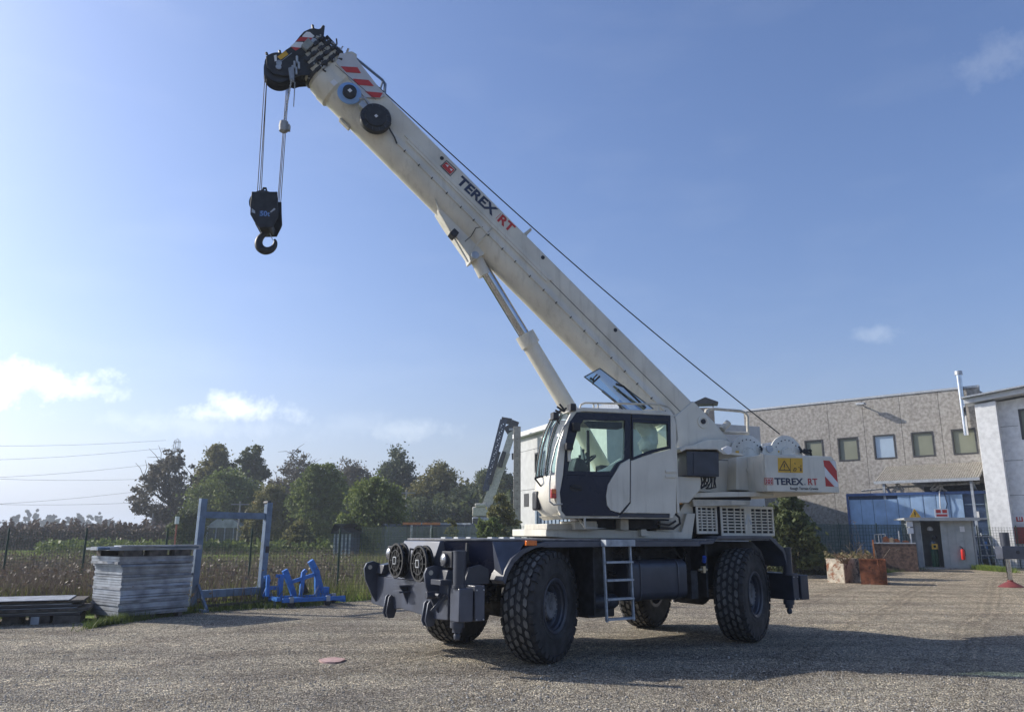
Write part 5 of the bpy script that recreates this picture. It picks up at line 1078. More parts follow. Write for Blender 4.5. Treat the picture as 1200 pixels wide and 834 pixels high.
for px, nm, m_ in ((1071.5, 'a', yellow), (1103, 'b', white)):
    x, z = kw.side(px + 2, 603, .4); b = MB(kw)
    if m_ is yellow: b.prism([(x - .3, zk + .13), (x + .3, zk + .13), (x, zk + .62)], .40, .43)
    else: b.prism([(x - .35, zk + .13), (x + .35, zk + .13), (x + .35, zk + .6), (x - .35, zk + .6)], .40, .43)
    sgn = ob('warning_sign' if m_ is yellow else 'prohibition_sign', b, m_, kb)
    b = MB(kw)
    if m_ is yellow: b.box(x - .03, x + .03, .431, .436, zk + .25, zk + .45); b.box(x - .03, x + .03, .431, .436, zk + .17, zk + .21)
    else: b.box(x - .28, x - .04, .431, .436, zk + .37, zk + .55); b.box(x + .04, x + .28, .431, .436, zk + .37, zk + .55); b.box(x - .28, x + .28, .431, .436, zk + .18, zk + .30)
    ob('sign_mark', b, blackd if m_ is yellow else red, sgn)
for px, py in ((1065.5, 611), (1066.5, 619)):
    x, z = kw.side(px, py, 0); b = MB(kw); b.box(x - .16, x + .16, .3, .34, z - .16, z + .16); b.box(x - .03, x + .03, .24, .3, 0 if py > 615 else z, z + .1); nt_ = ob('notice_board', b, white, kb)
x, z = kw.side(1128.5, 616, .01); b = MB(kw); b.box(x - .12, x + .12, .01, .03, z - .18, z + .12); ob('door_notice', b, white, kb)
b = MB(kw); x2, z2 = kw.side(1136, 624, .01); b.box(Lk + .10, Lk + .12, -1.1, -.5, 1.4, 2.1); ob('side_notice', b, steel, kb)
x, z = kw.side(1129.5, 646, .1); b = MB(kw); b.lathe([(.03, .28), (.09, .24), (.10, .18), (.10, -.26), (.08, -.3), (.001, -.3)], (x, .14, z), (0, 0, 1), 16)
ext = thing('fire_extinguisher', kw.w((x, .14, z - .3)), 'red fire extinguisher hung on the cabinet door', 'extinguisher'); ob('body', b, mat('extinguisher_red', (.62, .03, .02), .35, 0, .05, 4), ext)
b = MB(kw); b.tube([(x, .14, z + .28), (x, .14, z + .36), (x - .12, .14, z + .42)], .025, 6); b.tube([(x + .02, .14, z + .33), (x + .13, .14, z + .2), (x + .12, .14, z - .1)], .015, 6); ob('valve_and_hose', b, blackd, ext)
for k, px in enumerate((1094.5, 1098.5)):
    x, z = kw.side(px, 645, -.6); b = MB(kw); b.lathe([(.11, .1), (.12, .12), (.12, 1.1), (.09, 1.25), (.03, 1.32), (.03, 1.4), (.001, 1.4)], (x, -.55 - .1 * k, 0), (0, 0, 1), 16)
    cy_ = thing('gas_cylinder', kw.w((x, -.55 - .1 * k, .1)), ('left' if k == 0 else 'right') + ' one of two dark green gas cylinders standing inside the grey cabinet', 'gas cylinder', 'gas cylinders in the cabinet')
    ob('cylinder', b, mat('green_paint', (.02, .10, .05), .4), cy_); b = MB(kw); b.lathe([(.045, 1.38), (.05, 1.5), (.001, 1.52)], (x, -.55 - .1 * k, 0), (0, 0, 1), 10); ob('valve', b, steel, cy_)
x, z = kw.side(1096.5, 637, -.4); b = MB(kw); b.ring([(x - .16, z - .16), (x + .16, z - .16), (x + .16, z + .14), (x - .16, z + .14)], [(x - .07, z - .07), (x + .07, z - .07), (x + .07, z + .05), (x - .07, z + .05)], -.42, -.34); t_ = ob('yellow_frame', b, yellow, loc=kw.w((x, -.4, z - .16))); tag(t_, 'yellow square fitting hanging above the green gas cylinders', 'fitting')
for nm, lb_, px, py, r_, m_ in (('white_helmet', 'white helmet hanging in the cabinet doorway', 1091, 617, .17, white), ('face_shield', 'black welding mask hanging in the cabinet doorway', 1096.5, 627.5, .15, blackd), ('cloth_bag', 'pale blue grey bag hanging in the cabinet', 1094, 634, .17, bluemetal)):
    x, z = kw.side(px, py, -.7); b = MB(kw); b.lathe([(.001, r_), (r_ * .6, r_ * .8), (r_, 0), (r_ * .9, -r_ * .5), (.001, -r_ * .7)], (x, -.7, z), (0, 0, 1), 14); t_ = ob(nm, b, m_, loc=kw.w((x, -.7, z - r_))); tag(t_, lb_, nm.split('_')[-1])
# ---- rusty boxes
def skip_box(pxl, pxm, pxr, pyb, pyt, mf, ms, label, hollow=True, yaw=0, nm='rusty_box'):
    """box with its near corner at pxm; left face to pxl, right face to pxr"""
    K = ground(pxm, pyb); z = up(K, pyt); return K, z
def openbox(O, deg, lx, ly, h, m, th=.03):
    fr = Yaw(O, deg); walls = []
    for (a, e, c_, d) in ((0, lx, 0, th), (0, lx, ly - th, ly), (0, th, th, ly - th), (lx - th, lx, th, ly - th)):
        b = MB(fr); b.box(a, e, c_, d, 0, h); walls.append(b)
    b = MB(fr); b.box(th, lx - th, th, ly - th, 0, .05); walls.append(b); return fr, walls
K = ground(992, 681); h = up(K, 653.5); Lf = ground(972.5, 680.5); Rt = ground(1010, 681.5)
bx1 = thing('rusty_box', K, 'open steel box with peeling white paint and rust, left of the rust brown one', 'steel box', 'rusted open boxes on the gravel')
fr, wl_ = openbox(K, 158, (Lf - K).length * 1.02, -.0 + 1.0, h, rust)
fr = Yaw(Vector((Lf.x, K.y - .3, 0)), 0)
# left box: front face from px 972 to 992 pale, side face 992..1010 spotted
dxl = K.x - Lf.x
fr = Yaw((K.x, K.y, 0), 38); wl_ = []
Lx = 1.15; D_ = .74
for nm_, bx_, m_ in (('side_plate', (0, Lx, D_ - .03, D_), rustw), ('end_plate', (0, .03, .031, D_ - .031), rustw), ('end_plate', (Lx - .03, Lx, .031, D_ - .031), rustw), ('side_plate', (0, Lx, 0, .03), mat('rust_spotted_dark', (.30, .25, .19), .8, 0, .2, 6, .3, 20, wear=((.05, .03, .025), 4, .5)))):
    b = MB(fr); b.box(bx_[0], bx_[1], bx_[2], bx_[3], 0, h); ob(nm_, b, m_, bx1)
b = MB(fr); b.box(.03, Lx - .03, .03, D_ - .03, 0, h - .12); ob('load', b, rust, bx1)
K2 = ground(1042, 683); xl = at_depth(1010.5, 683, K2.y).x
bx2 = thing('rusty_box', (xl, K2.y, 0), 'open rust brown steel box with a chain hanging down its front', 'steel box', 'rusted open boxes on the gravel')
K2b = at_depth(1010.5, 681.5, K2.y + .45); fr = Yaw((K2b.x, K2b.y, 0), -24); Lx = math.hypot(K2.x - K2b.x, K2.y - K2b.y); h2 = up(K2, 654)
for bx_ in ((0, Lx, 0, .03), (0, Lx, 1.1, 1.13), (0, .03, .031, 1.1), (Lx - .03, Lx, .031, 1.1)):
    b = MB(fr); b.box(bx_[0], bx_[1], bx_[2], bx_[3], 0, h2); ob('side_plate', b, rust, bx2)
b = MB(fr); b.box(.03, Lx - .03, .03, 1.09, 0, h2 - .1); ob('load', b, rust, bx2)
b = MB(fr); b.box(-.02, Lx + .02, -.03, .0, h2 - .04, h2 + .01); ob('rim', b, rust, bx2)
b = MB(fr); x = Lx * .68
for k in range(20): b.tube([(x + .02 * (k % 2) + .10 * (k / 20) , -.03, h2 - k * .045), (x + .02 * ((k + 1) % 2) + .1 * (k / 20), -.03, h2 - (k + 1) * .048)], .016, 5)
for k in range(8): a = k * .8; b.tube([(x + .12 + .09 * math.cos(a), -.03, .12 + .07 * math.sin(a)), (x + .12 + .09 * math.cos(a + .8), -.04, .12 + .07 * math.sin(a + .8))], .022, 5)
o = ob('chain', b, rust, bx2); o['kind'] = 'stuff'
for k, (px, py, lb_) in enumerate(((990, 652, 'brown dried weed clump lying in the peeling white box'), (1019, 650, 'brown dried weed clump lying in the rust brown box'))):
    q = at_depth(px, py, K2.y + .5); b = MB(ID); rr = random.Random(k + 40)
    for i in range(26): b.tube([(q.x + rr.uniform(-.15, .15), q.y, h - .15), (q.x + rr.uniform(-.25, .25), q.y + rr.uniform(-.2, .2), h + rr.uniform(0, .1)), (q.x + rr.uniform(-.35, .35), q.y + rr.uniform(-.3, .3), h + rr.uniform(.0, .28))], .012, 4)
    t_ = ob('dry_weed_clump', b, mat('dry_brown_stems', (.16, .10, .055), .9, 0, .2, 8), loc=(q.x, q.y, h - .2)); tag(t_, lb_, 'dry plant')
# big dark box
K3 = ground(1078.5, 667); xl = at_depth(1028.5, 667, K3.y + .4).x
bx3 = thing('dark_steel_bin', (xl, K3.y, 0), 'large dark brown steel bin filled with metal frames beside the grey cabinet', 'steel bin')
K3b = at_depth(1028.5, 665, K3.y + .85); fr = Yaw((K3b.x, K3b.y, 0), -24); Lx = math.hypot(K3.x - K3b.x, K3.y - K3b.y); xl = K3b.x; h3 = up(K3, 634.5)
for bx_ in ((0, Lx, 0, .05), (0, Lx, 2.0, 2.05), (0, .05, .051, 2.0), (Lx - .05, Lx, .051, 2.0)):
    b = MB(fr); b.box(bx_[0], bx_[1], bx_[2], bx_[3], 0, h3); ob('side_plate', b, darkcorr, bx3)
b = MB(fr); b.box(-.08, .0, -.04, .08, 0, h3 + .15); ob('corner_strip', b, mat('orange_rust', (.42, .15, .05), .8, 0, .2, 6), bx3)
b = MB(fr); b.box(.05, Lx - .05, .05, 2, 0, h3 - .5); ob('load', b, darkcorr, bx3)
b = MB(fr); b.box(-.02, Lx, -.03, -.001, h3 - .05, h3 + .02); ob('rim', b, steel, bx3)
rr = random.Random(2)
for k, px in enumerate((1027, 1036, 1041)):
    x = fr.side(px, 640, .5)[0] if False else at_depth(px, 640, K3.y).x - xl; x = max(.1, x); b = MB(fr)
    b.tube([(x, .4, h3 - .4), (x - .03, .4, h3 + .42), (x + .3, .4, h3 + .45), (x + .36, .4, h3 - .4)], .03, 6); t_ = ob('bent_tube_frame', b, steel, loc=fr.w((x, .4, h3 - .4))); tag(t_, ('leftmost', 'middle', 'rightmost')[k] + ' of three bent steel tubes sticking out of the dark bin', 'tube', 'bent tubes in the bin')
for k, px in enumerate((1048, 1054, 1059, 1063, 1069)):
    x = at_depth(px, 640, K3.y).x - xl; b = MB(fr); hh = (.35, .28, .22, .62, .12)[k]
    if k in (3,): b.tube([(x, .6, h3 - .4), (x, .6, h3 + hh)], .03, 6)
    else: b.prism([(x - .16, h3 - .4), (x + .15, h3 - .4), (x + .17, h3 + hh * .6), (x + .05, h3 + hh), (x - .12, h3 + hh * .8)], .3, .8)
    t_ = ob('scrap_piece', b, (rust, mat('tan_scrap', (.35, .26, .17), .8), rust, steel, rust)[k], loc=fr.w((x, .5, h3 - .4))); tag(t_, ('brown scrap block in the dark bin, leftmost of the lumps', 'tan scrap lump in the middle of the dark bin', 'brown scrap lump left of the thin upright bar', 'thin upright steel bar sticking out of the dark bin', 'low brown scrap lump at the right end of the dark bin')[k], 'scrap')
# ---- outrigger of another machine at the right edge
q = ground(1186.5, 684.5); fr = Yaw((q.x, q.y, 0), 10)
og = thing('outrigger_leg', q, 'extended outrigger leg of another machine with red foot at the right edge', 'outrigger')
zz = lambda py: up(q, py)
b = MB(fr); b.lathe([(.42, .0), (.42, .03), (.16, .18), (.10, .20), (.10, .26), (.001, .26)], (0, 0, 0), (0, 0, 1), 24); ob('foot', b, mat('dull_red_paint', (.19, .04, .035), .6), og)
b = MB(fr); b.tube([(0, 0, .24), (0, 0, zz(653))], .085, 16); ob('ram', b, chrome, og)
b = MB(fr); b.tube([(0, 0, zz(653)), (0, 0, zz(622))], .16, 20); ob('jack_cylinder', b, navyl, og)
b = MB(fr); b.box(-.32, 4, -.18, .18, zz(653), zz(638)); ob('beam', b, navy, og, bevel=.02)
b = MB(fr); b.lathe([(.07, 0), (.07, .02), (.001, .02)], (.32, -.18, zz(645)), (0, -1, 0), 14); ob('pin_hole', b, blackd, og)
# ---- rack of tubes and gate behind the cabinet
q = at_depth(1165, 650, 47); fr = Yaw((q.x, 47, 0), -6); tr_ = thing('tube_rack', (q.x, 47, 0), 'pale metal rack leaning by the fence right of the cabinet', 'rack')
for k in range(4):
    b = MB(fr); b.tube([(-1.0 + k * .42, 0, 0), (-1.15 + k * .42, .4, 2.0 - .2 * (k % 2))], .05, 6); ob('upright', b, galv, tr_)
for z in (.7, 1.3, 1.8):
    b = MB(fr); b.tube([(-1.15, .2 * z, z), (.3, .2 * z, z)], .04, 6); ob('cross_bar', b, galv, tr_)
b = MB(fr); b.tube([(.1, -1, 0), (.1, -1, 1.05), (3.5, -1, 1.05)], .05, 6); bb_ = ob('barrier', b, under, loc=fr.w((.1, -1, 0))); tag(bb_, 'dark tubular barrier in front of the fence at the right edge', 'barrier')
b = MB(fr); b.lathe([(1.6, 0), (1.2, .25), (.7, .5), (.001, .62)], (3.4, -2.5, 0), (0, 0, 1), 24); gp = ob('gravel_heap', b, None or mat('heap_gravel', (.27, .25, .22), .95, 0, .25, 8, .6, 20), loc=fr.w((3.4, -2.5, 0))); tag(gp, 'small heap of gravel behind the red outrigger foot', 'gravel heap')

# ---- stack of aluminium panels (left)
A = ground(139, 731); B2 = ground(221, 723.5); D2 = ground(113, 729)
sw_ = Wall((A.x, A.y), (B2.x - A.x, B2.y - A.y)); Ls = (B2 - A).length
zs = sw_.side(140, 654.5, 0)[1]
stk = thing('panel_stack', (A.x, A.y, 0), 'tall neat stack of grey aluminium formwork panels with a pallet on top', 'panel stack')
npan = 23; dz = (zs - .10) / npan
ed = (Vector((D2.x, D2.y, 0)) - Vector((A.x, A.y, 0))); 
dpt = 1.25
pm = MB(ID); pm.box(0, 1, -1, 0, 0, 1)
for k in range(npan):
    sh = (k / npan) * .0 + random.uniform(-.018, .018) - (.10 if k > 19 else (.05 if k == 19 else 0)); lx = Ls * (1 + .015 * k / npan) + random.uniform(-.02, .02)
    z = .10 + k * dz; gp_ = random.choice((.015, .03, .05, .09, .16)) * dz * 1.3; b = MB(sw_); tl_ = random.uniform(-.006, .006)
    b._a([(sh, -dpt, z), (sh, random.uniform(-.02, .02), z), (lx, random.uniform(-.02, .02), z + tl_), (lx, -dpt, z + tl_), (sh, -dpt, z + dz - gp_), (sh, random.uniform(-.02, .02), z + dz - gp_), (lx, random.uniform(-.02, .02), z + dz - gp_ + tl_), (lx, -dpt, z + dz - gp_ + tl_)], [(0, 1, 2, 3), (4, 7, 6, 5), (0, 4, 5, 1), (1, 5, 6, 2), (2, 6, 7, 3), (3, 7, 4, 0)]); pn = ob('panel', b, galv if k % 5 else mat('duller_aluminium', (.27, .29, .32), .65, .3, .2, 4), stk)
    b = MB(sw_); b.box(sh + .05, lx - .05, -dpt + .05, -.05, z + dz - gp_ - .004, z + dz + .001); ob('gap_shade_filler', b, under, pn)  # black filler paints in the shade of the gap between panels
for f in (.1, .5, .9): b = MB(sw_); b.box(Ls * f - .05, Ls * f + .05, -dpt, -.02, 0, .10); ob('bearer', b, woodd, stk)
b = MB(sw_)
plt_ = thing('pallet', sw_.w((0, 0, zs)), 'dark pallet with grey boards lying on top of the panel stack', 'pallet')
for a in (.12, .48, .85):
    x = Ls * a; b = MB(sw_); b.box(x - .20, x + .20, -.25, -.02, zs, zs + .13); ob('block', b, woodd, plt_)
    b = MB(sw_); b.box(x - .20, x + .20, -dpt, -dpt + .2, zs, zs + .13); ob('block', b, woodd, plt_)
for k in range(4): b = MB(sw_); b.box(-.25 - .05 * (k % 2), Ls + .12 + .04 * k, -dpt + k * .31, -dpt + .28 + k * .31, zs + .13, zs + .18 + .02 * (k % 2)); ob('board', b, galv, plt_)
b = MB(sw_); b.box(-.1, Ls + .2, -.30, .02, zs + .201, zs + .235); ob('board', b, galv, plt_)
b = MB(sw_); b.tube([(-.55, -.1, zs + .17), (Ls + .15, -.05, zs + .19)], .035, 8); ob('pole', b, bluemetal, plt_)
# ---- low stack of long panels at the left edge
B2 = ground(98, 733); z1 = up(B2, 703)
sw2 = Wall((B2.x - 3.2, B2.y - 1.35), (3.2, 1.35)); L2 = 3.47
ls_ = thing('board_stack', (B2.x - 2.0, B2.y - .6, 0), 'low pile of long dark and grey boards on wooden blocks at the left edge', 'board stack')
rr = random.Random(8); z = .17
hgt = [.07, .05, .09, .05, .06, .05, .05]
for k in range(8):
    hh = (.05, .035, .06, .03, .045, .035, .055, .03)[k]; sh = rr.uniform(-.32, .12) if k % 2 else rr.uniform(-.1, .12); b = MB(sw2); b.box(0, L2 - .02 + sh, -1.3 + rr.uniform(-.05, .05), rr.uniform(-.14, .05), z, z + hh - (.018 if k % 2 else .008))
    ob('board', b, (navyl, galv, woodd, galv, navyl, galv, woodd, MATS['duller_aluminium'])[k], ls_); z += hh
b = MB(sw2); b.box(L2 - .55, L2 - .05, -1.2, -.05, 0, .165); ob('block', b, woodd, ls_)
b = MB(sw2); b.box(L2 - 1.0, L2 - .62, -1.2, -.15, 0, .165); ob('block', b, woodd, ls_); b = MB(sw2); b.box(L2 - 1.5, L2 - 1.2, -1.2, -.3, 0, .165); ob('block', b, woodd, ls_)
b = MB(sw2); b.box(L2 - .95, L2 - .8, -.14, -.05, .01, .16); ob('block', b, galv, ls_)
b = MB(sw2); b.box(.2, .8, -1.2, -.1, 0, .165); ob('block', b, woodd, ls_)
b = MB(sw2); b.box(-1.4, L2 - 1.5, .08, .5, .0, .05); ob('board', b, woodd, ls_)
# ---- blue steel frame
def gpt(px, py): v = ground(px, py); return v
A = gpt(226, 718); B2 = gpt(306, 711); fw_ = Wall((A.x, A.y), (B2.x - A.x, B2.y - A.y)); Lf = (B2 - A).length
rk = thing('blue_steel_frame', (A.x, A.y, 0), 'tall weathered blue grey steel frame standing on feet by the mesh fence', 'steel frame')
zA = fw_.side(235, 586, 0)[1]; zB = fw_.side(311, 590, 0)[1]
b = MB(fw_); b.bar((0, 0, .05), (.02, .05, zA), .17, .12, up=(0, 1, 0)); ob('upright', b, bluemetal, rk, bevel=.006); b = MB(fw_); b.bar((Lf, 0, .05), (Lf + .02, .05, zB), .17, .14, up=(0, 1, 0)); ob('upright', b, bluemetal, rk, bevel=.006)
zt_ = fw_.side(270, 605, 0)[1]; zb_ = fw_.side(270, 695, 0)[1]
b = MB(fw_); b.box(.07, Lf - .07, -.03, .07, zt_ - .09, zt_ + .07); ob('cross_beam', b, bluemetal, rk, bevel=.006); b = MB(fw_); b.box(.07, Lf - .07, -.05, .09, zb_ - .10, zb_ + .08); ob('cross_beam', b, bluemetal, rk, bevel=.006)
for x in (0, Lf):
    b = MB(fw_); b.box(x - .08, x + .08, -.62, .62, 0, .07); ob('foot', b, bluemetal, rk, bevel=.005)
    for s in (-1, 1): b = MB(fw_); b.bar((x + .05, s * .55, .07), (x + .05, s * .1, .62), .06); ob('brace', b, bluemetal, rk)
b = MB(fw_); b.box(.2, Lf - .2, -.3, -.25, .16, .21); b.box(.1, Lf - .1, .3, .36, .10, .16); ob('tie_bar', b, woodd, rk)
for x, z in ((0.05, zA - .1), (Lf, zB - .02)): b = MB(fw_); b.tube([(x, -.08, z), (x, .1, z)], .07, 10); ob('lug', b, under, rk)
b = MB(fw_); b.box(Lf - .02, Lf + .10, -.09, .1, 1.35, 1.52); ob('clamp', b, under, rk)
# ---- blue trolley
A = gpt(314, 712); B2 = gpt(396, 707); tw_ = Wall((A.x, A.y), (B2.x - A.x, B2.y - A.y)); Lt = (B2 - A).length
tl = thing('blue_trolley', (A.x, A.y, 0), 'bright blue welded trolley with slanted posts and castors beside the steel frame', 'trolley')
T = lambda px, py: tw_.side(px, py, 0)
def tb(p, q, wd, nm, y=0, m=bluep): b = MB(tw_); (x0, z0), (x1, z1) = T(*p), T(*q); b.bar((x0, y, z0), (x1, y, z1), wd, wd * .8, up=(0, 1, 0)); return ob(nm, b, m, tl, bevel=.004)
tb((316, 703), (394, 699.5), .13, 'frame_rail', 0); tb((320, 703), (392, 699), .10, 'frame_rail', .7)
for px in (317, 345, 392): b = MB(tw_); x, z = T(px, 702); b.box(x - .05, x + .05, .05, .65, z - .04, z + .05); ob('cross_rail', b, bluep, tl)
tb((329, 701), (331, 675), .12, 'post'); tb((325, 676), (336, 676), .08, 'post_cap'); tb((347, 701), (335, 669), .14, 'slanted_post'); tb((354, 698), (357, 671), .10, 'post'); tb((357, 672), (360, 669), .10, 'hook')
tb((373, 698), (373, 672), .13, 'post'); tb((373, 673), (365, 658), .15, 'slanted_post'); tb((343, 683), (370, 674), .09, 'tie'); tb((361, 697), (354, 679), .14, 'lever', -.06, under); tb((380, 697), (374, 674), .10, 'stay')
tb((377, 692), (386, 692), .16, 'box_end'); tb((384, 699), (384, 692), .12, 'box_end'); tb((310, 700), (318, 680), .05, 'hand_loop'); tb((311, 678), (317, 676), .07, 'hand_loop'); tb((313, 700), (314, 676), .09, 'post', .1); tb((316, 690), (326, 690), .10, 'tie'); tb((333, 704), (341, 713), .07, 'stand'); tb((342, 704), (340, 713), .07, 'stand')
for px, y in ((323, .05), (391, .05), (372, .7), (330, .7)):
    x, z = T(px, 710); b = MB(tw_); b.lathe([(.085, -.03), (.1, -.02), (.1, .02), (.085, .03), (.001, .03)], (x, y, .1), (0, 1, 0), 18); ob('castor_wheel', b, under, tl); b = MB(tw_); b.box(x - .06, x + .05, y - .045, y + .045, .12, .26); ob('castor_fork', b, galv, tl)
# pink patch on the gravel
q = ground(391, 776); b = MB(Yaw((q.x, q.y, 0), 12)); b.prism([(.19 * math.cos(k * .45) * (1 + .12 * math.sin(k * 2.3)), .23 * math.sin(k * .45) * (1 + .1 * math.cos(k * 1.7))) for k in range(14)], .0, .03, ax='z'); t_ = ob('flat_stone', b, mat('pinkish_stone', (.46, .30, .27), .8, 0, .15, 12, .2), loc=q); tag(t_, 'flat pinkish stone lying on the gravel in front of the crane', 'stone')
# ---- far crane
q = at_depth(573, 640, 95); fr = Yaw((q.x, 95, 0), 0); S_ = lambda px, py: (at_depth(px, py, 95).x - q.x, at_depth(px, py, 95).z)
fc = thing('distant_crane', (q.x, 95, 0), 'distant cream crane with dark lattice jib folded along its raised boom', 'crane')
def fbar(p, q2, w0, nm, m, par=None, y=0): b = MB(fr); (x0, z0), (x1, z1) = S_(*p), S_(*q2); b.bar((x0, y, z0), (x1, y, z1), w0, w0, up=(0, 1, 0)); return ob(nm, b, m, par or fc)
fbar((567, 605), (582, 562), 1.1, 'boom_base', creamd); fbar((580, 568), (594, 530), 1.0, 'boom', creamd); fbar((592, 535), (602, 503), .85, 'boom_tip', creamd)
fbar((593, 505), (606, 497), .9, 'boom_head', black); fbar((588, 492), (600, 494), .7, 'jib_foot', black); fbar((600, 494), (608, 497), .5, 'jib_foot', black)
fbar((575, 568), (586, 530), .35, 'jib_mount', MATS['black_metal'], y=-.7); fbar((587, 548), (592, 530), .45, 'winch_block', black, y=-.8)
for o1 in (0, 8):
    fbar((567.5 + o1 * .6, 575), (588 + o1 * .7, 492), .26, 'jib_chord', mat('dark_blue_lattice', (.03, .045, .085), .5), y=-.5)
N_ = 20
for k in range(N_):
    f0, f1 = k / N_, (k + 1) / N_; l = lambda f, o1: (567.5 + o1 * .6 + (20.5 + o1 * .1) * f, 575 - 83 * f)
    fbar(l(f0, 0 if k % 2 else 8), l(f1, 8 if k % 2 else 0), .2, 'lacing', MATS['dark_blue_lattice'], y=-.5); fbar(l(f0, 0), l(f0, 8), .16, 'lacing', MATS['dark_blue_lattice'], y=-.5)
b = MB(fr); (x0, z0), (x1, z1) = S_(555, 605), S_(586, 594); b.box(x0, x1, -1, 1.2, z0, z1); b.box(x0 + .3, x0 + 1.6, -1.2, 1.2, z1, z1 + .4); ob('upper_body', b, creamd, fc, bevel=.1)
b = MB(fr); (x0, z0), (x1, z1) = S_(555, 628), S_(590, 606); b.box(x0, x1, -1.2, 1.2, .9, z1); ob('carrier', b, galv, fc, bevel=.1)
b = MB(fr); (x0, z0), (x1, z1) = S_(555.5, 614), S_(563, 607.5); b.box(x0, x1, -1.23, -1.2, z0, z1); ob('windscreen', b, alum, fc)
for x in (-1.6, 1.8): 
    b = MB(fr); b.lathe([(.55, -.2), (.6, -.15), (.6, .15), (.55, .2), (.001, .2)], (x, -1.1, .6), (0, 1, 0), 20); ob('wheel', b, rubber, fc)
fbar((603, 504), (604, 532), .08, 'rope', ropeM); fbar((603.5, 531), (603.8, 538), .7, 'hook', black)
# ================================================================== TREES, PLANTS, FENCES
def quads(C0, size, rng, flat=.0, asp=1.6, k=4):
    n = len(C0); d = rng.normal(size=(n, 3)); d /= np.linalg.norm(d, axis=1)[:, None]
    e = rng.normal(size=(n, 3)); e -= d * (e * d).sum(1)[:, None]; e /= np.linalg.norm(e, axis=1)[:, None]; f = np.cross(d, e)
    s = (size * (.6 + .8 * rng.random(n)))[:, None]
    e = e * s * .5 * asp; f = f * s * .5
    if k == 3: V = np.stack([C0 - e, C0 + e * .3 + f, C0 + e * .3 - f], 1).reshape(-1, 3)
    else: V = np.stack([C0 - e, C0 + f, C0 + e, C0 - f], 1).reshape(-1, 3)
    return V, np.arange(len(V)).reshape(-1, k)
def crown_pts(rng, n, H0, H, W, ncl, hollow=.45, top=.62, spread=.15):
    """clump centres in an uneven crown between heights H0 and H, half width W; then leaves round them"""
    c = []; ph = rng.uniform(0, 6.28, 6)
    while len(c) < ncl:
        p = rng.uniform(-1, 1, 3); r = np.linalg.norm(p); an = math.atan2(p[1], p[0]); lim = .86 + .17 * math.sin(2 * an + ph[0]) * math.sin(3.1 * p[2] + ph[1]) + .13 * math.sin(5 * an + ph[2] + 4 * p[2]) + .08 * math.sin(9 * p[0] + ph[3] + 7 * p[2])
        if r > lim or r < hollow and rng.random() < .75: continue
        prof = 1 - .48 * max(0, p[2]) - .15 * max(0, -p[2]); c.append((p[0] * W * prof, p[1] * W * prof, H0 + (H - H0) * (p[2] * .5 + .5)))
    c = np.array(c); rad = W * spread * (.6 + .9 * rng.random(ncl)); 
    i = rng.integers(0, ncl, n); g = rng.normal(size=(n, 3)); g /= np.linalg.norm(g, axis=1)[:, None]
    P_ = c[i] + g * (rad[i] * rng.random(n) ** .5 * (1 + (rng.random(n) < .16) * rng.random(n) * 1.1))[:, None] * np.array([1, 1, .75]); return c, P_
def limb(b, p0, p1, r0, r1, rng, seg=4, wob=.06):
    p0, p1 = np.array(p0), np.array(p1); L_ = np.linalg.norm(p1 - p0); pts = []; 
    for i in range(seg + 1):
        t = i / seg; q = p0 + (p1 - p0) * t + (rng.normal(size=3) * wob * L_ * math.sin(math.pi * t)) + np.array([0, 0, .08 * L_ * math.sin(math.pi * t)]); pts.append(tuple(q))
    b.tube(pts, [r0 + (r1 - r0) * i / seg for i in range(seg + 1)], 5, cap=False); return pts
G1 = leafmat('leaf_dark_green', (.06, .08, .034), (.145, .17, .065), trans=.32)
G2 = leafmat('leaf_mid_green', (.06, .09, .03), (.18, .22, .06), (.28, .27, .085), trans=.33)
G3 = leafmat('leaf_olive_autumn', (.085, .095, .036), (.215, .20, .07), (.27, .18, .07), trans=.35)
G4 = leafmat('leaf_grey_brown', (.075, .068, .05), (.17, .15, .10), trans=.25)
G5 = leafmat('leaf_blue_dark', (.048, .066, .038), (.12, .145, .07), trans=.3)
GY = leafmat('leaf_yellowish', (.12, .13, .04), (.24, .21, .07), trans=.3)
SP = dict(b='dark broad tree', )
def tree(name, px, Y, toppy, hw, m, label, n=6500, seed=0, low=.12, ls=.30, ncl=70, branches=14, trunk=.22, group='trees beyond the fence', cat='tree', hollow=.45, spread=.2, twigs=0):
    if twigs: hw *= 1.05; n = int(n * 1.5); ncl = int(ncl * 1.5); ls *= .8
    elif Y > 60 and hw > 14: n = int(n * 2.9); ncl = int(ncl * 2.1); spread *= 1.22; ls *= .74; hw *= 1.2; hollow *= .8
    rng = np.random.default_rng(seed + 100); q = at_depth(px, 600, Y); x = q.x; H = up((x, Y), toppy); W = hw / FPX * Y * 1.02
    t = thing(name, (x, Y, 0), label, cat, group)
    c, L_ = crown_pts(rng, n, H * low, H * .97, W * .9, ncl, hollow, spread=spread)
    V, F = quads(L_, ls, rng); npmesh('crown', V, F, m, parent=t)
    b = MB(ID); tr0 = np.array([0, 0, -.1]); tops = H * (.62 if branches < 20 else .55)
    tp = limb(b, tr0, (rng.uniform(-.3, .3), 0, tops), trunk * H / 12, trunk * .35 * H / 12, rng, 6, .015)
    idx = rng.permutation(len(c))[:branches]
    for i in idx:
        k = min(5, max(1, int(6 * min(.9, max(.15, c[i][2] / tops - .35))))); lp = limb(b, tp[k], c[i], trunk * .34 * H / 12, .03, rng)
        for j in range(twigs):
            e = np.array(lp[rng.integers(1, 5)]); dd = rng.normal(size=3) * W * .22; dd[2] = abs(dd[2]) * .9; limb(b, e, e + dd, .05, .02, rng, 2)
    tk_ = ob('trunk', b, bark, None, loc=(0, 0, 0)); tk_.parent = t
    return t
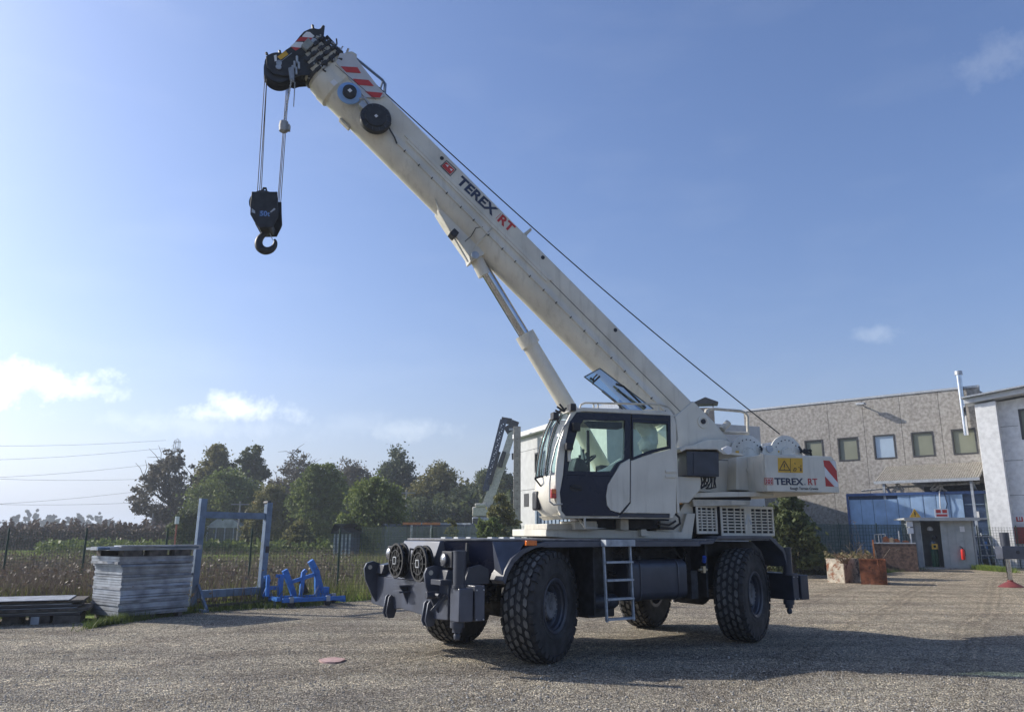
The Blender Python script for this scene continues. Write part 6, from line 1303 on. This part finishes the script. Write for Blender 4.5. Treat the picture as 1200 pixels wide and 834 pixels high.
tree('oak_tree', 197, 105, 524, 44, G4, 'leftmost tree, broad and dark with grey branches showing through thin leaves', 6500, 1, .10, .30, 150, 60, .30, hollow=.6, spread=.12, twigs=5)
tree('deciduous_tree', 248, 112, 513, 22, G3, 'tall olive tree just right of the big branchy tree', 5200, 2, .3, .30, 60, 16, hollow=.3)
tree('deciduous_tree', 290, 114, 514, 21, G1, 'tall narrow dark tree with gaps in its top, above the blue frame', 4200, 3, .3, .32, 55, 18, spread=.17)
tree('deciduous_tree', 268, 96, 545, 40, G2, 'wide green tree filling the gap above the blue steel frame', 8000, 4, .05, .30, 90, 10)
tree('bare_tree', 346, 120, 524, 36, G4, 'thinly leaved grey brown tree with fine bare twigs at its top', 3000, 5, .30, .26, 80, 50, .2, hollow=.5, spread=.14, twigs=9)
tree('deciduous_tree', 322, 90, 562, 25, G3, 'olive and rust tinted tree behind the right upright of the blue frame', 5500, 6, .03, .28, 60, 8)
tree('deciduous_tree', 375, 86, 541, 33, G2, 'rounded green tree in the middle of the tree row', 7500, 7, .03, .28, 80, 8)
tree('deciduous_tree', 410, 122, 533, 30, G4, 'grey green tree behind and right of the rounded green tree', 4500, 8, .1, .30, 70, 20)
tree('deciduous_tree', 465, 115, 523, 28, G5, 'tallest dark tree right of centre of the row, rising behind the bright bush tree', 7000, 9, .1, .32, 70, 10)
tree('deciduous_tree', 440, 66, 556, 36, G2, 'bright green bushy tree standing nearest to the fence left of the crane', 9000, 10, .0, .22, 90, 6)
tree('deciduous_tree', 515, 110, 536, 31, G3, 'brown olive tree right of the tallest dark one', 6500, 11, .1, .30, 70, 10)
tree('deciduous_tree', 545, 104, 572, 27, G5, 'low dark tree left of the distant crane', 5000, 12, .0, .30, 60, 6)
tree('deciduous_tree', 500, 98, 580, 32, G5, 'low dark tree behind the utility pole', 5000, 32, .0, .30, 60, 6)
tree('deciduous_tree', 566, 124, 551, 22, G1, 'dark tree directly behind the distant crane body', 4000, 13, .1, .32, 50, 8)
tree('deciduous_tree', 592, 116, 541, 19, G1, 'dark tree behind the tip of the distant crane, left of the concrete pier', 4000, 14, .1, .32, 50, 8)
tree('leafy_shrub', 588, 50, 575, 21, G3, 'tall olive shrub in front of the concrete pier', 5500, 15, .0, .15, 70, 10, .12, group='shrubs', cat='shrub')
tree('leafy_shrub', 575, 48, 598, 20, G2, 'green shrub at the foot of the distant crane', 4500, 25, .0, .14, 60, 8, .12, group='shrubs', cat='shrub')
tree('leafy_shrub', 531, 54, 604, 13, GY, 'small yellowish shrub above the front of the carrier', 2200, 16, .0, .13, 40, 10, .1, group='shrubs', cat='shrub')
tree('leafy_shrub', 222, 72, 596, 18, G1, 'dark green shrub left of the blue frame upright', 4200, 17, .0, .22, 50, 4, .15, group='shrubs', cat='shrub')
tree('leafy_shrub', 301, 76, 603, 15, G3, 'low rusty green shrub framed by the right part of the blue frame', 3500, 18, .0, .22, 50, 4, .15, group='shrubs', cat='shrub')
tree('leafy_shrub', 352, 74, 610, 16, G3, 'low autumn coloured shrub right of the blue frame', 3000, 19, .0, .22, 50, 4, .15, group='shrubs', cat='shrub')
tree('leafy_shrub', 925, 36, 571, 40, G1, 'large dark evergreen shrub under the counterweight, against the grey building', 11000, 20, .0, .13, 120, 22, .16, group='shrubs', cat='shrub', spread=.17)
tree('leafy_shrub', 900, 38, 600, 26, G3, 'yellow green shrub just right of the engine grille', 5000, 21, .0, .13, 60, 8, .12, group='shrubs', cat='shrub')
def twigbush(px, py, hpx, wpx, n, seed, label, m=None):
    q = ground(px, py); rng = np.random.default_rng(seed); b = MB(ID); k = q.y / FPX
    for i in range(n):
        a = (q.x + rng.normal() * wpx * k * .25, q.y + rng.normal() * .3, 0); e = (a[0] + rng.normal() * wpx * k * .4, a[1] + rng.normal() * .4, hpx * k * rng.uniform(.4, 1)); lp = limb(b, a, e, .018, .007, rng, 3, .05)
        for j in range(3): s_ = np.array(lp[rng.integers(1, 4)]); limb(b, s_, s_ + rng.normal(size=3) * np.array([.2, .2, .22]) * hpx * k * .4, .009, .004, rng, 2)
    t_ = ob('bare_bush', b, m or mat('dry_twigs', (.20, .155, .11), .9, 0, .25, 6), loc=q); tag(t_, label, 'bush', 'bare bushes')
twigbush(1004, 664, 66, 10, 10, 1, 'tall thin leafless bush against the left end of the blue container')
twigbush(1006, 668, 34, 40, 22, 2, 'low spreading leafless bush behind the rusty boxes'); twigbush(945, 662, 40, 40, 40, 3, 'pale dry bush below the dark evergreen shrub'); twigbush(975, 664, 26, 20, 18, 4, 'small dry bush left of the peeling white box')
# ---- mesh fences
wire = mat('green_fence_wire', (.035, .07, .05), .5, .2, .1, 10); postm = mat('green_fence_post', (.02, .05, .035), .5, 0, .1, 6)
def fence(P0, P1, n, h, label, step=.1, r=.0028, group=None, net=None, m=None):
    P0, P1 = Vector((P0[0], P0[1], 0)), Vector((P1[0], P1[1], 0)); wl = Wall(P0, (P1 - P0)); L_ = (P1 - P0).length; t = thing('mesh_fence', P0, label, 'fence', group)
    for i in range(n + 1):
        x = L_ * i / n; b = MB(wl); b.tube([(x, 0, 0), (x, 0, h + .08)], .03, 8); ob('post', b, m or postm, t)
    for i in range(n):
        a, e = L_ * i / n, L_ * (i + 1) / n; b = MB(wl); z = .05
        while z <= h: b.box(a, e, -r, r, z - r, z + r); z += step
        x = a + step / 2
        while x < e: b.box(x - r, x + r, r + .001, 3 * r, .03, h); x += step
        o = ob('wire_mesh', b, wire, t); o['kind'] = 'stuff'
        if net: b = MB(wl); b.quad((a, .03, .02), (e, .03, .02), (e, .03, h), (a, .03, h)); ob('shade_net', b, net, t)
    return t
A, B2 = ground(94, 700), ground(396, 704); A_, d_ = Vector((A.x, A.y, 0)), Vector((B2.x - A.x, B2.y - A.y, 0)) / 3
fence(A_ - d_ * 3, A_ + d_ * 6, 9, 1.92, 'long dark green wire mesh fence behind the panel stack, blue frame and trolley')
netm = bpy.data.materials.new('shade_net'); netm.use_nodes = True; N_ = netm.node_tree.nodes; L_ = netm.node_tree.links
bs = N_['Principled BSDF']; bs.inputs['Base Color'].default_value = (.035, .075, .075, 1); bs.inputs['Roughness'].default_value = .9
tr = N_.new('ShaderNodeBsdfTransparent'); mx = N_.new('ShaderNodeMixShader'); mx.inputs[0].default_value = .62; L_.new(tr.outputs[0], mx.inputs[1]); L_.new(bs.outputs[0], mx.inputs[2]); L_.new(mx.outputs[0], N_['Material Output'].inputs[0])
A, B2 = at_depth(895, 640, 44), at_depth(1074, 640, 46.2)
fence(A, B2, 4, 2.45, 'mesh fence with dark green shade net between the crane and the grey cabinet', .2, .008, net=netm)
A, B2 = at_depth(1149, 640, 46.5), at_depth(1290, 640, 45)
fence(A, B2, 3, 2.35, 'plain wire mesh fence right of the grey cabinet', .15, .006)
A, B2 = at_depth(425, 640, 60), at_depth(660, 640, 46)
fence(A, B2, 6, 2.35, 'grey green mesh fence behind the front of the carrier', .15, .008)
# ---- low blue grey containers and poles behind the carrier
for i, (p0, p1, py) in enumerate(((440, 452, 614), (455, 497, 613), (499, 552, 613), (606, 640, 617))):
    q0, q1 = at_depth(p0, 640, 66), at_depth(p1, 640, 64); cwl = Wall((q0.x, q0.y), (q1.x - q0.x, q1.y - q0.y)); Lx = (q1 - q0).length; h = up((q0.x, 65), py)
    t = thing('low_container', (q0.x, q0.y, 0), ('narrow blue grey container at the left end behind the carrier hood', 'blue grey open top container above the cable reels', 'long dark blue grey container above the carrier hood', 'dark container left of the turntable behind the fence')[i], 'container', 'low containers behind the carrier')
    b = MB(cwl); b.box(0, Lx, -2.2, 0, 0, h); ob('body', b, (mat('slate_blue_paint', (.075, .10, .15), .6, 0, .15, 2), navy, MATS['slate_blue_paint'] if i else navy, under)[i] if i else MATS.get('slate_blue_paint') or mat('slate_blue_paint', (.075, .10, .15), .6), t)
    b = MB(cwl); b.box(-.05, Lx + .05, -.05, .08, h - .12, h + .02); ob('rim', b, galv, t)
    for k in range(int(Lx / .7)): b = MB(cwl); b.box(.3 + k * .7, .42 + k * .7, 0.001, .08, .1, h - .13); ob('rib', b, MATS['slate_blue_paint'], t)
for i, (px, lb_) in enumerate(((483, 'left one of two pale posts with orange tops behind the carrier hood'), (506, 'right one of two pale posts with orange tops behind the carrier hood'))):
    q = at_depth(px, 640, 58); h = up(q, 612.5); t = thing('capped_post', (q.x, q.y, 0), lb_, 'post', 'orange topped posts'); b = MB(ID); b.tube([(q.x, q.y, 0), (q.x, q.y, h)], .07, 8); ob('post', b, galv, t)
    b = MB(ID); b.box(q.x - .65, q.x + .65, q.y - .1, q.y + .1, h - .15, h + .02); ob('orange_top', b, mat('orange_board', (.55, .20, .07), .6), t)
for i, (px, Y, top, bot, lb_) in enumerate(((475.5, 78, 574, 640, 'utility pole with cross arm in front of the dark trees'), (177, 90, 602, 640, 'thin leaning pole in front of the leftmost tree'), (279, 80, 588, 640, 'thin street lamp pole seen above the blue frame'))):
    q = at_depth(px, 640, Y); h = up(q, top); t = thing('utility_pole', (q.x, q.y, 0), lb_, 'pole'); b = MB(ID); b.tube([(q.x, q.y, 0), (q.x, q.y, h)], [.14, .09], 8); ob('pole', b, mat('pole_grey', (.28, .27, .25), .8), t)
    if i != 1: b = MB(ID); b.bar((q.x - .9, q.y, h - .3), (q.x + .9, q.y, h - .3), .12); ob('cross_arm', b, MATS['pole_grey'], t)
q = at_depth(206, 640, 60); t = thing('marker_post', (q.x, q.y, 0), 'small marker post with white top and red band beyond the fence', 'post'); h = up(q, 606)
b = MB(ID); b.tube([(q.x, q.y, 0), (q.x, q.y, h - .5)], .07, 8); ob('post', b, mat('brown_red_band', (.35, .10, .06), .6), t); b = MB(ID); b.tube([(q.x, q.y, h - .55), (q.x, q.y, h)], .17, 8); ob('white_top', b, white, t)
# sheds glimpsed between the trees
for i, (p0, p1, Y, top, lb_) in enumerate(((243, 284, 92, 609, 'low pale greenhouse like shed seen through the blue steel frame'), (393, 411, 60, 614, 'small blue grey hut left of the bright green bushy tree'))):
    q0, q1 = at_depth(p0, 640, Y), at_depth(p1, 640, Y); h = up(q0, top); t = thing('garden_shed', (q0.x, Y, 0), lb_, 'shed'); m_ = (mat('pale_glass_panel', (.36, .40, .38), .4, 0, .15, 2), mat('slate_blue_paint', (.075, .10, .15), .6))[i]
    b = MB(ID); b.box(q0.x, q1.x, Y, Y + 4, 0, h * .72); ob('wall', b, mat('shed_dark', (.10, .115, .105), .8) if i == 0 else m_, t)
    b = MB(ID); b.prism([(q0.x - .3, h * .72), (q1.x + .3, h * .72), (q1.x - 1.2, h), (q0.x + 1.0, h)], Y - .2, Y + 4.2); ob('roof', b, m_ if i == 0 else under, t)
    for k in range(5): x = q0.x + (q1.x - q0.x) * k / 4; b = MB(ID); b.box(x - .06, x + .06, Y - .08, Y - .005, 0, h * .72); ob('post', b, galv, t)
# ---- pylon and lines, far skyline
py_ = at_depth(197, 640, 330); t = thing('electricity_pylon', (py_.x, 330, 0), 'pale lattice electricity pylon rising behind the leftmost tree', 'pylon'); Hp = up(py_, 517); lat = mat('pylon_grey', (.30, .31, .33), .7)
b = MB(ID)
for sx in (-1, 1):
    for sy in (-1, 1): b.bar((py_.x + sx * 3.2, 330 + sy * 3, 0), (py_.x + sx * .8, 330 + sy * .8, Hp), .22)
for k in range(14):
    f0, f1 = k / 14, (k + 1) / 14; w_ = lambda f: 3.2 - 2.4 * f
    b.bar((py_.x - w_(f0), 327, Hp * f0), (py_.x + w_(f1), 329, Hp * f1), .13); b.bar((py_.x + w_(f0), 327, Hp * f0), (py_.x - w_(f1), 329, Hp * f1), .13)
o = ob('lattice_tower', b, lat, t)
for k, f in enumerate((.80, .89, .98)):
    b = MB(ID); a_ = (4.2, 3.2, 1.6)[k]; b.bar((py_.x - a_, 330, Hp * f), (py_.x + a_, 330, Hp * f), .25); b.bar((py_.x - a_, 330, Hp * f), (py_.x, 330, Hp * (f + .04)), .15); b.bar((py_.x + a_, 330, Hp * f), (py_.x, 330, Hp * (f + .04)), .15); ob('cross_arm', b, lat, t)
pl_ = [((195, 518), (-160, 523)), ((195, 527), (-160, 545)), ((190, 545), (-160, 568)), ((186, 563), (-160, 556)), ((186, 575), (-160, 600)), ((186, 590), (-160, 588))]
for k, (a_, c_) in enumerate(pl_):
    p0, p1 = at_depth(*a_, 328), at_depth(*c_, 240); b = MB(ID); pts = [p0.lerp(p1, i / 10) - Vector((0, 0, 1.6 * math.sin(math.pi * i / 10))) for i in range(11)]
    b.tube(pts, .055, 4); t_ = ob('power_line', b, mat('cable_grey', (.12, .12, .13), .7), loc=p0)
    tag(t_, ('topmost', 'second highest', 'third', 'fourth', 'fifth', 'lowest')[k] + ' of six thin power lines crossing the pale sky at the left', 'cable', 'power lines')
far = leafmat('far_foliage', (.05, .06, .045), (.09, .10, .07), trans=.1)
for i, (px, top, hw, Y) in enumerate(((34, 594.5, 4.5, 420), (44, 593.5, 3.2, 420), (62, 600, 13, 400), (82, 604, 9, 410), (95, 602, 7, 430), (108, 605, 8, 420), (118, 600, 4, 440), (22, 602, 8, 380), (134, 607, 10, 400), (-20, 600, 20, 400))):
    tree('far_tree', px, Y, top, hw, far, ('pale distant poplar, left one of the pair on the left skyline', 'pale distant poplar, right one of the pair on the left skyline', 'pale round tree right of the two poplars on the skyline', 'low pale tree second right of the two poplars', 'pale pointed tree third right of the two poplars', 'low pale tree fourth right of the two poplars', 'thin pale tree near the middle of the left skyline', 'low pale tree left of the two poplars', 'lowest pale tree before the leftmost big tree', 'broad pale tree at the left edge of the skyline')[i], 1500, 50 + i, .0, .9, 34, 3, .2, group='far trees on the left skyline')
# ---- stuff: hedges, weeds, grass
def hedge(name, px0, px1, Y0, Y1, top, n, m, ls, label, seed, ybias=1.2):
    rng = np.random.default_rng(seed); Y = rng.uniform(Y0, Y1, n); t = rng.random(n)
    px = px0 + (px1 - px0) * t; X = (px - 600) / FPX * Y * 1.0 / math.cos(PITCH) * .975; zt_ = up((0, (Y0 + Y1) / 2), top); prof = .84 + .16 * np.sin(px * .21 + np.sin(px * .53) * 2) * np.sin(px * .077)
    z = rng.random(n) ** (1 / ybias) * zt_ * prof * (.8 + .25 * rng.random(n)); V, F = quads(np.stack([X, Y, z], 1), ls, rng, asp=2.2); o = npmesh(name, V, F, m, kind='stuff'); tag(o, label, name.replace('_', ' ')); return o
brownl = leafmat('brown_scrub_leaf', (.065, .048, .040), (.165, .125, .10), trans=.2)
hedge('brown_scrub', -120, 232, 84, 104, 610, 42000, brownl, .22, 'long band of brown leafless scrub across the field at the left', 61)
hedge('dark_undergrowth', 225, 620, 100, 118, 578, 34000, G1, .42, 'dark undergrowth filling the foot of the tree row', 62)
hedge('far_wood', 232, 625, 124, 138, 558, 36000, G3, .36, 'olive wood closing the gaps behind the tree row', 65, 1.05)
hedge('field_edge_greens', 60, 620, 70, 80, 632, 9000, G2, .25, 'low green plants along the far edge of the field', 63)
hedge('fence_foot_weeds', 880, 1010, 38, 43, 645, 4000, leafmat('dry_grass_leaf', (.10, .09, .04), (.24, .20, .10), trans=.3), .16, 'dry weeds below the shade net fence', 64)
def blades(name, sampler, n, h0, h1, w_, m, label, seed, lean=.35):
    rng = np.random.default_rng(seed); P_, s_ = sampler(rng, n); n = len(P_); a = rng.uniform(0, 2 * np.pi, n); h = rng.uniform(h0, h1, n) * s_
    d = np.stack([np.cos(a), np.sin(a)], 1) * (w_ * (.6 + .8 * rng.random(n)))[:, None] * .5; l = rng.normal(size=(n, 2)) * (h * lean)[:, None]
    z0 = np.zeros(n)
    V = np.stack([np.c_[P_ - d, z0], np.c_[P_ + d, z0], np.c_[P_ + l + d * .2, h]], 1).reshape(-1, 3)
    o = npmesh(name, V, np.arange(len(V)).reshape(-1, 3), m, kind='stuff'); tag(o, label, name.replace('_', ' ')); return o
# where the gravel ends: picture points of its edge
edgepx = [(-260, 736), (0, 728), (60, 724), (95, 726), (118, 737), (137, 733), (180, 727), (230, 719), (300, 714), (360, 711), (430, 705), (520, 694), (620, 680), (720, 668), (860, 661), (925, 660), (960, 665), (1000, 669), (1040, 668), (1078, 664), (1160, 660), (1300, 658)]
EP = [ground(a, c_) for a, c_ in edgepx]; EX = np.array([p.x for p in EP]); EY = np.array([p.y for p in EP])
def edge_y(x): return np.interp(x, EX, EY)
def field(px0, px1, Y1, patch=None, pw=1.6):
    def f(rng, n):
        m_ = n * 3; u = rng.random(m_) ** pw; Y = 19 + (Y1 - 19) * u; px = rng.uniform(px0, px1, m_); X = (px - 600) / (FPX * 1.0) * Y * .98
        ok = Y > edge_y(X) + .25
        if patch is not None: ok &= patch(X, Y, rng)
        X, Y = X[ok][:n], Y[ok][:n]; return np.stack([X, Y], 1), np.ones(len(X))
    return f
def nz(X, Y, s, ph=0): return np.sin(X * s + ph + 1.7 * np.sin(Y * s * .7 + ph)) * np.sin(Y * s * .9 + 2.1 * ph + 1.3 * np.sin(X * s * .6)) 
def weedy(X, Y, rng):
    px = X / Y * FPX / .98 + 600; dens = np.clip(np.interp(px, [-100, 60, 200, 300, 385, 420, 470], [1, 1, .75, .8, .55, .18, .12]) * np.interp(Y, [19, 24, 38, 50, 70], [.75, 1, .8, .16, .02]) + .35 * nz(X, Y, .45), 0.02, 1); return rng.random(len(X)) < dens
grassL = leafmat('grass_green', (.11, .165, .035), (.26, .335, .065), (.34, .35, .11), trans=.4)
weedB = leafmat('weed_brown', (.075, .058, .048), (.20, .16, .125), (.33, .28, .21), trans=.22); weedG = leafmat('weed_olive', (.10, .12, .035), (.24, .25, .085), trans=.35)
blades('meadow_grass', field(-150, 660, 85, None, 1.2), 90000, .07, .24, .04, grassL, 'short green grass of the field beyond the gravel yard', 71)
blades('dry_weeds', field(-150, 520, 70, weedy, 1.3), 30000, .35, 1.0, .026, weedB, 'tall dry brown weeds covering the field behind the fence', 72, .22)
blades('green_weeds', field(-150, 560, 60, lambda X, Y, rng: rng.random(len(X)) < .5 + .5 * nz(X, Y, .7, 2), 1.5), 34000, .2, .7, .030, weedG, 'olive green weeds mixed among the dry ones', 73, .3)
rng_ = np.random.default_rng(75)
V, F = None, None
P_, s_ = field(-150, 430, 62, weedy, 1.3)(rng_, 9000); zz_ = rng_.uniform(.25, .95, len(P_)); V, F = quads(np.c_[P_ + rng_.normal(size=P_.shape) * .08, zz_], .07, rng_); o = npmesh('weed_heads', V, F, weedB, kind='stuff'); tag(o, 'brown seed heads of the tall dry weeds', 'weeds')
def along_edge(rng, n):
    i = rng.random(n); X = np.interp(i, np.linspace(0, 1, len(EX)), EX); Y = edge_y(X) + rng.normal(size=n) * .35 + .15; c_ = nz(X, Y, 1.1, 1) > -.2; return np.stack([X[c_], Y[c_]], 1), np.ones(c_.sum())
blades('edge_tufts', along_edge, 13000, .05, .24, .022, leafmat('edge_grass', (.06, .09, .025), (.15, .19, .05), (.24, .23, .09), trans=.3), 'grass tufts creeping over the edge of the gravel', 74, .4)
def gk(rng, n): 
    q0, q1 = ground(1142, 664), ground(1182, 667); t_ = rng.random(n); return np.stack([q0.x + (q1.x - q0.x) * t_ + rng.normal(size=n) * .1, q0.y + (q1.y - q0.y) * t_ + rng.normal(size=n) * .5], 1), np.ones(n)
blades('grass_strip', gk, 3500, .1, .35, .03, grassL, 'bright green grass strip right of the grey cabinet', 76, .35)
# ================================================================== GROUND
def groundmat(name, stops, gravel):
    m = bpy.data.materials.new(name); m.use_nodes = True; N = m.node_tree.nodes; L = m.node_tree.links; b = N['Principled BSDF']; b.inputs['Roughness'].default_value = .95; b.inputs['Specular IOR Level'].default_value = .2
    t = N.new('ShaderNodeTexCoord')
    def noise(s, d=6, r=.6): n = N.new('ShaderNodeTexNoise'); n.inputs['Scale'].default_value = s; n.inputs['Detail'].default_value = d; n.inputs['Roughness'].default_value = r; L.new(t.outputs['Object'], n.inputs['Vector']); return n.outputs['Fac']
    def ramp(v, st): r = N.new('ShaderNodeValToRGB'); L.new(v, r.inputs[0]); e = r.color_ramp.elements; e[0].position, e[0].color = st[0][0], (*st[0][1], 1); e[1].position, e[1].color = st[-1][0], (*st[-1][1], 1); [setattr(e.new(p), 'color', (*c_, 1)) for p, c_ in st[1:-1]]; return r.outputs[0]
    def mixc(bt, a, c_, f): x = N.new('ShaderNodeMix'); x.data_type = 'RGBA'; x.blend_type = bt; (L.new(f, x.inputs['Factor']) if not isinstance(f, float) else setattr(x.inputs['Factor'], 'default_value', f)); L.new(a, x.inputs[6]); L.new(c_, x.inputs[7]); return x.outputs[2]
    base = ramp(noise(.23, 5, .62), stops)
    if gravel:
        sx = N.new('ShaderNodeSeparateXYZ'); L.new(t.outputs['Object'], sx.inputs[0]); ms = N.new('ShaderNodeMath'); ms.operation = 'MULTIPLY_ADD'; L.new(noise(.12, 5, .6), ms.inputs[0]); ms.inputs[1].default_value = 30; 
        ma2 = N.new('ShaderNodeMath'); ma2.operation = 'ADD'; L.new(sx.outputs[0], ma2.inputs[0]); L.new(sx.outputs[1], ma2.inputs[1]); L.new(ma2.outputs[0], ms.inputs[2])
        mr = N.new('ShaderNodeMapRange'); mr.inputs[1].default_value = 30; mr.inputs[2].default_value = 52; L.new(ms.outputs[0], mr.inputs[0])
        base = mixc('MIX', base, ramp(noise(1.3, 6, .7), [(.3, (.40, .355, .28)), (.7, (.56, .50, .40))]), mr.outputs[0])
        base = mixc('MULTIPLY', base, ramp(noise(.75, 3, .5), [(.35, (.82, .80, .80)), (.65, (1.12, 1.1, 1.06))]), 1.0)
        v = N.new('ShaderNodeTexVoronoi'); v.inputs['Scale'].default_value = 58; L.new(t.outputs['Object'], v.inputs['Vector'])
        sep = N.new('ShaderNodeSeparateColor'); L.new(v.outputs['Color'], sep.inputs[0])
        st = ramp(sep.outputs[0], [(0, (.22, .21, .20)), (.4, (.75, .73, .70)), (.8, (1.3, 1.27, 1.2)), (1, (2.9, 2.85, 2.7))]); base = mixc('MULTIPLY', base, st, 1.0)
        v2 = N.new('ShaderNodeTexVoronoi'); v2.inputs['Scale'].default_value = 11; L.new(t.outputs['Object'], v2.inputs['Vector']); s2 = N.new('ShaderNodeSeparateColor'); L.new(v2.outputs['Color'], s2.inputs[0]); base = mixc('MULTIPLY', base, ramp(s2.outputs[1], [(0, (.72, .70, .69)), (.6, (1, 1, 1)), (1, (1.3, 1.28, 1.25))]), .8)
        mp = N.new('ShaderNodeMapping'); mp.inputs['Rotation'].default_value = (0, 0, R(-22)); mp.inputs['Scale'].default_value = (.12, 1.1, 1); L.new(t.outputs['Object'], mp.inputs[0]); n5 = N.new('ShaderNodeTexNoise'); n5.inputs['Scale'].default_value = 1.0; n5.inputs['Detail'].default_value = 5; L.new(mp.outputs[0], n5.inputs['Vector'])
        base = mixc('MULTIPLY', base, ramp(n5.outputs['Fac'], [(.32, (.66, .65, .64)), (.5, (1, 1, 1)), (.7, (1.25, 1.23, 1.18))]), .9)
        mw = N.new('ShaderNodeMapping'); mw.inputs['Rotation'].default_value = (0, 0, R(33)); L.new(t.outputs['Object'], mw.inputs[0]); wv = N.new('ShaderNodeTexWave'); wv.inputs['Scale'].default_value = .135; wv.inputs['Distortion'].default_value = 3.5; wv.inputs['Detail'].default_value = 2; wv.inputs['Detail Scale'].default_value = .35; L.new(mw.outputs[0], wv.inputs['Vector'])
        base = mixc('MULTIPLY', base, ramp(wv.outputs['Fac'], [(.0, (1, 1, 1)), (.80, (1, 1, 1)), (.90, (.76, .75, .74)), (.96, (1.1, 1.08, 1.05)), (1, (.78, .77, .76))]), .8)
        mh = N.new('ShaderNodeMath'); mh.operation = 'MULTIPLY_ADD'; L.new(v.outputs['Distance'], mh.inputs[0]); mh.inputs[1].default_value = -1.4; L.new(noise(9, 8, .7), mh.inputs[2])
        bp = N.new('ShaderNodeBump'); bp.inputs['Strength'].default_value = 1.0; bp.inputs['Distance'].default_value = .06; L.new(mh.outputs[0], bp.inputs['Height']); L.new(bp.outputs[0], b.inputs['Normal'])
    else:
        base = mixc('MULTIPLY', base, ramp(noise(3, 8, .7), [(.3, (.6, .6, .6)), (.7, (1.3, 1.3, 1.3))]), .9)
        bp = N.new('ShaderNodeBump'); bp.inputs['Strength'].default_value = .8; bp.inputs['Distance'].default_value = .1; L.new(noise(4, 8, .7), bp.inputs['Height']); L.new(bp.outputs[0], b.inputs['Normal'])
    L.new(base, b.inputs['Base Color']); return m
gm_field = groundmat('field_soil', [(.3, (.13, .18, .045)), (.5, (.17, .245, .05)), (.66, (.19, .22, .075)), (.8, (.19, .165, .10))], False)
gm_grav = groundmat('gravel', [(.3, (.33, .31, .27)), (.5, (.43, .405, .35)), (.7, (.53, .50, .43))], True)
b = MB(); b._a([(-2500, -60, 0), (2500, -60, 0), (2500, 2500, 0), (-2500, 2500, 0)], [(0, 1, 2, 3)]); g = ob('ground', b, gm_field); g['kind'] = 'structure'
xs = np.arange(EX[0], EX[-1], .35); rr = np.random.default_rng(3); jit = np.cumsum(rr.normal(size=len(xs)) * .05); jit -= np.convolve(jit, np.ones(25) / 25, 'same')
top_ = [(float(x), float(y), .006) for x, y in zip(xs, edge_y(xs) + jit + .2 * np.sin(xs * .9))]
V = np.array(top_ + [(x, -40., .006) for x, _, _ in top_]); n = len(top_); F = np.array([(i, i + n, i + n + 1, i + 1) for i in range(n - 1)]); g = npmesh('gravel_yard', V, F, gm_grav); g['kind'] = 'structure'
b = MB(); xl, xr = float(xs[0]), float(xs[-1]); b.quad((-60, -40, .006), (xl, -40, .006), (xl, float(top_[0][1]), .006), (-60, 20, .006)); b.quad((xr, -40, .006), (90, -40, .006), (90, 40, .006), (xr, float(top_[-1][1]), .006)); g = ob('gravel_yard', b, gm_grav); g['kind'] = 'structure'
# loose stones on the gravel
def stones(n, Y0, Y1, s0, s1, seed):
    rng = np.random.default_rng(seed); Y = 1 / (1 / Y1 + rng.random(n) * (1 / Y0 - 1 / Y1)); X = rng.uniform(-.72, .72, n) * Y; ok = Y < edge_y(X) + .1; X, Y = X[ok], Y[ok]; n = len(X)
    s = rng.uniform(s0, s1, n) ** 1; O8 = np.array([(1, 0, 0), (.1, 1, 0), (-1, .1, 0), (0, -1, 0), (.1, .1, .8), (0, 0, -.3)]); a = rng.uniform(0, 6.28, n); c_, s_ = np.cos(a), np.sin(a)
    P_ = O8[None] * (.6 + .8 * rng.random((n, 6, 3))) * s[:, None, None]; x = P_[..., 0] * c_[:, None] - P_[..., 1] * s_[:, None]; y = P_[..., 0] * s_[:, None] + P_[..., 1] * c_[:, None]
    V = np.stack([x + X[:, None], y + Y[:, None], P_[..., 2] * .8 + .006 + s[:, None] * .15], -1).reshape(-1, 3)
    T = np.array([(0, 1, 4), (1, 2, 4), (2, 3, 4), (3, 0, 4), (1, 0, 5), (2, 1, 5), (3, 2, 5), (0, 3, 5)]); return V, (T[None] + np.arange(n)[:, None, None] * 6).reshape(-1, 3)
sm = leafmat('loose_stone', (.18, .17, .15), (.47, .44, .385), (.72, .69, .63), trans=0.0)
V1, F1 = stones(70000, 6.2, 24, .005, .013, 81); V2, F2 = stones(2500, 6.5, 40, .014, .026, 82); V = np.r_[V1, V2]; F = np.r_[F1, F2 + len(V1)]; o = npmesh('loose_gravel', V, F, sm, kind='stuff'); tag(o, 'loose small stones strewn over the gravel yard', 'gravel')
# ---- air
hzb = MB(); hzb.box(-2600, 2600, -70, 2600, -1.5, 48); hm_ = bpy.data.materials.new('haze'); hm_.use_nodes = True; N_ = hm_.node_tree.nodes; N_.clear(); oo = N_.new('ShaderNodeOutputMaterial'); pv = N_.new('ShaderNodeVolumePrincipled'); pv.inputs['Color'].default_value = (.82, .90, 1, 1); pv.inputs['Density'].default_value = .0007; pv.inputs['Anisotropy'].default_value = .25; hm_.node_tree.links.new(pv.outputs[0], oo.inputs['Volume'])
hz_o = ob('haze', hzb, hm_); hz_o['kind'] = 'stuff'
sc.cycles.volume_bounces = 0; sc.cycles.transparent_max_bounces = 24
